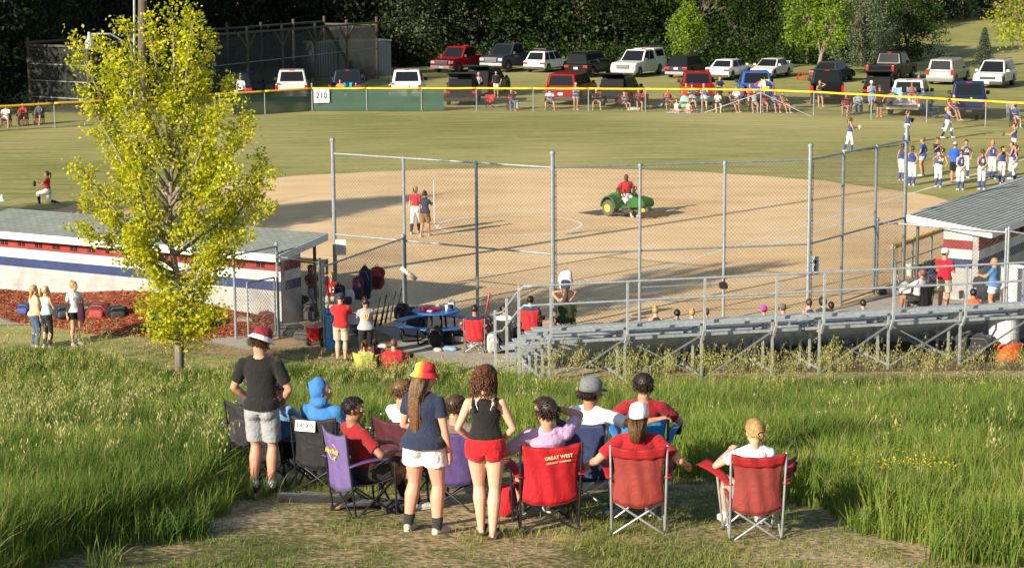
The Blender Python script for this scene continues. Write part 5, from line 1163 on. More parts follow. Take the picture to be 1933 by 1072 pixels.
def place(p, x, y, h, sc, label, group=None, first=False, cat='tree'):
    o = p if first else copy_tree(p); o.location = (x, y, Th(x, y)-.05); o.rotation_euler = (0, 0, h); o.scale = (sc, sc, sc)
    tag(o, label, cat, group); return o
pd = [tree_proto(11, 13, 5.2, 420, LD, 2, .15, 34, low=.02, name='broadleaf_tree', cl=.5), tree_proto(12, 12, 4.8, 400, LM, 2, .15, 34, low=.02, name='broadleaf_tree', cl=.5), tree_proto(13, 14, 5.4, 420, LD, 3, .15, 34, low=.05, name='broadleaf_tree', cl=.5)]
used = [False]*3; rg = random.Random(21)
WG = 'trees of the dark wood behind the parked vehicles'
WN = ['at the far left behind the batting cage', 'left of the cage end', 'above the middle of the batting cage', 'above the pale storage container', 'in the gap left of the bright red pickup', 'right behind the bright red pickup', 'behind the old dark blue pickup', 'behind the white crossover with the roof rack', 'behind the black back-row SUV', 'behind the white pickup with topper', 'left of the small bright green tree', 'behind the white sedan seen from behind', 'behind the white sedan with the spoiler', 'above the red trestle', 'behind the dark grey sedan', 'behind the black back-row pickup']
WI = [0]
def wood(x, y, k, sc, front=False):
    lb = None
    if front and WI[0] < len(WN): lb = ('dark green', 'bushy green', 'tall dark')[k]+' tree in the wood, '+WN[WI[0]]; WI[0] += 1
    place(pd[k], x, y, rg.uniform(0, 6.28), sc, lb or ('dark green broadleaf tree in the shaded wood behind the parked vehicles', 'mid green bushy tree in the wood behind the parked vehicles', 'tall dark green tree in the shaded wood behind the parked vehicles')[k], WG, not used[k]); used[k] = True
for i in range(17):
    x = -41+i*4.6+rg.uniform(-.8, .8); y = 169+rg.uniform(-3, 3)-(0 if x > -12 else (-x-12)*.42)
    if x > -12: y = 168.5+rg.uniform(-1.5, 2)-.03*(x+12)
    if x < 33: wood(x, y, [0, 2, 0, 1, 2, 0][i % 6] if x < 12 else [1, 1, 0, 1][i % 4], rg.uniform(.85, 1.15) if x < 16 else .55, True)
for i in range(12):
    x = -52+i*6.4+rg.uniform(-1, 1); wood(x, 181+rg.uniform(-3, 3), [0, 2][i % 2], 1.3)
for i in range(8): wood(28+i*4.6, 203+(i % 3)*3, [0, 2, 1][i % 3], 1.0)
for x, y in ((-33, 128), (-36, 137), (-33.5, 146), (-30, 155), (-37, 119), (-40, 128), (-25.5, 163), (-21, 168)): wood(x, y, [0, 2][int(y) % 2], rg.uniform(.9, 1.2))
# off to the left: the trees whose shade crosses the outfield, the infield and the wood edge
for k, (x, y, s) in enumerate([(-23.4, 60.4, .72), (-31.5, 62.5, .72), (-58, 112, 1.5), (-62, 126, 1.6), (-50, 128, 1.4)]): wood(x, y, [2, 0][k % 2], s)
pl = tree_proto(31, 5.6, 1.45, 190, LL, 1.6, .085, 30, low=.36, name='small_tree', bark=BARKL, cl=.2)
place(pl, *G(1297, 142).to_2d(), 0, .92, 'small bright green tree rising behind the black crossover', first=True)
pb = tree_proto(32, 9.5, 2.9, 360, LL, 2.5, .11, 34, low=.26, name='lime_tree', bark=BARKL, cl=.3)
place(pb, *G(1545, 145).to_2d(), .5, .86, 'bright green tree with pale trunk standing behind the dark grey sedan', first=True)
pt = tree_proto(33, 9, 3.2, 330, leafmat('yellow_leaf', (.22, .28, .012), (.42, .46, .03), .4), 2.5, .10, 32, low=.30, name='lime_tree', cl=.3)
place(pt, 37.4, 142, .5, 1.0, 'yellow-green tree hanging into the top right corner', first=True)
ps = tree_proto(34, 9, 4.2, 460, LS, 2, .10, 34, low=.03, name='silver_tree', cl=.35)
place(ps, 27.8, 160, 1.2, .66, 'broad grey-green tree with pale drooping branches left of the grassy hill', first=True)
s2 = place(ps, 25.5, 167, 2.2, .8, 'grey-green tree at the edge of the wood behind the black pickup')
place(pd[1], 24, 163.5, 1.2, .6, 'rounded mid green bush tree behind the bright green tree on the right'); 
place(ps, -7.5, 166, .4, .85, 'silver-leaved tree above the end of the batting cage')
# small spruce
def spruce():
    n_ = np.random.default_rng(3); P0 = G(1857, 128); e = empty('spruce', P0, 0, 'small grey-green spruce on the grassy slope at the right', 'tree'); mb = MB(); mb.tube([(0, 0, 0), (0, 0, 3.2)], [.07, .015], 6); mb.build('trunk', BARK, e)
    C = []
    for k in range(16):
        z = .35+k*.18; w = 1.05*(1-z/3.4)
        for j in range(int(10+w*10)): a = j*2*PI/int(10+w*10)+k; C += [(w*t*math.cos(a), w*t*math.sin(a), z-.18*t+.08*math.sin(a*5)) for t in (.4, .7, 1.0)]
    q, r = leaves(np.array(C), 7, .05, .05, n_, .3); leafobj('crown', q, r, leafmat('needles', (.03, .05, .03), (.075, .105, .06), .05), e)
spruce()
# undergrowth at the wood edge
def undergrowth():
    n_ = np.random.default_rng(8); C = []
    for _ in range(900):
        x = n_.uniform(-36, 31); y0 = 163.5 if x > -12 else 163.5-(-x-12)*.25+4; y = y0+abs(n_.normal())*1.6
        hgt = .5+1.6*n_.random()
        for k in range(3): C.append((x+n_.normal()*.5, y+n_.normal()*.4, float(T(x, y))+hgt*(k+.5)/3))
    q, r = leaves(np.array(C), 14, .3, .10, n_, .4); o = leafobj('undergrowth', q, r, LM, None); tag(o, 'low leafy bushes along the foot of the wood', 'bushes', kind='stuff')
undergrowth()
# ------------------------------------------------------------------ grass
def inpoly(x, y, P):
    P = np.asarray(P, float); c = np.zeros(x.shape, bool); j = len(P)-1
    for i in range(len(P)):
        xi, yi, xj, yj = P[i][0], P[i][1], P[j][0], P[j][1]; m = ((yi > y) != (yj > y)) & (x < (xj-xi)*(y-yi)/(yj-yi+1e-12)+xi); c ^= m; j = i
    return c
def pix(x, y, z):
    d = np.stack([x, y, z-CAMH], -1); cr, cu, cf = np.array(CR), np.array(CU), np.array(CF); w = d@cf; return 966+FPX*(d@cr)/w, 536-FPX*(d@cu)/w
def wpoly(pts): return [tuple(G(*p).to_2d()) for p in pts]
PATCH = wpoly([(-60, 1300), (60, 1090), (150, 1058), (300, 1018), (420, 972), (462, 930), (452, 890), (500, 868), (640, 850), (900, 850), (1120, 880), (1290, 905), (1400, 935), (1490, 960), (1590, 1008), (1690, 1045), (1933, 1085), (2050, 1075), (2100, 1400)])
TRACK = wpoly([(-80, 758), (100, 762), (300, 775), (430, 800), (520, 850), (510, 890), (450, 880), (400, 850), (280, 812), (100, 795), (-80, 790)])
def vnoise(x, y, s, seed=0):
    g = np.random.default_rng(seed).random((64, 64)); X = x/s; Y = y/s; i = np.floor(X).astype(int); j = np.floor(Y).astype(int); fx = X-i; fy = Y-j; fx = fx*fx*(3-2*fx); fy = fy*fy*(3-2*fy)
    f = lambda a, b: g[a % 64, b % 64]
    return (f(i, j)*(1-fx)+f(i+1, j)*fx)*(1-fy)+(f(i, j+1)*(1-fx)+f(i+1, j+1)*fx)*fy
def blades(name, x, y, hgt, wid, lean, m, rg, label=None, parent=None, seg=3):
    n = len(x); z = T(x, y)-.02; a = rg.random(n)*2*PI; dx, dy = np.cos(a), np.sin(a); la = rg.normal(.4, 1.7, n); lx, ly = np.cos(la)*lean, np.sin(la)*lean
    V_ = []; ts = (0, .45, .8, 1.0)
    for t, w in zip(ts, (1, .85, .5, .0)):
        cx = x+lx*t**2*hgt; cy = y+ly*t**2*hgt; cz = z+hgt*t*(1-.25*(lean*t)**2)
        if w > 0: V_ += [np.stack([cx-dx*wid*w, cy-dy*wid*w, cz], -1), np.stack([cx+dx*wid*w, cy+dy*wid*w, cz], -1)]
        else: V_ += [np.stack([cx, cy, cz], -1)]
    v = np.stack(V_, 1).reshape(-1, 3); b = np.arange(n)*7
    tri = [(0, 1, 3), (0, 3, 2), (2, 3, 5), (2, 5, 4), (4, 5, 6)]; F = np.concatenate([np.stack([b+i, b+j, b+k], -1) for i, j, k in tri])
    r = np.clip(rg.random(n)**1.5*.5+.75*(vnoise(x, y, 1.3, 4)-.2)+.35*(vnoise(x, y, .35, 5)-.5), 0, 1)
    o = npmesh(name, v, F, m, parent, rnd=np.repeat(r, 7)); 
    if label: tag(o, label, 'grass', kind='stuff')
    return o
def scatter(n, x0, x1, y0, y1, rg): return rg.uniform(x0, x1, n), rg.uniform(y0, y1, n)
def tall():
    rg = np.random.default_rng(17)
    # denser near the camera
    xs, ys = [], []
    for y0, y1, dens in ((14.5, 20, 1150), (20, 26, 900), (26, 34, 500), (34, 41, 350), (41, 50.5, 240)):
        hw = y1*.27+1.5; n = int(dens*(y1-y0)*2*hw); a, b = scatter(n, -hw, hw, y0, y1, rg); xs.append(a); ys.append(b)
    x = np.concatenate(xs); y = np.concatenate(ys)
    jx = x+(vnoise(x, y, .5, 41)-.5)*.9+(vnoise(x, y, .15, 42)-.5)*.3; jy = y+(vnoise(x, y, .5, 43)-.5)*1.2; keep = ~inpoly(jx, jy, PATCH)
    # edges of the patch are ragged
    tr = inpoly(x, y, TRACK)
    keep &= ~tr | (rg.random(len(x)) < .25)
    lim = 46.5 - 2.4*np.clip((x+2)/3, 0, 1) + .8*vnoise(x, y*0, 1.2, 9); lim = np.where(x < -1.5, 47.6-.8*vnoise(x, y*0, 1, 3)+2.6*np.clip((-x-8.2)/2.5, 0, 1), lim); keep &= (y < lim)
    cl = vnoise(x, y, .5, 11); keep &= rg.random(len(x)) < (.45+.7*cl)
    x, y = x[keep], y[keep]; tr = inpoly(x, y, TRACK)
    h = (.20+.30*vnoise(x, y, 1.7, 2)+.18*vnoise(x, y, .4, 6)+.16*rg.random(len(x)))*np.where(y > 38, .85, 1.0)*np.where((y > 46.2) & (x < -1.5), .6, 1.0)*np.where((y > 43.2) & (x > .3), .7, 1.0)*np.where((y > 44.2) & (y < 45.8) & (x < -2) & (x > -4.2), 1.45, 1.0); h = np.where(tr, h*.35, h)
    ed = inpoly(x, y-.45, PATCH) | inpoly(x, y+.45, PATCH) | inpoly(x-.35, y, PATCH) | inpoly(x+.35, y, PATCH); h = np.where(ed, h*(.35+.35*rg.random(len(h))), h)
    near = np.clip((y-14)/30, 0, 1); w = .0044+.0062*near
    lean = np.abs(rg.normal(.35, .25, len(x)))
    blades('tall_grass', x, y, h, w, lean, leafmat('grass_blade', (.05, .12, .014), (.29, .375, .06), .46), rg, 'tall green meadow grass covering the slope')
    kd = rg.random(len(x)) < .05; blades('dry_grass', x[kd]+.02, y[kd], h[kd]*1.15, w[kd]*.8, lean[kd]*1.6, leafmat('dry_blade', (.16, .13, .05), (.46, .38, .18), .3), rg, 'dead straw-coloured stems mixed through the meadow grass')
    # short grass on the trodden patch and at the foot
    x, y = scatter(210000, -7, 7, 13.5, 22, rg); k = inpoly(x, y, PATCH); cl = vnoise(x, y, .40, 21)*.55+vnoise(x, y, 1.5, 22)*.45; k &= rg.random(len(x)) < np.clip((cl-.46)*4.5+np.clip((x-.3)*.7, 0, .85)*np.clip((cl-.16)*4, 0, 1)+np.clip((16.6-y)*.35, 0, .35), .015, 1); x, y = x[k], y[k]
    blades('short_grass', x, y, .025+.085*rg.random(len(x))**1.5, np.full(len(x), .0032), np.abs(rg.normal(.6, .3, len(x))), leafmat('short_blade', (.07, .13, .018), (.27, .30, .07), .3), rg, 'short worn grass tufts on the trodden ground by the chairs')
    x, y = scatter(42000, -15.5, 1.5, 43, 51.5, rg); k = (rg.random(len(x)) < .9*vnoise(x, y, 1.1, 23)**1.2) & (y < 50.3+.5*np.sin(x*1.3)-np.where(x > -4, (x+4)*.9, 0))
    x, y = x[k], y[k]; blades('short_grass', x, y, .04+.10*rg.random(len(x)), np.full(len(x), .008), np.abs(rg.normal(.5, .3, len(x))), leafmat('short_blade', (.06, .10, .015), (.26, .26, .07), .25), rg, 'thin short grass between the meadow and the dugout path')
tall()
# seed heads of the brome grass
def seeds():
    rg = np.random.default_rng(29); X = []; Y = []
    def band(n, x0, x1, y0, y1, p=1.):
        a, b = scatter(n, x0, x1, y0, y1, rg); k = rg.random(n) < p*(.25+1.1*vnoise(a, b, .9, 31)); X.append(a[k]); Y.append(b[k])
    band(760, .5, 13.5, 41.2, 43.7); band(170, -3.5, 1.5, 41.5, 46.0); band(260, -13.5, -3, 36, 46.5); band(150, -8.8, -5.5, 27.5, 32.5); band(100, -7, -3, 20, 28); band(110, 0, 10, 32, 42); band(50, 2, 6.5, 20, 30); band(230, -14.5, -8.5, 45.5, 50); band(90, -4.5, -1.5, 43.5, 45.6); band(120, -13, -7, 36, 45)
    x = np.concatenate(X); y = np.concatenate(Y); k = ~inpoly(x, y, PATCH); x, y = x[k], y[k]; n = len(x); z = T(x, y)
    H = .50+.36*rg.random(n)+np.where((x > .5) & (y > 41.4), .20+.35*rg.random(n), 0); la = rg.normal(.6, .7, n); ln = .10+.22*rg.random(n); vs = []; fs = []; sv = []; rr = []
    ts = np.array([0, .3, .6, .8, .92, 1.0]); 
    cx = x[:, None]+(np.cos(la)*ln)[:, None]*ts**3*H[:, None]; cy = y[:, None]+(np.sin(la)*ln)[:, None]*ts**3*H[:, None]; cz = z[:, None]+H[:, None]*(ts-.10*ts**4*(ln[:, None]*3)); w = .0028
    # stalk as crossed thin strip (triangular prism reduced to two faces)
    base = []; F = []
    P = np.stack([cx, cy, cz], -1)
    L_ = P+np.array([-w, 0, 0]); R_ = P+np.array([w, 0, 0]); B_ = P+np.array([0, w*1.6, 0])
    S = np.stack([L_, R_, B_], 2).reshape(-1, 3); o = np.arange(n)[:, None]*18+np.arange(5)[None]*3; o = o.ravel()
    for a, b in ((0, 1), (1, 2), (2, 0)): F.append(np.stack([o+a, o+b, o+3+b, o+3+a], -1))
    SF = np.concatenate(F); K = 20; t = .66+.36*rg.random((n, K)); t = np.clip(t, .66, 1.0)
    px = np.empty((n, K, 3))
    for c in range(3): 
        for i in range(n): px[i, :, c] = np.interp(t[i], ts, P[i, :, c])
    sp = (.02+.055*np.sin((t-.62)/.40*PI))[:, :, None]; side = rg.normal(0, 1, (n, K, 3))*sp*.6; side[..., 2] = -np.abs(side[..., 2])*.7; side[..., 0] += (np.cos(la)*.02)[:, None]
    q = px+side; dl = np.stack([rg.normal(0, .006, (n, K)), rg.normal(0, .006, (n, K)), -.020-.012*rg.random((n, K))], -1); ww = rg.normal(0, 1, (n, K, 3)); ww[..., 2] *= .3; ww /= np.linalg.norm(ww, axis=-1)[..., None]; ww *= .0075
    Q = np.stack([q-dl, q-ww, q+dl, q+ww], 2).reshape(-1, 3); off = len(S); QF = np.arange(len(Q)).reshape(-1, 4)+off
    r = np.concatenate([np.full(len(S), .2), np.repeat(.3+.7*rg.random(n*K), 4)])
    o = npmesh('seed_heads', np.concatenate([S, Q]), np.concatenate([SF, QF]), leafmat('seed_head', (.20, .24, .05), (.52, .47, .20), .3), rnd=r); tag(o, 'straw-coloured drooping seed heads standing above the meadow grass', 'grass', kind='stuff')
    # a few small pale flowers
    a = np.concatenate([rg.uniform(-6, 6, 90), rg.uniform(3.6, 4.6, 60)]); b = np.concatenate([rg.uniform(24, 38, 90), rg.uniform(19.5, 21, 60)]); zz = T(a, b)+.32+.2*rg.random(150); zz[90:] -= .1
    C = np.stack([a, b, zz], -1); q, r = leaves(C[:90], 7, .022, .012, rg, 1); fl = leafobj('meadow_flowers', q, r, leafmat('pale_petal', (.5, .42, .55), (.7, .68, .7), .2), None); tag(fl, 'tiny pale lilac flowers scattered in the meadow grass', 'flowers', kind='stuff')
    q, r = leaves(C[90:], 9, .03, .010, rg, 1); fl = leafobj('meadow_flowers', q, r, leafmat('yellow_petal', (.5, .42, .02), (.7, .6, .03), .2), None); tag(fl, 'small yellow flowers in the grass at the right of the red chairs', 'flowers', kind='stuff')
seeds()
# outfield turf texture: fringe of blades along the infield edge and fence is left to the shader
# ------------------------------------------------------------------ bags, bats, furniture
def superell(mb, c, a, b, h, e=.45, n=18, m=11, nz=.03, seed=0, M=None):
    secs = []; c = V(c)
    sg = lambda v, p: math.copysign(abs(v)**p, v); vs = []
    for k in range(m):
        t = -PI/2+PI*(k+.25)/(m-.5)
        for i in range(n):
            p = 2*PI*i/n; q = V((a*sg(math.cos(t), e)*sg(math.cos(p), e), b*sg(math.cos(t), e)*sg(math.sin(p), e), h*sg(math.sin(t), e)))
            q *= 1+nz*3*mnoise.noise(V((q.x*7+seed, q.y*7, q.z*7))); q = M @ q if M is not None else q; vs.append(q+c)
    fs = [(k*n+i, k*n+(i+1) % n, (k+1)*n+(i+1) % n, (k+1)*n+i) for k in range(m-1) for i in range(n)]+[tuple(range(n-1, -1, -1)), tuple((m-1)*n+i for i in range(n))]
    mb.add(vs, fs)
_bs = [0]
def bag(label, pos, dim, col, h=0, col2=None, lie=False, name='sports_bag', cat='bag', group=None, up=0, tip=0):
    _bs[0] += 3.7; e = empty(name, V(pos)+V((0, 0, up)), h, label, cat, group); a, b, c = dim[0]/2, dim[1]/2, dim[2]/2; e.rotation_euler = (tip, 0, -h)
    mb = MB(); superell(mb, (0, 0, c), a, b, c, .62, 20, 13, .075, seed=_bs[0]); o = mb.build('body', mat('fabric', col), e, smooth=True)
    mb = MB(); superell(mb, (0, -b*.95, c*.72), a*.72, b*.35, c*.5, .5, 14, 9, seed=_bs[0]+1); mb.build('pocket', mat('fabric', col2 or tuple(v*.8+.01 for v in col)), o, smooth=True)
    for s in (-1, 1): mb = MB(); mb.tube([(s*a*.5, b*.8, c*1.85), (s*a*.6, b*1.35, c*1.5), (s*a*.6, b*1.35, c*.8), (s*a*.45, b*.9, c*.3)], .012, 6); mb.build('strap', mat('fabric', (.02, .02, .022)), e, smooth=True)
    mb = MB(); mb.tube([(-a*.25, 0, c*1.9), (-a*.12, 0, c*2.15), (a*.12, 0, c*2.15), (a*.25, 0, c*1.9)], .01, 6); mb.build('handle', mat('fabric', (.02, .02, .022)), e, smooth=True)
    mb = MB(); mb.tube([(-a*.8, -b*.75, c*1.2), (-a*.5, -b*.98, c*1.75), (a*.5, -b*.98, c*1.75), (a*.8, -b*.75, c*1.2)], .006, 5); mb.build('zipper', mat('plastic', (.3, .3, .3)), o)
    return e
def bat(label, a, b, col=(.4, .42, .45), grip=(.03, .03, .03), group='bats leaning on the fence', k=1.):
    a, b = V(a), V(b); e = empty('softball_bat', a, 0, label, 'bat', group); d = b-a; L = d.length; ax = d/L
    mb = MB(); mb.lathe([(.012, .22*L), (.014, .4*L), (.028, .62*L), (.030, .97*L), (.022, L)], (0, 0, 0), 10, ax); mb.build('barrel', mat('metal', col, .35), e, smooth=True)
    mb = MB(); mb.lathe([(.024, 0), (.024, .02), (.0145, .03), (.0145, .28*L), (.012, .30*L)], (0, 0, 0), 8, ax); mb.build('grip', mat('rubber', grip), e, smooth=True); return e
def helmet(label, pos, col, h=0, up=0):
    e = empty('batting_helmet', V(pos)+V((0, 0, up)), h, label, 'helmet'); mb = MB(); mb.lathe([(.115, 0), (.125, .05), (.12, .12), (.085, .19), (.03, .215), (.002, .22)], (0, 0, 0), 18); mb.build('shell', mat('plastic', col, .2), e, smooth=True)
    mb = MB(); mb.box((0, .15, .06), (.17, .10, .012)); mb.build('visor', mat('plastic', col, .2), e, bevel=.004); mb = MB()
    for z in (.0, -.0): pass
    for k in range(3): mb.tube([(-.1, .07, .01+.03*k), (0, .17, .0+.03*k), (.1, .07, .01+.03*k)], .004, 5)
    mb.build('face_guard', mat('metal', (.3, .3, .3)), e); return e
# picnic table
def picnic():
    P = V((-1.95, 51.0, .016)); e = empty('picnic_table', P, 0, 'round blue picnic table with four curved benches and black tube legs', 'picnic table'); BL = mat('plastic', (.03, .11, .36), .35); BK = mat('metal', (.015, .015, .017), .4)
    mb = MB(); mb.lathe([(.60, .72), (.62, .735), (.62, .765), (.60, .775), (.02, .775)], (0, 0, 0), 40); mb.build('tabletop', BL, e, smooth=False, bevel=.005)
    for k in range(4):
        a0 = PI/4+k*PI/2; mb = MB(); n = 14; ins, outs = [], []
        for i in range(n+1): a = a0-.60+1.2*i/n; ins.append((math.cos(a)*.84, math.sin(a)*.84)); outs.append((math.cos(a)*1.12, math.sin(a)*1.12))
        mb.poly(ins+outs[::-1], .43, .465); mb.build('bench', BL, e, bevel=.012)
        for da in (-.32, .32):
            a = a0+da; c, s = math.cos(a), math.sin(a); mb = MB(); mb.tube([(c*.98, s*.98, .43), (c*1.0, s*1.0, .2), (c*.95, s*.95, .05), (c*.8, s*.8, .03), (c*.45, s*.45, .03), (c*.32, s*.32, .08), (c*.28, s*.28, .4), (c*.26, s*.26, .70)], .024, 8); mb.build('leg', BK, e, smooth=True)
    z = .775+.016
    def cl(nm, lab, x, y, r, hh, col, seed): mb = MB(); superell(mb, (0, 0, hh/2), r, r*.7, hh/2, .7, 20, 9, .16, seed); o = mb.build(nm, mat('fabric', col), None, smooth=True); o.location = P+V((x, y, z-.016)); tag(o, lab, 'clothing'); return o
    cl('jersey', 'crumpled red jersey lying on the blue table', -.14, -.12, .22, .11, (.42, .02, .03), 2); cl('towel', 'white cloth heap beside the red jersey on the table', -.05, .05, .13, .15, (.7, .7, .7), 8); cl('towel', 'small light blue cloth in front of the red jersey on the table', -.16, -.32, .09, .05, (.45, .55, .65), 5)
    c = empty('drink_cup', P+V((.28, -.18, z-.016)), 0, 'white cup standing on the right side of the blue table', 'cup'); mb = MB(); mb.lathe([(.032, 0), (.045, .15), (.04, .15)], (0, 0, 0), 14); mb.build('cup', mat('plastic', (.75, .75, .75)), c, smooth=True); mb = MB(); mb.lathe([(.048, .15), (.048, .165), (.02, .17)], (0, 0, 0), 14); mb.build('lid', mat('plastic', (.7, .7, .7)), c)
    bag('small white and navy bag standing on the blue table', P+V((.40, .05, z-.016)), (.2, .14, .24), (.7, .7, .7), .3, (.03, .05, .15), name='tote_bag')
picnic()
def barrel(label, P, r, hgt, col, base=None):
    e = empty('barrel', P, 0, label, 'barrel'); mb = MB(); mb.lathe([(r*.94, 0), (r, .03), (r, hgt*.32), (r*1.03, hgt*.34), (r, hgt*.36), (r, hgt*.66), (r*1.03, hgt*.68), (r, hgt*.7), (r, hgt-.03), (r*1.04, hgt-.02), (r*1.04, hgt), (r*.93, hgt), (r*.92, hgt-.35), (.02, hgt-.36)], (0, 0, 0), 28); mb.build('shell', mat('plastic', col, .35), e, smooth=False)
    if base: mb = MB(); mb.lathe([(r*1.25, .0), (r*1.3, .05), (r*1.3, .38), (r*1.1, .42), (r*1.02, .42)], (0, 0, 0), 28); mb.build('base_ring', mat('plastic', base, .4), e)
    return e
barrel('blue plastic barrel by the fence post next to the man in the red polo', (-4.42, 50.0, 0), .29, .88, (.025, .20, .50))
barrel('white plastic barrel beside the right dugout fence', (14.15, 56.0, .016), .36, .98, (.62, .64, .66))
barrel('white barrel on an orange base under the right end of the bleachers', (12.0, 48.3, 0), .36, 1.0, (.55, .57, .58), (.62, .10, .02))
# hanging and leaning gear along the near fence
fa, fb = V((-4.76, 50.17, 0)), V((-2.99, 54.98, 0))
def onf(t, z, off=-.12): n = V((fb.y-fa.y, fa.x-fb.x, 0)).normalized()*-off; return fa.lerp(fb, t)+n+V((0, 0, z))
fn = V((fb.y-fa.y, fa.x-fb.x, 0)).normalized()
def onfence(t, z, o=.16): return fa.lerp(fb, t)+fn*o+V((0, 0, z))
hF = math.atan2(fn.x, fn.y)
bag('black and white backpack hanging on the fence above the blue barrel', onfence(.12, .95), (.30, .18, .58), (.02, .02, .022), R(20), (.5, .5, .5), name='backpack')
bag('white backpack with black trim hanging low on the fence', onfence(.24, .86), (.26, .16, .42), (.5, .52, .55), R(20), (.05, .05, .06), name='backpack')
bag('dark red and navy backpack hanging on the fence, left of the navy one', onfence(.34, .92), (.30, .2, .62), (.10, .02, .04), R(25), (.02, .03, .07), name='backpack')
bag('long navy bat bag hanging on the fence between two red bags', onfence(.43, .88), (.36, .22, .85), (.015, .025, .065), R(20), name='backpack')
bag('bright red and black bag hanging on the fence, right of the navy one', onfence(.58, 1.0), (.40, .26, .62), (.22, .015, .02), R(20), (.05, .01, .012), name='backpack')
for k, t in enumerate((.30, .38, .46, .52, .60, .66, .72, .80)):
    p = onfence(t, .0, .30); bat('softball bat leaning on the fence beside the picnic table', p+V((.08, -.05, .85)), p+V((-.10, 0, .02)), [(.02, .02, .022), (.03, .10, .20), (.25, .26, .28), (.04, .04, .045)][k % 4], [(.02, .25, .28), (.02, .02, .02), (.5, .5, .5)][k % 3])
bag('black gear bag on the ground under the leaning bats', onfence(.78, 0, .42), (.42, .3, .46), (.012, .012, .014), .5)
bag('navy bag leaning behind the picnic table', (-2.55, 52.6, .016), (.6, .34, .55), (.02, .03, .06), .2)
mb = MB(); mb.tube([(0, 0, 0), (.42, .05, -.33)], .062, 16); o = mb.build('pvc_tube', mat('plastic', (.62, .60, .52), .5), None, smooth=True); o.location = (-3.05, 54.75, 1.28); tag(o, 'short white plastic tube fixed slanting on the fence near the picnic table', 'tube')
sgn = empty('notice_board', (-4.93, 56.22, 1.42), R(2), 'white notice sheet on the left corner post of the backstop', 'sign'); mb = MB(); mb.box((.12, -.03, .22), (.30, .012, .44)); mb.build('board', mat('plastic', (.72, .72, .70)), sgn)
text('lettering', 'FIELD\nRULES', .07, mat('plastic', (.12, .12, .12)), sgn, (.12, -.037, .3), (PI/2, 0, 0), .001) if False else None
mb = MB(); [mb.box((.12+(-.02 if k % 2 else 0), -.038, .38-k*.05), (.20-.04*(k % 2), .004, .012)) for k in range(7)]; mb.build('print', mat('plastic', (.25, .25, .27)), sgn)
s2 = empty('player_number_sign', (8.27, 54.25, 1.35), R(30), 'small white sign with black figure on the right corner post of the backstop', 'sign'); mb = MB(); mb.box((0, 0, .0), (.24, .012, .50)); mb.build('board', mat('plastic', (.30, .36, .42)), s2); mb = MB(); mb.lathe([(.06, -.008), (.06, .0)], (0, -.008, .1), 16, V((0, -1, 0))); mb.box((0, -.01, -.08), (.05, .01, .16)); mb.build('print', mat('plastic', (.03, .03, .03)), s2)
bag('white and navy backpack with red strap hanging on the middle post of the backstop', (1.42, 52.25, 1.02), (.34, .22, .56), (.66, .66, .68), R(8), (.03, .04, .09), name='backpack')
for nm, q in (('black knee strap hanging on the backstop', (5.66, 53.2)), ): mb = MB(); superell(mb, (0, 0, .1), .12, .07, .10, .6, nz=.1); mb.limb((0.02, 0, .18), (.06, 0, .46), .02, .015, 8); o = mb.build('strap', mat('fabric', (.015, .015, .015)), None, smooth=True); o.location = (*q, .9); tag(o, nm, 'gear')
# table-side gear on the pad
pd_ = .016
bag('black backpack standing in front of the picnic table', G(822, 655)+V((0, 0, pd_)), (.36, .26, .52), (.012, .012, .014), .1, name='backpack')
bag('second black backpack leaning beside the picnic table leg', G(843, 650)+V((0, 0, pd_)), (.30, .26, .42), (.02, .02, .025), -.3, name='backpack')
bag('black bag with white stripe beside the red folding chair on the pad', G(868, 647)+V((0, 0, pd_)), (.42, .28, .30), (.02, .02, .022), .3, (.5, .5, .5))
bag('pale sage backpack hanging low on the black chair on the pad', G(931, 668)+V((0, -.12, .06)), (.30, .18, .46), (.42, .44, .40), 0, name='backpack')
bag('dark backpack with a bat standing between the red and black chairs on the pad', G(916, 640)+V((0, .3, pd_)), (.36, .26, .56), (.03, .03, .035), 0, (.15, .15, .16), name='backpack'); bat('red and white bat standing in the dark backpack on the pad', G(916, 640)+V((-.05, .3, .25)), G(916, 640)+V((.12, .35, 1.15)), (.55, .06, .07), (.1, .1, .1), None)
for (px, py, lab, c, w) in ((850, 662, 'light blue cloth lying on the concrete pad', (.22, .36, .58), .22), (826, 664, 'grey cap lying on the concrete pad', (.4, .4, .38), .11), (722, 657, 'pair of white shoes lying on the grass by the pad', (.6, .6, .58), .12), (747, 658, 'single white shoe standing on the grass by the pad', (.6, .6, .58), .08)):
    mb = MB(); superell(mb, (0, 0, .04), w, w*.6, .05, .8, nz=.15, seed=px); o = mb.build('cloth' if 'cloth' in lab else 'shoes' if 'shoe' in lab else 'cap', mat('fabric', c), None, smooth=True); o.location = G(px, py)+V((0, 0, pd_)); tag(o, lab, 'clothing' if 'shoe' not in lab else 'shoes')
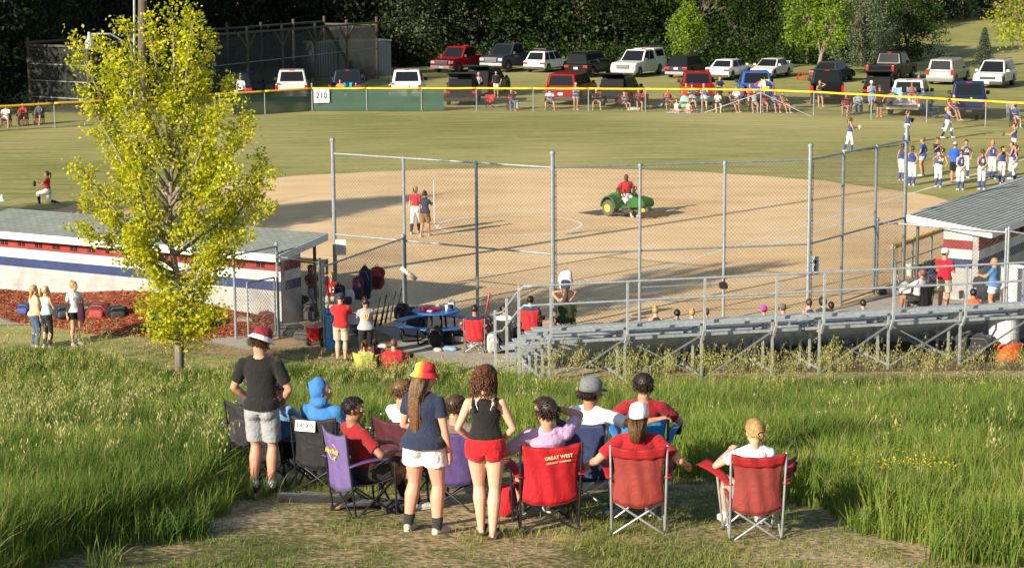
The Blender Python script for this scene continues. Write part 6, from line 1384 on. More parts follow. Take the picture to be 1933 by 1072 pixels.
# gear by the mulch and the dugout entrance
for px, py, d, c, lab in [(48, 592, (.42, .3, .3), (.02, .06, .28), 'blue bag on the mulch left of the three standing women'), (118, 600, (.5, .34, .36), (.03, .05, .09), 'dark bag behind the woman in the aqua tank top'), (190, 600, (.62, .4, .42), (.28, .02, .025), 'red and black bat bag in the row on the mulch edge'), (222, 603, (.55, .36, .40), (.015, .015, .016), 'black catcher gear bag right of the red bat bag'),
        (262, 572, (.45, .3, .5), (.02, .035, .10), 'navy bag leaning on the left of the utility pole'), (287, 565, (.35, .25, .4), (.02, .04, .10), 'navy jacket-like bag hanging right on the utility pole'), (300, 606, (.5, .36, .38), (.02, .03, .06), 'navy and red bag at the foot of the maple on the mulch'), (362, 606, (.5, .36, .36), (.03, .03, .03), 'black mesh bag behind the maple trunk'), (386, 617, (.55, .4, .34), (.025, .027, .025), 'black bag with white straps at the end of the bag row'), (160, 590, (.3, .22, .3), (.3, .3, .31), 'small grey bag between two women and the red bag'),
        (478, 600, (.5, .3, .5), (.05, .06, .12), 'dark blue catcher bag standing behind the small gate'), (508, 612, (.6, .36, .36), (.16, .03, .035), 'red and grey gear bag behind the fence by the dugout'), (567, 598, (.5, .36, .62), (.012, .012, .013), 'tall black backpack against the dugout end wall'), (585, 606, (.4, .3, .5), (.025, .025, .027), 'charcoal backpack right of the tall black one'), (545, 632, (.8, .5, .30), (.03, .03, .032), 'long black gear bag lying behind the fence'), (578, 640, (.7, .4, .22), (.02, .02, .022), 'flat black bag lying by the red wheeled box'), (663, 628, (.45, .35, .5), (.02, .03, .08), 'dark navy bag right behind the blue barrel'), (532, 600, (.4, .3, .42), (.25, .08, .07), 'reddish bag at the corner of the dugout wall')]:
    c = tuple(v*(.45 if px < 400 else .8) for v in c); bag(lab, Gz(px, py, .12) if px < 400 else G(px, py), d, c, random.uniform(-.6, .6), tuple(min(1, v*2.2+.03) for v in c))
mb = MB(); superell(mb, (0, 0, .12), .16, .12, .12, .4, nz=.08); o = mb.build('rock', mat('rock', (.33, .27, .19)), None, smooth=True); o.location = G(418, 622); tag(o, 'tan rock at the edge of the mulch', 'rock')
for px, py, s in ((462, 618, 1.2), (487, 606, 1.4), (512, 600, 1.1)): mb = MB(); superell(mb, (0, 0, .13), .26, .16, .14, .4, nz=.07, seed=px); o = mb.build('rock', mat('rock', (.27, .22, .15)), None, smooth=True); o.location = G(px, py); tag(o, 'block-shaped tan rock in the row behind the small gate', 'rock', 'rocks edging the dugout entrance')
bat('white bat lying on the mulch below the utility pole', G(243, 585)+V((0, 0, .16)), G(263, 570)+V((0, .2, .3)), (.6, .6, .6), (.1, .1, .1), None)
bat('pale bat lying on the mulch beside the fence panel', G(428, 568)+V((0, 0, .15)), G(462, 572)+V((0, 0, .15)), (.6, .65, .68), (.1, .1, .1), None)
lm_ = empty('line_marker', G(600, 652), R(20), 'small red chalk line marker with a pale wheel behind the fence', 'line marker'); mb = MB(); mb.add([V((x, y, z)) for x, y, z in [(-.14, -.2, .16), (.14, -.2, .16), (.14, .2, .16), (-.14, .2, .16), (-.2, -.32, .52), (.2, -.32, .52), (.2, .32, .52), (-.2, .32, .52)]], [(3, 2, 1, 0), (4, 5, 6, 7), (0, 1, 5, 4), (1, 2, 6, 5), (2, 3, 7, 6), (3, 0, 4, 7)]); mb.build('hopper', mat('paint', (.5, .03, .025)), lm_, bevel=.01)
for s in (-1, 1): mb = MB(); mb.lathe([(.12, -.025), (.12, .025)], (s*.2, -.12, .12), 18, V((1, 0, 0))); w_ = mb.build('wheel', RUB, lm_); mb = MB(); mb.lathe([(.07, -.03), (.07, .03), (.02, .035)], (s*.2, -.12, .12), 14, V((s, 0, 0))); mb.build('rim', mat('plastic', (.5, .42, .28)), w_)
mb = MB(); mb.tube([(-.12, .3, .5), (-.12, .75, .95), (.12, .75, .95), (.12, .3, .5)], .014, 6); mb.build('handle', GALV, lm_)
# right dugout gear
bk = empty('bucket', G(1719, 520)+V((0, 0, 0)), 0, 'white bucket behind the fence by the right dugout', 'bucket'); mb = MB(); mb.lathe([(.13, 0), (.15, .36), (.155, .37), (.14, .37), (.13, .05), (.01, .05)], (0, 0, 0), 20); mb.build('pail', mat('plastic', (.7, .7, .7)), bk); mb = MB(); mb.tube([(-.155, 0, .33), (-.1, -.08, .26), (.1, -.08, .26), (.155, 0, .33)], .005, 5); mb.build('handle', GALV, bk)
for px, py, d, c, lab in [(1742, 520, (.6, .34, .34), (.02, .02, .025), 'black bag behind the white bucket'), (1752, 532, (.5, .4, .4), (.03, .06, .18), 'blue and navy bag right of the white bucket'), (1764, 512, (.7, .36, .34), (.012, .012, .012), 'black bag lying by the end wall of the right dugout'), (1705, 556, (.5, .36, .36), (.5, .5, .52), 'white and navy bag lying by the backstop on the right pad'), (1738, 556, (.5, .3, .3), (.03, .04, .07), 'navy bag beside the white one on the right pad'), (1812, 548, (.6, .36, .34), (.02, .06, .22), 'blue bag on the pad beside the man in the red shirt'), (1822, 565, (.5, .4, .32), (.03, .03, .03), 'black and white gear bag in front of the row of bats'), (1790, 555, (.5, .3, .3), (.02, .04, .1), 'navy bag beneath the striped end wall'), (1853, 545, (.4, .34, .8), (.02, .02, .022), 'tall dark wheeled bag beside the woman in blue and white'), (1873, 515, (.4, .3, .62), (.03, .08, .3), 'blue topped backpack against the right dugout wall'), (1900, 570, (.36, .3, .4), (.08, .08, .09), 'grey bag beside the white barrel'), (1838, 565, (.4, .3, .5), (.03, .03, .032), 'black backpack behind the orange shirt')]:
    bag(lab, G(px, py)+V((0, 0, .016)), d, c, random.uniform(-.5, .5), tuple(min(1, v*2.2+.03) for v in c))
for k in range(8):
    p = V((12.35+.13*k, 57.0-.08*k, .02)); bat('softball bat in the row leaning on the striped end wall', p+V((0, -.30, 0)), p+V((.03, -.02, .86)), [(.30, .31, .32), (.35, .42, .08), (.03, .06, .18), (.4, .4, .42)][k % 4], (.02, .02, .02), 'bats along the end wall of the right dugout')
bat('white bat leaning against the backstop by the right pad', G(1707, 556)+V((-.1, 0, .02)), G(1700, 552)+V((-.15, .2, .9)), (.6, .6, .62), (.1, .1, .1), None)
helmet('black batting helmet on the right pad by the backstop', G(1666, 557)+V((0, 0, .02)), (.015, .015, .015)); helmet('white batting helmet among the bags on the right pad', G(1690, 558)+V((0, 0, .02)), (.6, .6, .6), 1)
# rolled cooler and folded wagon under the bleachers
bag('dark folded wagon under the right end of the bleachers', (11.2, 47.9, 0), (.9, .5, .7), (.03, .03, .035), .2, name='folded_wagon', cat='wagon')
# scorer items near the foreground chairs
# ------------------------------------------------------------------ field groomer
def groomer():
    P = G(1190, 408); e = empty('field_groomer', P, R(138), 'green three-wheeled field groomer with yellow wheel rims on the infield', 'groomer'); GR = mat('paint', (.03, .13, .03), .5); YL = mat('plastic', (.72, .50, .03), .4)
    # front is +y
    mb = MB(); mb.prism_yz([(.15, .30), (.15, .62), (.35, .70), (.80, .66), (.88, .50), (.85, .38), (.55, .34)], -.27, .27); mb.build('hood', GR, e, bevel=.06)
    mb = MB(); mb.prism_yz([(-.75, .30), (-.75, .66), (-.62, .74), (-.30, .74), (-.12, .40), (.15, .36), (.15, .28), (-.6, .26)], -.30, .30); mb.build('chassis', GR, e, bevel=.03)
    for s in (-1, 1):
        mb = MB(); pr = [(-.45+.36*math.cos(PI*i/8), .30+.40*math.sin(PI*i/8)) for i in range(9)]; pr2 = [(-.45+.31*math.cos(PI*i/8), .30+.35*math.sin(PI*i/8)) for i in range(8, -1, -1)]; mb.prism_yz(pr+pr2, *((s*.30, s*.62) if s > 0 else (-.62, -.30))); mb.build('fender', GR, e)
        c = V((s*.48, -.45, .28)); mb = MB(); mb.lathe([(.12, -.15), (.24, -.16), (.28, -.11), (.28, .11), (.24, .16), (.12, .15)], c, 22, V((1, 0, 0))); w = mb.build('wheel', mat('rubber', (.09, .08, .07)), e); mb = MB(); mb.lathe([(.14, .0), (.13, .02), (.05, .01), (.02, .03)], c+V((s*.14, 0, 0)), 16, V((s, 0, 0))); mb.build('rim', YL, w)
    c = V((0, .66, .25)); mb = MB(); mb.lathe([(.1, -.12), (.21, -.13), (.25, -.09), (.25, .09), (.21, .13), (.1, .12)], c, 20, V((1, 0, 0))); w = mb.build('wheel', mat('rubber', (.09, .08, .07)), e); mb = MB(); mb.lathe([(.12, -.13), (.12, .13)], c, 14, V((1, 0, 0))); mb.build('rim', YL, w)
    mb = MB(); mb.box((0, -.22, .60), (.42, .36, .10)); mb.box((0, -.42, .78), (.40, .09, .32)); mb.build('seat', YL, e, bevel=.03)
    mb = MB(); mb.tube([(0, .22, .62), (0, .10, .88)], .02, 6); mb.tube([(.17*math.cos(a*PI/6), .10+.10*math.sin(a*PI/6), .88+.12*math.sin(a*PI/6)) for a in range(13)], .014, 6); mb.build('steering_wheel', RUB, e)
    mb = MB(); mb.tube([(.42, .0, .4), (.42, -.1, .92)], .014, 6); mb.tube([(.5, -.1, .5), (.5, -.15, .9)], .014, 6); mb.lathe([(.03, -.04), (.03, .04)], (.42, -.1, .95), 8); mb.build('lever', RUB, e)
    mb = MB(); mb.box((0, 1.0, .16), (1.25, .05, .22), M=Matrix.Rotation(R(-15), 3, 'X')); mb.beam((-.2, .4, .25), (-.3, .98, .2), .05, .05); mb.beam((.2, .4, .25), (.3, .98, .2), .05, .05); mb.build('front_blade', mat('metal', (.20, .18, .15)), e, bevel=.008)
    mb = MB(); mb.box((0, -.05, .13), (1.1, .6, .035)); mb.box((0, .1, .2), (.5, .5, .12)); mb.build('scarifier', mat('metal', (.10, .10, .09)), e)
    mb = MB(); mb.box((0, -1.25, .015), (1.5, .9, .025)); mb.tube([(-.6, -.82, .02), (0, -.7, .25), (.6, -.82, .02)], .012, 5); mb.build('drag_mat', mat('metal', (.16, .14, .11)), e)
    e.scale = (1.12,)*3
    return P, e
GP, _ge = groomer()
# ------------------------------------------------------------------ people on the near slope
BKm = (.035, .035, .04)
HM = lambda c: mat('fabric', c)
def sit_on(px, py, h, chair=None, dy=.0, z=None, dist=.25):
    p = G(px, py); f = V((math.sin(h), math.cos(h), 0)); q = p+f*dist; q.z = Th(q.x, q.y) if z is None else z; return q
BLONDE = (.36, .225, .085); BROWN = (.07, .035, .016); DBROWN = (.022, .012, .008); BLACKH = (.010, .008, .007); AUB = (.10, .035, .014); LBR = (.13, .07, .03)
# standing young man
p1 = person('standing man in black tee, grey shorts and dark red bucket hat', G(498, 930), R(12), ht=1.80, skin=SK1, hair=('short', BROWN), top=('tee', (.012, .012, .013)), bottom=('longshorts', (.30, .32, .34)), socks=(.10, (.7, .7, .7)), shoes=(.02, .02, .022), hat=('bucket', HM((.20, .012, .025)), HM((.72, .70, .70))), L='pocket', Rr='pocket', look=(38, -24), near=2)
# tie-dye hat
def tiedye():
    m, t, b = newmat('tie_dye'); N, L = t.nodes, t.links; tc = N.new('ShaderNodeTexCoord'); sp = N.new('ShaderNodeSeparateXYZ'); L.new(tc.outputs['Generated'], sp.inputs[0]); n = N.new('ShaderNodeTexNoise'); n.inputs['Scale'].default_value = 5; n.inputs['Detail'].default_value = 3; L.new(tc.outputs['Generated'], n.inputs['Vector'])
    ad = N.new('ShaderNodeMath'); ad.operation = 'MULTIPLY_ADD'; ad.inputs[1].default_value = .45; L.new(n.outputs['Fac'], ad.inputs[0]); L.new(sp.outputs['X'], ad.inputs[2]); cr = N.new('ShaderNodeValToRGB'); e = cr.color_ramp.elements
    st = [(.24, (.05, .35, .62)), (.36, (.45, .65, .55)), (.46, (.80, .70, .03)), (.55, (.85, .60, .05)), (.70, (.85, .20, .02)), (.9, (.72, .03, .03)), (1.1, (.6, .02, .05))]
    while len(e) < 7: e.new(.5)
    for q, (p, c) in zip(e, st): q.position = min(1, p); q.color = (*c, 1)
    L.new(ad.outputs[0], cr.inputs[0]); L.new(cr.outputs[0], b.inputs['Base Color']); b.inputs['Roughness'].default_value = .85; return m
TD = tiedye()
p6 = person('standing woman in rainbow tie-dye bucket hat, navy tee and white shorts', G(803, 1004), R(24), ht=1.63, sex='f', skin=(.58, .30, .21), hair=('long', LBR), top=('tee', (.018, .028, .06)), bottom=('shorts', (.66, .66, .66)), socks=(.20, (.03, .03, .035)), shoes=(.50, .46, .38), hat=('bucket', TD, TD), L='belly', Rr='down', look=(48, -6), near=2, fat=1.22,
            legs=((V((0, 1, 0)), V((-.17, -.02, .07))), (V((0, 1, 0)), V((.15, -.05, .07)))))
P = p6; a = P['arms'][1][2]; mb = MB(); mb.ell(a, V((.033, 0, 0)), V((0, .033, 0)), V((0, 0, .014)), 14, 7); mb.build('wristband', HM((.55, .02, .06)), P['root'], smooth=True)
p7 = person('standing woman with curly hair in black tank top and red shorts', G(918, 1010), R(4), ht=1.62, sex='f', skin=(.60, .36, .26), hair=('curly', AUB), top=('tank', (.012, .012, .013)), bottom=('briefshorts', (.52, .012, .018)), shoes=None, L='pocket', Rr='pocket', look=(30, -4), near=2, fat=1.1,
            legs=((V((0, 1, 0)), V((-.05, .04, .07))), (V((.1, 1, 0)), V((.07, -.10, .07)))))
for s in (-1, 1):
    an = p7['legs'][s][2]; mb = MB(); an = V(an); mb.box((an.x, an.y+.055, an.z-.058), (.085, .25, .02)); mb.box((an.x, an.y+.10, an.z-.015), (.10, .05, .03)); mb.build('sandal', HM((.04, .025, .018)), p7['root'], bevel=.008)
# chair row, left to right
h = R(38); q = sit_on(508, 918, h); e, bf = camp_chair('black folding chair with black frame behind the standing man in the bucket hat', q, h, (.018, .018, .02), BKm)
person('seated boy with sunglasses in light blue tee beside the standing man', q+V((.0, .02, 0)), h, 'sit', 1.74, skin=SK1, hair=('short', DBROWN), top=('tee', (.16, .32, .55)), bottom=('shorts', (.03, .03, .035)), socks=(.2, (.7, .7, .7)), shoes=(.55, .55, .53), L='lap', Rr='lap', look=(35, -5), near=2, seat=.34, glasses=(.02, .02, .025))
h = R(30); q = sit_on(470, 888, h); camp_chair('black folding chair at the left end of the group', q, h, (.02, .02, .022), BKm)
person('seated boy with red sunglasses mostly hidden behind the man in the black tee', q, h, 'sit', 1.72, skin=SK1, hair=('short', BROWN), top=('tee', (.05, .05, .06)), bottom=('shorts', (.05, .05, .05)), socks=(.3, (.6, .6, .6)), shoes=(.6, .6, .6), L='lap', Rr='lap', look=(30, 0), near=1, seat=.34, glasses=(.4, .03, .03))
h = R(20); q = sit_on(600, 928, h); e, bf = camp_chair('black folding chair with a white DICK\'S patch on its back', q, h, (.016, .016, .018), BKm)
pc = bf(.38, .86); nb_ = MB(); nb_.box((0, 0, 0), (.235, .006, .115)); pt = empty('x', (0, 0, 0)); bpy.data.objects.remove(pt)
pb_ = nb_.build('patch', mat('plastic', (.72, .72, .70), .7), e); pb_.location = pc+V((0, -.030, 0)); pb_.rotation_euler = (R(-9), 0, 0)
text('lettering', 'DICK\'S', .066, mat('plastic', (.02, .02, .02)), pb_, (0, -.006, .002), (PI/2, 0, 0), .001, .0012); text('lettering', 'SPORTING GOODS', .018, mat('plastic', (.05, .05, .05)), pb_, (0, -.006, -.042), (PI/2, 0, 0), .001)
person('seated person with a blue hood up, in front of the white DICK\'S patch chair', q, h, 'sit', 1.72, skin=SK1, hair=('short', BROWN), top=('hoodie', (.045, .19, .50)), bottom=('pants', (.03, .03, .035)), shoes=(.5, .5, .5), L='lap', Rr='lap', look=(62, -8), near=2, seat=.36)
h = R(58); q = sit_on(645, 975, h, dist=.27); e, bf = camp_chair('purple folding chair with dusty back and yellow café print', q, h, (.125, .09, .24), BKm, armfab=(.10, .07, .22), back=.90)
lo_ = mat('plastic', (.75, .50, .06)); pc = bf(.5, .62)
text('print', 'Hard Rock', .062, lo_, e, pc+V((0, -.012, .02)), (R(76), R(-4), 0), .001, .0015); text('print', 'CAFE', .045, lo_, e, pc+V((0, -.0, -.05)), (R(76), 0, 0), .001, .001); text('print', 'NIAGARA', .018, lo_, e, pc+V((0, .014, -.115)), (R(76), 0, 0), .001) if False else None
mb = MB(); mb.tube([pc+V((.085*math.cos(a*PI/12), -.004, .012+.075*math.sin(a*PI/12))) for a in range(25)], .003, 4); mb.build('print', lo_, e)
person('seated boy with black hair and red tee in the purple chair', q, h, 'sit', 1.70, skin=SK3, hair=('buzz', BLACKH), top=('tee', (.26, .012, .018)), bottom=('shorts', (.03, .025, .025)), socks=(.35, (.02, .02, .02)), shoes=(.62, .60, .58), L='lap', Rr='armrest', look=(28, -10), near=2, seat=.34)
h = R(40); q = sit_on(748, 935, h); camp_chair('dark maroon folding chair between the red tee and the white tee', q, h, (.06, .010, .018), BKm)
person('seated boy with wavy brown hair in white tee', q, h, 'sit', 1.74, skin=SK1, hair=('short', LBR), top=('tee', (.72, .73, .75)), bottom=('shorts', (.05, .05, .07)), socks=(.2, (.02, .02, .02)), shoes=(.5, .5, .5), L='lap', Rr='lap', look=(20, -8), near=2, seat=.36)
h = R(22); q = sit_on(852, 965, h); camp_chair('purple folding chair half hidden behind the two standing women', q, h, (.06, .038, .14), BKm)
person('seated person with striped shirt hidden between the two standing women', q, h, 'sit', 1.66, skin=SK1, hair=('short', BROWN), top=('tee', (.16, .12, .10)), bottom=('shorts', (.35, .28, .18)), shoes=(.4, .4, .4), L='lap', Rr='lap', look=(10, -10), near=2, seat=.33)
h = R(-10); q = sit_on(1038, 1003, h); e, bf = camp_chair('bright red folding chair with black piping and a company print', q, h, (.40, .010, .018), BKm, w=.56, back=.90, splay=.04, holder=-1)
pr = mat('plastic', (.62, .5, .3)); pc = bf(.62, .74); text('print', 'GREAT WEST', .045, pr, e, pc+V((0, -.02, .03)), (R(78), R(-6), 0), .001, .001); text('print', 'CASUALTY COMPANY', .024, pr, e, pc+V((0, -.012, -.02)), (R(78), R(-6), 0), .001, .0005)
person('seated boy in pale pink tee shading his face with one hand', q, h, 'sit', 1.78, skin=SK1, hair=('short', DBROWN), top=('tee', (.55, .36, .58)), bottom=('shorts', (.04, .04, .05)), shoes=(.05, .05, .05), L='armrest', Rr='brow', look=(-40, 4), near=2, seat=.38)
h = R(28); q = sit_on(1104, 955, h); camp_chair('navy folding chair with grey posts behind the bright red one', q, h, (.018, .028, .085), (.36, .37, .38), armfab=(.40, .012, .02), back=.93, w=.54)
person('seated boy in grey trucker cap and white tee resting an arm to the right', q, h, 'sit', 1.80, skin=SKT, hair=('short', DBROWN), top=('tee', (.68, .71, .76)), bottom=('shorts', (.03, .03, .03)), socks=(.35, (.7, .7, .7)), shoes=(.5, .5, .5), L='lap', Rr='ext', look=(42, -6), near=2, seat=.40, hat=('cap', HM((.16, .18, .20)), HM((.06, .065, .07))))
h = R(4); q = sit_on(1214, 925, h); camp_chair('bright blue folding chair in front of the boy in the white cap', q, h, (.03, .20, .52), BKm, splay=.1)
person('seated boy with short dark hair and red shirt in the blue chair', q, h, 'sit', 1.78, skin=SK1, hair=('short', DBROWN), top=('tee', (.28, .012, .02)), bottom=('shorts', (.03, .03, .03)), shoes=(.1, .1, .1), L='armrest', Rr='armrest', look=(-6, 0), near=2, seat=.37)
h = R(2); q = sit_on(1205, 1008, h); camp_chair('faded red folding chair with silver frame, boy in white cap in it', q, h, (.235, .035, .030), (.42, .44, .46), w=.50, back=.90, splay=.05, top2=(.29, .010, .014), armfab=(.29, .010, .014))
person('seated boy with long brown hair, white cap and red tee, elbows out', q, h, 'sit', 1.72, skin=SK1, hair=('shoulder', LBR), top=('tee', (.34, .012, .02)), bottom=('longshorts', (.05, .06, .05)), shoes=(.16, .15, .14), L='elbow', Rr='elbow', look=(14, -8), near=2, seat=.36, hat=('cap', HM((.74, .74, .73)), HM((.72, .72, .71)), -.9))
h = R(-3); q = sit_on(1427, 1022, h); camp_chair('faded red folding chair with silver frame and splayed arms, blonde girl in it', q, h, (.225, .038, .034), (.42, .44, .46), w=.48, back=.88, splay=.16, top2=(.28, .010, .014), armfab=(.28, .011, .015))
person('seated blonde girl with low bun and white tee, alone at the right', q, h, 'sit', 1.60, sex='f', skin=SK2, hair=('lowbun', BLONDE), top=('tee', (.64, .68, .76)), bottom=('briefshorts', (.2, .2, .22)), socks=(.10, (.7, .7, .7)), shoes=(.62, .45, .47), L=(.03, .14, -.06, (1, -.5, -.6)), Rr='lap', look=(-16, -14), near=2, seat=.33, legout=.10)
# things lying by the chairs
bg_ = G(640, 955)
def heap(nm, lab, P, a, b, hgt, col, rot=0, cat='bag', nz=.12, seed=1, e_=.7, kind='fabric'):
    mb = MB(); superell(mb, (0, 0, hgt/2), a, b, hgt/2, e_, 26, 13, nz, seed); o = mb.build(nm, mat(kind, col), None, smooth=True); o.location = P; o.rotation_euler = (0, 0, rot); return tag(o, lab, cat)
heap('chair_sleeve', 'long crumpled black chair sleeve lying on the ground between the chairs', G(600, 950), .42, .10, .10, (.02, .02, .022), -.15, seed=3)
heap('chair_sleeve', 'black chair sleeve lying under the purple chair', G(690, 962), .24, .12, .09, (.02, .02, .02), .4, seed=5); heap('chair_sleeve', 'small black bag lying right of the purple chair', G(748, 968), .13, .10, .12, (.025, .022, .02), .2, seed=6)
heap('jacket', 'bright red jacket heap between the red shorts woman and the red chair', G(962, 970), .16, .12, .30, (.50, .012, .02), .3, 'clothing', seed=9); heap('black_bag', 'black bag hanging at the left black chair', G(462, 905)+V((0, 0, .42)), .16, .12, .26, (.03, .03, .035), 0, seed=12)
heap('black_bag', 'black bag under the dark chair beside the man in grey shorts', G(560, 895)+V((0, 0, .2)), .14, .12, .34, (.022, .022, .025), 0, seed=14)
heap('paper', 'crumpled white paper held at the left of the blonde girl\'s chair', G(1377, 985)+V((0, .25, .25)), .05, .02, .11, (.7, .68, .62), 0, 'paper', .2, 4)
w = empty('water_bottle', G(1143, 978), 0, 'clear water bottle lying beside the faded red chair', 'bottle'); mb = MB(); mb.lathe([(.03, 0), (.034, .02), (.034, .14), (.015, .19)], (0, 0, .035), 14, V((1, .3, 0))); mb.build('bottle', mat('plastic', (.35, .42, .45), .1), w, smooth=True); mb = MB(); mb.lathe([(.016, .19), (.016, .215)], (0, 0, .035), 10, V((1, .3, 0))); mb.build('cap', mat('plastic', (.7, .7, .7)), w)
heap('snack_wrapper', 'small orange snack wrapper under the purple chair', G(634, 962), .05, .03, .03, (.7, .25, .03), 0, 'wrapper', .2, 8)
# ------------------------------------------------------------------ people sitting in the meadow
h = R(8); q = G(690, 748); q = V((q.x, 46.0, Th(q.x, 46))); q.x = (688-966)/3805*46.5
camp_chair('pale yellow folding chair standing low in the meadow', q, h, (.40, .42, .08), BKm, back=.74); person('seated person with curly auburn hair in the yellow chair', q, h, 'sit', 1.5, sex='f', skin=SK1, hair=('pony', AUB), top=('tank', (.5, .5, .1)), bottom=('shorts', (.1, .1, .1)), L='lap', Rr='lap', look=(20, -10), seat=.22, near=1)
q = V(((742-966)/3805*46.2, 45.8, Th(-2.7, 45.8))); camp_chair('bright red folding chair standing low in the meadow', q, h, (.42, .04, .03), BKm, back=.74, splay=.08); person('seated man with shaved head and red tee in the meadow', q, h, 'sit', 1.6, skin=SK2, hair=('buzz', LBR), top=('tee', (.40, .02, .025)), bottom=('shorts', (.1, .1, .1)), L='armrest', Rr='lap', look=(0, -10), seat=.22, near=1)
q = V(((706-966)/3805*46.4, 46.3, Th(-3.1, 46.3))); person('seated person in dark plaid shirt between the yellow and red chairs', q, h, 'sit', 1.5, skin=SK1, hair=('pony', DBROWN), top=('tee', (.08, .03, .05)), bottom=('shorts', (.1, .1, .1)), L='lap', Rr='lap', seat=.22, near=1)
# ------------------------------------------------------------------ three women on the left
person('standing blonde woman in yellow and white top and blue jeans', G(68, 655), R(50), ht=1.62, sex='f', skin=SK2, hair=('long', BLONDE), top=('tee', (.66, .58, .30)), bottom=('jeans', (.06, .11, .20)), shoes=(.6, .6, .6), L='down', Rr='down', look=(30, 0), near=1)
person('standing blonde woman in aqua tank top and black leggings', G(90, 657), R(30), ht=1.62, sex='f', skin=SK2, hair=('pony', (.5, .36, .18)), top=('tank', (.42, .68, .72)), bottom=('leggings', (.02, .022, .03)), shoes=(.6, .6, .6), L='fold', Rr='fold', look=(35, 0), near=1)
person('standing woman with blonde bun in white tee and black shorts, jacket over her arm', G(143, 650), R(140), ht=1.66, sex='f', skin=SK2, hair=('bun', BLONDE), top=('tee', (.62, .63, .66)), bottom=('shorts', (.012, .012, .015)), socks=(.15, (.6, .6, .6)), shoes=(.5, .5, .52), L='hip', Rr='down', look=(-40, 0), near=1, fat=1.05)
heap('jacket', 'dark maroon jacket carried by the woman in the white tee', G(157, 650)+V((0, -.1, .62)), .10, .08, .5, (.05, .012, .03), 0, 'jacket', .12, 2)
# ------------------------------------------------------------------ by the left dugout
person('standing man in red polo and khaki shorts at the blue barrel', G(645, 682), R(4), ht=1.70, skin=SK2, hair=('short', DBROWN), top=('polo', (.50, .022, .022)), bottom=('longshorts', (.50, .44, .32)), shoes=(.03, .03, .03), L='fwd', Rr='fwd', look=(10, -35), near=1, fat=1.12, hat=('cap', HM((.02, .03, .07)), HM((.02, .03, .07))))
pw = person('standing woman in grey tee with yellow print and black capri leggings', G(692, 684), R(-14), ht=1.62, sex='f', skin=SKT, hair=('bun', DBROWN), top=('tee', (.36, .37, .39)), bottom=('capri', (.015, .015, .018)), shoes=(.04, .05, .12), L='fwd', Rr='fwd', look=(-20, -30), near=1, fat=1.12)
for s in (-1, 0, 1): mb = MB(); mb.limb(pw['pel']+pw['ax']*.225*1.62+pw['rr']*s*.05-pw['fw']*.135, pw['pel']+pw['ax']*.15*1.62+pw['rr']*s*.03-pw['fw']*.125, .018, .012, 8); mb.build('shirt_print', mat('plastic', (.65, .48, .08)), pw['top'])
o = empty('clipboard', G(668, 682)+V((0, .35, .98)), 0, 'pale lilac sheet held up between the man in red and the woman in grey', 'paper'); mb = MB(); mb.box((0, 0, 0), (.30, .01, .30), M=Matrix.Rotation(R(-50), 3, 'X')); mb.build('sheet', mat('plastic', (.50, .50, .66)), o)
person('softball player number 12 in red jersey sitting on a bucket by the blue barrel', G(627, 607), R(-8), 'sit', 1.62, sex='f', skin=SKT, hair=('pony', BLONDE), top=('tee', (.50, .02, .03)), bottom=('ballpants', (.62, .62, .62)), socks=(.6, (.02, .02, .04)), shoes=(.05, .05, .05), L='head', Rr='lap', look=(0, -10), near=1, seat=.55, number=('12', -1), numcol=(.75, .75, .75))
bk = empty('bucket', G(627, 607), 0, 'blue bucket seat under player number 12', 'bucket'); mb = MB(); mb.lathe([(.14, 0), (.165, .38), (.165, .40)], (0, 0, 0), 20); mb.build('pail', mat('plastic', (.02, .14, .45)), bk); mb = MB(); mb.lathe([(.175, .40), (.18, .46), (.15, .49)], (0, 0, 0), 20); mb.build('lid', mat('fabric', (.6, .55, .45)), bk)
person('softball player in dark red jersey seated in the shade of the left dugout', G(592, 590), R(150), 'sit', 1.62, sex='f', skin=SK3, hair=('pony', BLACKH), top=('tee', (.22, .015, .03)), bottom=('ballpants', (.45, .45, .45)), socks=(.6, (.02, .02, .04)), shoes=(.05, .05, .05), L='lap', Rr='lap', look=(0, -10), seat=.5)
# ------------------------------------------------------------------ on the concrete pad
def padsit(px, py, h, chl, fab, frame, pl, **k):
    q = sit_on(px, py, h, z=.016); camp_chair(chl, q, h, fab, frame, **{a: k.pop(a) for a in ('back', 'splay', 'w') if a in k}); return person(pl, q, h, 'sit', near=1, **k)
padsit(896, 667, R(4), 'red folding chair with grey frame on the concrete pad', (.42, .02, .025), (.35, .35, .36), 'seated boy with dark hair in the red chair on the pad', ht=1.62, skin=SKT, hair=('short', DBROWN), top=('tee', (.02, .03, .07)), bottom=('shorts', (.3, .3, .3)), shoes=(.4, .4, .4), L='armrest', Rr='armrest', look=(5, -15), seat=.36, back=.88, splay=.12)
padsit(950, 668, R(18), 'black folding chair on the concrete pad beside the bleacher rail', (.015, .015, .016), BKm, 'seated woman with ponytail and white tee in the black chair on the pad', ht=1.66, sex='f', skin=SK1, hair=('pony', DBROWN), top=('tee', (.66, .68, .72)), bottom=('shorts', (.03, .03, .03)), shoes=(.4, .4, .4), L='elbow', Rr='lap', look=(45, -5), seat=.36, glasses=(.02, .02, .02))
padsit(1000, 648, R(10), 'red folding chair behind the bleacher stair rail', (.38, .02, .025), BKm, 'seated person with dark hair in the red chair behind the stair rail', ht=1.62, skin=SKT, hair=('short', BLACKH), top=('tee', (.03, .05, .10)), bottom=('shorts', (.1, .1, .1)), shoes=(.3, .3, .3), L='lap', Rr='lap', look=(10, -10), seat=.36)
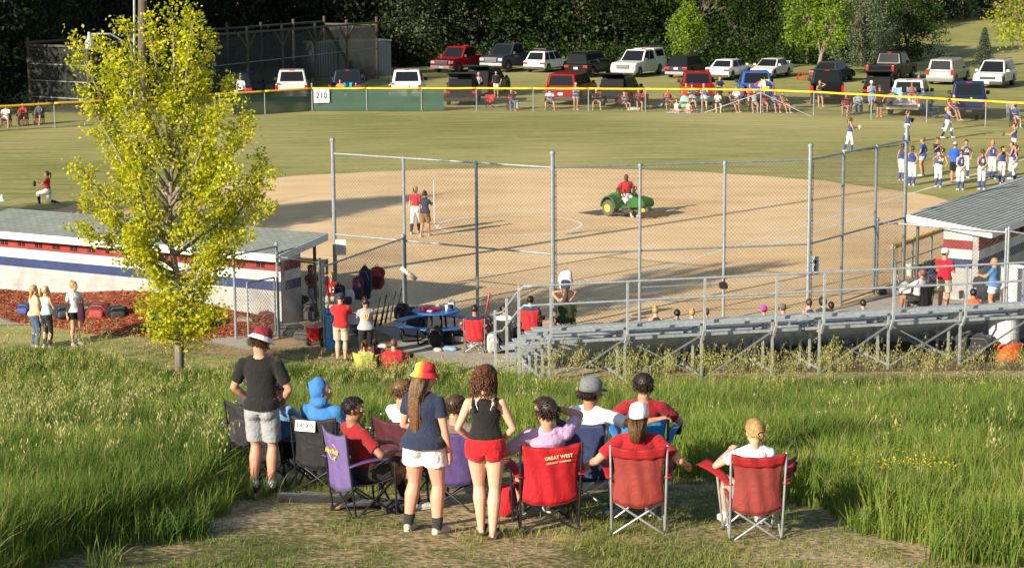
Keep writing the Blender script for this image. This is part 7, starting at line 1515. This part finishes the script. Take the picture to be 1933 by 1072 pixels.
padsit(1068, 632, R(-10), 'dark green folding chair at the foot of the backstop', (.03, .045, .02), BKm, 'seated woman with long brown hair holding her head by the backstop', ht=1.66, sex='f', skin=SK1, hair=('long', LBR), top=('tank', (.05, .05, .05)), bottom=('shorts', (.1, .1, .1)), shoes=(.1, .1, .1), L='head', Rr='head', look=(-10, 10), seat=.36)
# ------------------------------------------------------------------ in the bleachers: row seat points
def bl(px, row, label, **k):
    base = BO+PB*(row*.61+.2); zt = 1.47-.204*row
    for it in range(60):
        s = (px-966)/FPX; # solve along the bench
    d = ray(px, 600); t = ((base.y)*LB.x-(base.x)*LB.y)/(d.y*LB.x-d.x*LB.y); p = V((d.x*t, d.y*t, zt-.54))
    k['ht'] = k['ht']*.94; k.setdefault('lean', 26)
    return person(label, p, math.atan2(PB.x, PB.y), 'sit', seat=.42, **k)
LAPK = dict(L='lap', Rr='lap', near=1)
bl(1240, 4, 'spectator with blonde bun and dark tank top low in the left bleachers', ht=1.66, sex='f', skin=SK2, hair=('bun', BLONDE), top=('tank', (.03, .03, .03)), look=(20, -5), **LAPK)
bl(1281, 5, 'spectator with dark braided hair low in the left bleachers', ht=1.62, sex='f', skin=SK1, hair=('short', BLACKH), top=('tee', (.1, .1, .1)), **LAPK)
bl(1309, 5, 'spectator with blonde hair low in the left bleachers', ht=1.62, sex='f', skin=SK2, hair=('bun', BLONDE), top=('tee', (.3, .3, .3)), **LAPK)
bl(1336, 5, 'spectator with auburn hair low in the left bleachers', ht=1.60, sex='f', skin=SK1, hair=('short', AUB), top=('tee', (.2, .05, .05)), **LAPK)
bl(1445, 5, 'spectator in a magenta cap in the left bleachers', ht=1.56, sex='f', skin=SK1, hair=('short', BROWN), top=('tee', (.3, .3, .3)), hat=('cap', HM((.38, .03, .36)), HM((.38, .03, .36))), **LAPK)
bl(1481, 5, 'spectator in a grey-brown cap in the left bleachers', ht=1.60, skin=SK1, hair=('short', BROWN), top=('tee', (.3, .3, .3)), hat=('cap', HM((.12, .10, .09)), HM((.12, .10, .09))), **LAPK)
bl(1530, 4, 'spectator with bare shoulders and brown hair in the bleachers', ht=1.64, sex='f', skin=SK1, hair=('short', BROWN), top=('tank', (.05, .05, .05)), **LAPK)
bl(1556, 4, 'spectator with wild curly dark hair in the bleachers', ht=1.66, sex='f', skin=SK1, hair=('curly', DBROWN), top=('tee', (.05, .05, .05)), **LAPK)
bl(1572, 5, 'spectator with dark hair right of the curly-haired one', ht=1.6, skin=SK1, hair=('short', DBROWN), top=('tee', (.05, .05, .05)), **LAPK)
bl(1632, 5, 'spectator with dark hair alone in the right bleachers', ht=1.64, skin=SK1, hair=('short', DBROWN), top=('tee', (.05, .05, .05)), **LAPK)
bl(1840, 4, 'spectator in an orange polo in the right bleachers', ht=1.72, skin=SK3, hair=('short', BLACKH), top=('polo', (.62, .13, .05)), fat=1.15, **LAPK)
person('standing man in red tee, khaki shorts and white cap beside the right dugout', G(1784, 592)+V((0, .25, .016)), R(35), ht=1.76, skin=SKT, hair=('short', DBROWN), top=('tee', (.40, .012, .03)), bottom=('longshorts', (.42, .37, .27)), shoes=(.3, .3, .3), hat=('cap', HM((.65, .65, .66)), HM((.3, .32, .36))), L='chest', Rr='chest', look=(25, 0), near=1, fat=1.15)
padsit(1745, 600, R(-35), 'black folding chair with side table beside the man in the red tee', (.02, .02, .02), BKm, 'seated man in grey tee on the right pad', ht=1.74, skin=SK3, hair=('short', LBR), top=('tee', (.46, .47, .52)), bottom=('shorts', (.03, .03, .03)), shoes=(.05, .05, .05), L='knee', Rr='lap', look=(-10, 0), seat=.42, fat=1.1)
person('standing woman with short blonde hair, blue and white tee and white shorts', G(1876, 598)+V((0, .1, .016)), R(-60), ht=1.60, sex='f', skin=SKT, hair=('short', (.35, .20, .08)), top=('tee', (.06, .18, .40)), bottom=('shorts', (.62, .62, .6)), shoes=(.5, .5, .5), L='fwd', Rr='chest', near=1, fat=1.25)
# ------------------------------------------------------------------ on the infield
person('softball player in red jersey and white trousers walking on the infield', G(785, 441), R(14), ht=1.68, sex='f', skin=SK2, hair=('pony', BLONDE), top=('tee', (.44, .02, .03)), bottom=('ballpants', (.68, .68, .68)), socks=(.62, (.02, .025, .05)), shoes=(.5, .5, .5), L='down', Rr='down', look=(25, -5), near=1, legs=((V((0, 1, 0)), V((-.10, -.22, .09))), (V((0, 1, 0)), V((.05, .22, .07)))))
person('woman in navy polo and brown shorts holding a long pole on the infield', G(803, 447), R(24), ht=1.62, sex='f', skin=SKT, hair=('bun', DBROWN), top=('polo', (.022, .03, .07)), bottom=('longshorts', (.21, .12, .045)), shoes=(.6, .6, .6), L='down', Rr='fwd', look=(-10, -5), near=1, legs=((V((0, 1, 0)), V((-.10, -.15, .08))), (V((0, 1, 0)), V((.05, .20, .07)))))
rk = empty('field_rake', G(820, 424), 0, 'long white-handled rake standing on the infield', 'rake'); mb = MB(); mb.tube([(0, 0, .03), (0, 0, 1.62)], .016, 8); mb.build('handle', mat('plastic', (.62, .62, .60)), rk); mb = MB(); mb.box((0, 0, .02), (.42, .05, .04)); mb.build('head', mat('metal', (.2, .18, .15)), rk)
f = V((math.sin(R(138)), math.cos(R(138)), 0)); pg_ = GP-f*.22
person('groomer driver with shaved head, red polo and white shorts', V((pg_.x, pg_.y, .02)), R(150), 'sit', 1.78, skin=SK4, hair=('bald', BLACKH), top=('polo', (.52, .02, .03)), bottom=('longshorts', (.62, .62, .62)), socks=(.12, (.6, .6, .6)), shoes=(.4, .4, .4), L='lap', Rr=(.10, .10, -.22, (1, -.5, -.3)), look=(30, -35), near=1, seat=.62, fat=1.22, lean=14)
# kneeling fielder
pk = person('softball player in red jersey kneeling on one knee with glove out in left field', G(92, 387), R(-82), 'kneel', 1.66, sex='f', skin=SKT, hair=('pony', BROWN), top=('tee', (.42, .02, .03)), bottom=('ballpants', (.68, .66, .66)), socks=(.62, (.02, .02, .04)), shoes=(.5, .25, .2), L='fwd', Rr='fwd', look=(0, 0), near=1)
def glove(P, s, col): mb = MB(); w = P['arms'][s][2]; mb.ell(w+P['fw']*.10, P['rr']*.10, P['fw']*.06, V((0, 0, .12)), 12, 8); mb.limb(w+P['fw']*.1+P['rr']*.08, w+P['fw']*.14+P['rr']*.12+V((0, 0, .1)), .03, .02, 8); o = mb.build('glove', mat('fabric', col), None, smooth=True); o.matrix_world = Matrix.Translation(P['root'].location) @ Matrix.Rotation(P['root'].rotation_euler.z, 4, 'Z'); return o
tag(glove(pk, -1, (.06, .035, .02)), 'brown glove held by the kneeling player in left field', 'glove')
b0 = empty('base', G(4, 379), 0, 'small white cone marker at the left edge of the outfield', 'cone'); mb = MB(); mb.lathe([(.16, 0), (.15, .02), (.08, .03), (.03, .25), (.02, .26)], (0, 0, 0), 16); mb.build('cone', mat('plastic', (.75, .75, .74)), b0); b0.name = 'marker_cone'
# ------------------------------------------------------------------ the blue and yellow team
ROY = (.022, .055, .23); YB = (.75, .58, .03)
def tm(label, px, py, hd, **k):
    d = dict(ht=1.66, sex='f', skin=SKT, hair=('pony', BROWN), top=('jersey', ROY), bottom=('ballpants', (.70, .70, .70)), socks=(.62, (.03, .06, .22)), shoes=(.6, .6, .6), near=1, bow=YB); d.update(k)
    return person(label, G(px, py), R(hd), group=None, **d)
t1 = tm('player in blue jersey standing alone in right field with a pale glove', 1604, 287, 75, L='fwd', Rr='chest', legs=((V((0, 1, 0)), V((-.05, -.28, .09))), (V((0, 1, 0)), V((.05, .08, .07))))); tag(glove(t1, -1, (.5, .45, .36)), 'pale glove of the player standing alone in right field', 'glove')
t2 = tm('player in blue jersey with throwing arm drawn back behind the end post', 1712, 270, 60, L=(.0, .2, -.12, (.6, -.2, -1)), Rr='throw', legs=((V((0, 1, 0)), V((-.05, .2, .07))), (V((0, 1, 0)), V((.08, -.36, .12))))); tag(glove(t2, -1, (.07, .045, .03)), 'dark glove of the throwing player behind the end post', 'glove')
t3 = tm('blonde player in blue jersey throwing to the right in front of the fence', 1788, 262, 85, hair=('pony', BLONDE), L='down', Rr='fwd', legs=((V((0, 1, 0)), V((-.05, .30, .07))), (V((0, 1, 0)), V((.08, -.33, .08)))), skin=SK2); tag(glove(t3, -1, (.06, .04, .03)), 'dark glove of the blonde throwing player', 'glove')
tm('second player in blue jersey just behind the blonde throwing player', 1790, 245, 85, L='fwd', Rr='fwd', legs=((V((0, 1, 0)), V((-.05, .15, .07))), (V((0, 1, 0)), V((.08, -.33, .08)))))
sb = MB(); sb.ell((0, 0, 0), (.049, 0, 0), (0, .049, 0), (0, 0, .049), 14, 10); o = sb.build('softball', mat('plastic', (.62, .80, .05)), None, smooth=True); o.location = Gz(1834, 186, 2.2); tag(o, 'yellow-green softball in the air right of the throwing players', 'ball')
tm('leftmost player of the huddle, yellow bow and glove, behind the end post', 1702, 341, 35, L='down', Rr='chest', ht=1.58)
tm('player of the huddle in blue jersey just right of the end post', 1721, 350, 30, L='down', Rr='hipb', fat=1.15)
tm('woman in blue tee, grey shorts and white sunglasses in the huddle', 1741, 332, -60, top=('tee', (.02, .08, .33)), bottom=('shorts', (.38, .40, .44)), socks=None, L='pocket', Rr='hip', bow=None, hair=('bun', LBR), glasses=(.7, .7, .7), fat=1.05)
tm('player facing the camera looking at a phone in the huddle', 1768, 328, 170, L='phone', Rr='phone', look=(0, -25), ht=1.6)
tm('player seen from behind leaning right with hands on hips', 1771, 354, 12, L='hip', Rr='hip', tilt=16, look=(40, -10), number=('24', -1), numcol=(.75, .55, .05))
tm('coach in blue polo, black shorts and grey cap seen from behind', 1801, 346, 10, sex='m', ht=1.74, top=('polo', (.02, .10, .42)), bottom=('longshorts', (.015, .015, .02)), socks=None, shoes=(.05, .05, .05), L='belly', Rr='belly', bow=None, hair=('short', BROWN), hat=('cap', HM((.33, .34, .36)), HM((.33, .34, .36))), fat=1.12, look=(20, -15))
tm('player facing the camera with one hand on her hip, number 33', 1822, 336, 178, L='hip', Rr='down', number=('33', 1), numcol=(.75, .6, .2), look=(0, -15))
tm('player seen from behind with hands clasped behind her back, number 1', 1813, 359, 2, L='back', Rr='back', number=('1', -1), numcol=(.75, .6, .1), skin=SK2)
tm('player seen from behind with hands behind her back, number 8', 1853, 358, 4, L='back', Rr='back', number=('8', -1), numcol=(.75, .6, .1), bow=None)
tm('blonde player facing the camera with arms apart, number 1', 1872, 338, 176, L='side', Rr=(.12, .02, -.28, (.5, -1, 0)), number=('1', 1), numcol=(.75, .7, .6), hair=('bun', BLONDE), bow=None, look=(20, -20))
tm('dark-haired player seen from behind with long hair and bow', 1891, 347, -8, L='pocket', Rr='down', hair=('long', DBROWN), ht=1.58)
t15 = tm('player with glove standing behind the others at the right edge', 1914, 300, -75, L='fwd', Rr='fwd', fat=1.1); tag(glove(t15, -1, (.12, .1, .09)), 'grey glove of the player at the right edge', 'glove')
tm('player facing left near the right edge of the huddle', 1909, 338, -80, L='chest', Rr='down', ht=1.6); tm('rightmost player of the huddle with hand on hip', 1916, 346, -70, L='hip', Rr='down', ht=1.62)
# ------------------------------------------------------------------ spectators beyond the fence (facing the field)
def sp(label, px, py, hd=180, pose='sit', chair=None, dz=0, **k):
    P = G(px, py)+V((0, 0, dz)) if not dz else None
    if dz:   # sitting on a tailgate or in a bed: py is the pixel of the hanging feet, depth given by chair
        P = chair; chair = None
    d = dict(ht=1.62, skin=SKT, L='lap', Rr='lap', shoes=(.4, .4, .4)); d.update(k)
    if chair: camp_chair(chair[0], P, R(hd), chair[1], chair[2] if len(chair) > 2 else BKm, seatz=.40)
    return person(label, P, R(hd), pose, **d)
sp('seated man in white tee at the far left beyond the fence', 12, 240, chair=('black folding chair at the far left beyond the fence', (.02, .02, .02)), top=('tee', (.66, .66, .68)), bottom=('shorts', (.5, .5, .5)), hair=('short', BROWN), fat=1.1, legout=.14)
sp('seated boy in red tee beyond the left fence', 44, 237, chair=('dark folding chair of the boy in red', (.03, .03, .04)), top=('tee', (.38, .02, .03)), bottom=('shorts', (.3, .03, .03)), hair=('short', BROWN))
sp('seated woman in navy tee beyond the left fence', 74, 235, chair=('navy folding chair of the woman in navy', (.02, .04, .12)), top=('tee', (.08, .10, .16)), bottom=('shorts', (.05, .05, .06)), sex='f', hair=('short', LBR), Rr='knee')
sp('standing man in white tee and cap behind the fence by the batting cage', 456, 199, 185, 'stand', ht=1.85, top=('tee', (.72, .72, .72)), bottom=('shorts', (.02, .02, .02)), hair=('short', BROWN), hat=('cap', HM((.15, .15, .16)), HM((.1, .1, .1))), L='down', Rr='down')
sp('woman in blue tee and coral shorts leaning over the silver truck bed', 557, 187, 140, 'stand', ht=1.9, sex='f', top=('tee', (.10, .20, .45)), bottom=('shorts', (.6, .10, .07)), hair=('bun', BLONDE), lean=35, L='fwd', Rr='fwd')
sp('child in dark tee beside the woman leaning over the truck', 569, 187, 190, 'stand', ht=1.75, top=('tee', (.04, .05, .09)), bottom=('shorts', (.1, .1, .1)), hair=('short', LBR))
def inbed(px, pz, Y, label, hd=180, st=.40, **k):
    d = ray(px, pz); t = Y/d.y; return sp(label, 0, 0, hd, 'sit', V((d.x*t, Y, 0)), 1, seat=st, **k)
inbed(642, 160, 123.2, 'person with orange towel lounging in the navy pickup bed', st=.95, top=('tee', (.6, .25, .04)), hair=('short', BROWN)); 
q_ = V((Gz(662, 157, 1.3).x, 123.3, .95)); c_ = camp_chair('turquoise folding chair in the navy pickup bed', V(((662-966)/FPX*124.5, 123.4, .68)), R(180), (.02, .32, .48), BKm)
inbed(672, 160, 123.5, 'child in dark clothes in the navy pickup bed', st=.9, ht=1.3, top=('tee', (.1, .08, .08)), hair=('short', BROWN)); inbed(773, 165, 123.3, 'child peeking over the tailgate of the white pickup', st=.75, ht=1.2, top=('tee', (.2, .15, .12)), hair=('short', BROWN))
sp('woman in grey tank top and cap by the open liftgates', 904, 186, 175, 'stand', ht=1.68, sex='f', top=('tank', (.33, .33, .35)), bottom=('leggings', (.03, .03, .03)), hair=('pony', LBR), hat=('cap', HM((.35, .2, .3)), HM((.3, .3, .3))), L='chest', Rr='down')
sp('person in purple tee behind the woman in grey', 893, 178, 160, 'stand', ht=1.7, top=('tee', (.06, .06, .14)), bottom=('shorts', (.05, .05, .05)), hair=('short', AUB))
sp('standing man in black tee and cream shorts with one hand on his hip', 937, 184, 180, 'stand', ht=1.76, top=('tee', (.015, .015, .015)), bottom=('longshorts', (.60, .55, .42)), hair=('short', BROWN), hat=('cap', HM((.03, .05, .1)), HM((.6, .6, .6))), L='hip', Rr='down', shoes=(.5, .08, .05), fat=1.08)
camp_chair('empty red folding chair on the grass beyond the fence', G(925, 204), R(178), (.42, .03, .03), BKm, back=.80)
sp('seated woman in plaid shirt shading her eyes beyond the fence', 966, 208, 170, chair=('dark red folding chair of the woman shading her eyes', (.16, .02, .03)), top=('tee', (.22, .04, .05)), bottom=('jeans', (.10, .16, .26)), sex='f', hair=('short', BROWN), L='brow', Rr='lap')
heap('plastic_bag', 'white plastic bag beside the seated woman in plaid', G(975, 205), .12, .1, .5, (.7, .7, .7), 0, 'bag', .1, 5)
sp('seated heavy man in light blue shirt and navy cap looking down', 1038, 207, chair=('black folding chair of the man in the light blue shirt', (.03, .03, .04)), top=('tee', (.42, .50, .62)), bottom=('shorts', (.2, .2, .22)), hair=('short', BROWN), hat=('cap', HM((.02, .04, .1)), HM((.6, .6, .6))), fat=1.35, look=(0, -40), legout=.16)
sp('standing woman in blue tank top and patterned shorts beyond the fence', 1087, 208, 165, 'stand', ht=1.70, sex='f', top=('tank', (.06, .12, .42)), bottom=('shorts', (.30, .38, .46)), hair=('pony', LBR), hat=('visor', HM((.5, .5, .5))), L='fold', Rr='fold', fat=1.15)
sp('seated man in black tee with white print and white cap', 1126, 207, chair=('black folding chair of the man in the black tee', (.02, .02, .02)), top=('tee', (.02, .02, .02)), bottom=('shorts', (.15, .15, .16)), hair=('short', BROWN), hat=('cap', HM((.6, .6, .62)), HM((.55, .55, .6))), legout=.14, fat=1.1)
sp('seated blonde child in grey tee looking right', 1180, 208, 150, chair=('red and white plaid folding chair at the left of the blonde child', (.35, .12, .12)), ht=1.4, top=('tee', (.38, .42, .46)), bottom=('shorts', (.3, .35, .4)), hair=('short', BLONDE), seat=.36)
heap('blanket', 'pale blanket lying on the grass beyond the fence', G(1199, 208), .42, .3, .18, (.52, .56, .52), 0, 'blanket', .12, 6)
sp('seated woman with long hair in dark red top, left of two', 1206, 208, 175, chair=('dark folding chair of the woman in dark red', (.08, .02, .02)), sex='f', top=('tee', (.25, .03, .04)), bottom=('shorts', (.04, .04, .05)), hair=('long', LBR)); sp('seated girl in dark red top, right of two', 1216, 206, 185, chair=('red folding chair of the girl in dark red', (.3, .02, .03)), sex='f', ht=1.5, top=('tee', (.32, .03, .04)), bottom=('shorts', (.3, .3, .3)), hair=('long', BROWN))
heap('picnic_things', 'small pile of bags and clothes on the grass beyond the fence', G(1242, 204), .35, .25, .28, (.30, .30, .33), 0, 'bags', .15, 7)
sp('seated woman in red tank top left of the red pickup', 1261, 206, 178, chair=('dark green folding chair of the woman in the red tank top', (.03, .06, .04)), sex='f', top=('tank', (.48, .04, .06)), bottom=('shorts', (.1, .1, .12)), hair=('short', BROWN), L='side')
sp('girl in white tank top sitting on a blanket, arm raised to her face', 1277, 213, 180, 'ground', sex='f', ht=1.6, top=('tank', (.7, .7, .72)), bottom=('shorts', (.5, .3, .2)), hair=('short', BROWN), L='brow', Rr='head', near=0); sp('girl in white top sitting on a blanket right of the other', 1299, 213, 180, 'ground', sex='f', ht=1.5, top=('tank', (.66, .66, .68)), bottom=('shorts', (.5, .3, .2)), hair=('bun', BLONDE), L='lap', Rr='lap')
heap('blanket', 'blue and white picnic blanket under the two girls in white', G(1288, 213)+V((0, 0, -.0)), 1.0, .5, .05, (.22, .28, .48), 0, 'blanket', .05, 9)
sp('heavy man in bright red tee standing by the red pickup', 1295, 204, 178, 'stand', ht=1.55, top=('tee', (.52, .02, .02)), bottom=('longshorts', (.2, .12, .12)), hair=('short', BLACKH), L='down2', Rr='down2', fat=1.45)
TGY = 119.9
inbed(1307, 178, 120.6, 'man in dark grey tee and cap on the tailgate of the red pickup', st=.70, ht=1.74, top=('tee', (.07, .08, .10)), bottom=('shorts', (.3, .3, .33)), hair=('short', BROWN), hat=('cap', HM((.03, .03, .04)), HM((.5, .25, .05))), legout=.12, fat=1.15)
inbed(1329, 178, 120.6, 'woman in blue tank top on the tailgate of the red pickup', st=.70, ht=1.66, sex='f', top=('tank', (.06, .12, .45)), bottom=('shorts', (.5, .5, .5)), hair=('bun', BLONDE), glasses=(.02, .02, .02), skin=SK2, fat=1.1)
sp('man in navy tee standing at the right side of the red pickup', 1358, 198, 150, 'stand', ht=1.78, top=('tee', (.02, .035, .07)), bottom=('shorts', (.05, .05, .06)), hair=('short', BROWN), fat=1.1)
heap('towel', 'aqua towel draped over the bumper of the red pickup', G(1322, 208)+V((0, .7, .42)), .95, .16, .34, (.30, .62, .56), 0, 'towel', .12, 11); heap('towel', 'aqua towel hanging beside the girls in white', G(1294, 207)+V((0, .2, .1)), .30, .14, .7, (.28, .58, .52), 0, 'towel', .12, 12)
sp('seated woman in white tee with sunglasses and long auburn hair', 1355, 212, 180, chair=('black folding chair of the woman with auburn hair', (.03, .03, .03)), sex='f', top=('tee', (.68, .68, .7)), bottom=('shorts', (.03, .03, .04)), hair=('long', AUB), glasses=(.05, .03, .02), skin=SK2)
sp('seated woman in navy dress leaning right', 1382, 212, 140, chair=('black folding chair of the woman in navy', (.03, .03, .03)), sex='f', top=('tank', (.03, .04, .09)), bottom=('shorts', (.03, .04, .09)), hair=('pony', BROWN), L='fwd'); sp('seated man in white tee and grey cap behind the woman in navy', 1390, 204, 185, chair=('grey folding chair of the man in the grey cap', (.1, .1, .12)), top=('tee', (.6, .6, .6)), bottom=('shorts', (.1, .1, .12)), hair=('short', BROWN), hat=('cap', HM((.2, .22, .26)), HM((.15, .16, .2))))
sp('seated woman in grey tank top with both hands at her head', 1424, 212, 180, chair=('black folding chair of the woman in grey', (.03, .03, .03)), sex='f', top=('tank', (.33, .34, .36)), bottom=('shorts', (.3, .28, .26)), hair=('short', BLONDE), L='head', Rr='head', fat=1.2)
sp('seated woman in dark red top below the umbrella', 1443, 211, 182, chair=('black folding chair below the umbrella', (.03, .03, .03)), sex='f', top=('tee', (.30, .03, .05)), bottom=('shorts', (.3, .2, .15)), hair=('short', BROWN))
sp('seated man in blue-grey tee right of the umbrella', 1464, 212, 170, chair=('blue folding chair of the man in blue-grey', (.05, .08, .2)), top=('tee', (.17, .25, .34)), bottom=('shorts', (.05, .1, .3)), hair=('short', DBROWN), fat=1.2, look=(0, -20)); sp('seated woman with crossed legs at the right of the umbrella group', 1479, 213, 150, chair=('coral folding chair at the right of the umbrella group', (.4, .1, .08)), sex='f', top=('tank', (.3, .15, .12)), bottom=('shorts', (.3, .12, .1)), hair=('short', BROWN), look=(0, -30))
inbed(1416, 183, 120.7, 'woman in red tee with sunglasses on the tailgate of the blue pickup', st=.72, ht=1.62, sex='f', top=('tee', (.46, .02, .03)), bottom=('shorts', (.3, .1, .1)), hair=('long', AUB), glasses=(.02, .02, .02), skin=SK2)
c_ = camp_chair('yellow and black folding chair in the blue pickup bed', V(((1443-966)/FPX*124.0, 122.9, .68)), R(180), (.70, .58, .03), BKm, back=.95)
# umbrella
ub = empty('umbrella', (15.0, 119.3, 0), 0, 'red, white and navy striped umbrella standing behind the fence', 'umbrella')
for k in range(8):
    mb = MB(); n = 6; rr_ = []; a0, a1 = k*PI/4, (k+1)*PI/4; vs = []
    for i in range(n+1):
        t = i/n; rad = .62*math.sin(t*1.35)/math.sin(1.35); z = 1.52+.42*math.cos(t*1.35)-.42*math.cos(1.35)
        vs += [V((rad*math.cos(a0), rad*math.sin(a0), z)), V((rad*.97*math.cos((a0+a1)/2), rad*.97*math.sin((a0+a1)/2), z-.01*t)), V((rad*math.cos(a1), rad*math.sin(a1), z))]
    m_ = len(vs); vs += [q-V((0, 0, .006)) for q in vs]; fs = []
    for i in range(n):
        for j in range(2): a = 3*i+j; fs += [(a, a+1, a+4, a+3), (m_+a, m_+a+3, m_+a+4, m_+a+1)]
    mb.add(vs, fs); mb.build('canopy_panel', HM([(.45, .02, .03), (.72, .72, .72), (.02, .04, .12), (.72, .72, .72)][k % 4]), ub, fix=False)
mb = MB(); mb.tube([(0, 0, .0), (0, 0, 2.0)], .012, 6); mb.build('pole', GALV, ub)
inbed(1548, 178, 121.3, 'woman in navy top shading her eyes in the black pickup bed', st=.78, ht=1.66, sex='f', top=('tank', (.02, .03, .08)), bottom=('shorts', (.03, .04, .1)), hair=('bun', BLONDE), L='brow')
sp('man in dark red tee bending forward in a red chair', 1598, 218, 200, chair=('red folding chair with silver frame below the fence cover', (.38, .04, .04), (.4, .4, .4)), top=('tee', (.20, .02, .03)), bottom=('shorts', (.3, .3, .3)), hair=('short', BLACKH), skin=SK3, L='down2', lean=30, fat=1.2)
sp('person in grey-blue tee and jeans behind the bending man', 1620, 214, 185, chair=('pale blue folding chair left of the man in the blue tank top', (.22, .36, .56), (.4, .4, .4)), top=('tee', (.22, .27, .32)), bottom=('jeans', (.07, .10, .14)), hair=('short', BROWN))
sp('man in blue tank top and white cap holding a phone', 1644, 210, 178, 'stand', ht=1.8, top=('tank', (.08, .25, .62)), bottom=('longshorts', (.12, .25, .55)), hair=('short', BROWN), hat=('cap', HM((.7, .7, .7)), HM((.65, .65, .65))), L='down', Rr='chest'); sp('man in black tee and black shorts seen standing beside the silver pickup', 1660, 221, 190, 'stand', ht=1.8, top=('tee', (.03, .02, .02)), bottom=('longshorts', (.02, .02, .02)), hair=('short', BROWN), hat=('cap', HM((.05, .05, .05)), HM((.4, .05, .05))), L='pocket', Rr='down')
sp('man in red tee and grey cap beyond the silver pickup', 1733, 190, 90, 'stand', ht=1.75, top=('tee', (.42, .02, .03)), bottom=('shorts', (.1, .1, .1)), hair=('short', BROWN), hat=('cap', HM((.1, .11, .13)), HM((.1, .11, .13))))
bedp = G(1708, 222)+V((.3, 1.2, .72)); c_ = camp_chair('light blue folding chair standing in the silver pickup bed', bedp+V((-.5, .1, 0)), R(185), (.20, .33, .52), (.4, .4, .4)); c_ = camp_chair('second blue folding chair in the silver pickup bed, behind the tanned woman', bedp+V((.35, .1, 0)), R(185), (.12, .18, .30), (.4, .4, .4))
sp('tanned woman in brown dress sitting in the silver pickup bed', 0, 0, 182, 'sit', bedp+V((.30, -.1, 0)), 1, sex='f', ht=1.62, skin=SK3, top=('tank', (.20, .10, .07)), bottom=('shorts', (.20, .10, .07)), hair=('short', AUB), glasses=(.02, .02, .02), fat=1.1, seat=.36)
inbed(1804, 180, 111.2, 'seated child in grey tee pointing, beside the throwing player', st=.75, ht=1.5, sex='f', top=('tee', (.25, .28, .33)), bottom=('shorts', (.06, .09, .18)), hair=('bun', BLONDE), Rr='brow', hd=150)
sp('person in red tee leaning at the dark blue pickup bed', 1826, 218, 200, 'stand', ht=1.85, sex='f', top=('tee', (.48, .02, .03)), bottom=('shorts', (.05, .05, .06)), hair=('short', BROWN), hat=('cap', HM((.48, .02, .03)), HM((.48, .02, .03))), L='brow', Rr='fwd')
sp('seated boy in blue tee and red cap at the right edge beyond the fence', 1917, 240, 175, chair=('black folding chair at the right edge beyond the fence', (.03, .03, .03)), ht=1.55, top=('tee', (.04, .09, .25)), bottom=('shorts', (.4, .4, .42)), socks=(.3, (.6, .6, .6)), hair=('short', BROWN), hat=('cap', HM((.25, .03, .04)), HM((.25, .03, .04))))
camp_chair('empty blue folding chair beside the silver pickup', G(1762, 224), R(120), (.10, .22, .48), BKm); camp_chair('folded looking grey chair by the dark blue pickup at the right edge', G(1912, 225), R(170), (.3, .3, .34), (.4, .4, .4))
# red trestle by the wood
tr_ = empty('trestle', G(1514, 152), 0, 'small red metal A-frame at the edge of the wood', 'trestle'); mb = MB()
for a, b in (((-.5, 0, 0), (-.1, 0, .62)), ((.6, 0, 0), (0, 0, .62)), ((-.3, .5, 0), (-.1, 0, .62)), ((-.35, 0, .2), (.5, 0, .15)), ((0, 0, .62), (.0, -.5, 0))): mb.beam(a, b, .05, .05)
mb.build('frame', mat('paint', (.4, .05, .03)), tr_)
# ------------------------------------------------------------------ closing pass: put every Empty left at the origin at the foot of its thing
bpy.context.view_layer.update()
for o in list(COL.objects):
    if o.type == 'EMPTY' and o.parent is None and o.location.length < 1e-6 and o.children:
        lo = V((1e9,)*3); hi = V((-1e9,)*3)
        for ch in o.children:
            if ch.type != 'MESH' or not len(ch.data.vertices): continue
            for c in ch.bound_box:
                for i in range(3): lo[i] = min(lo[i], c[i]); hi[i] = max(hi[i], c[i])
        c = V(((lo.x+hi.x)/2, (lo.y+hi.y)/2, max(lo.z, 0)))
        o.location = c
        for ch in o.children: ch.location = ch.location-c
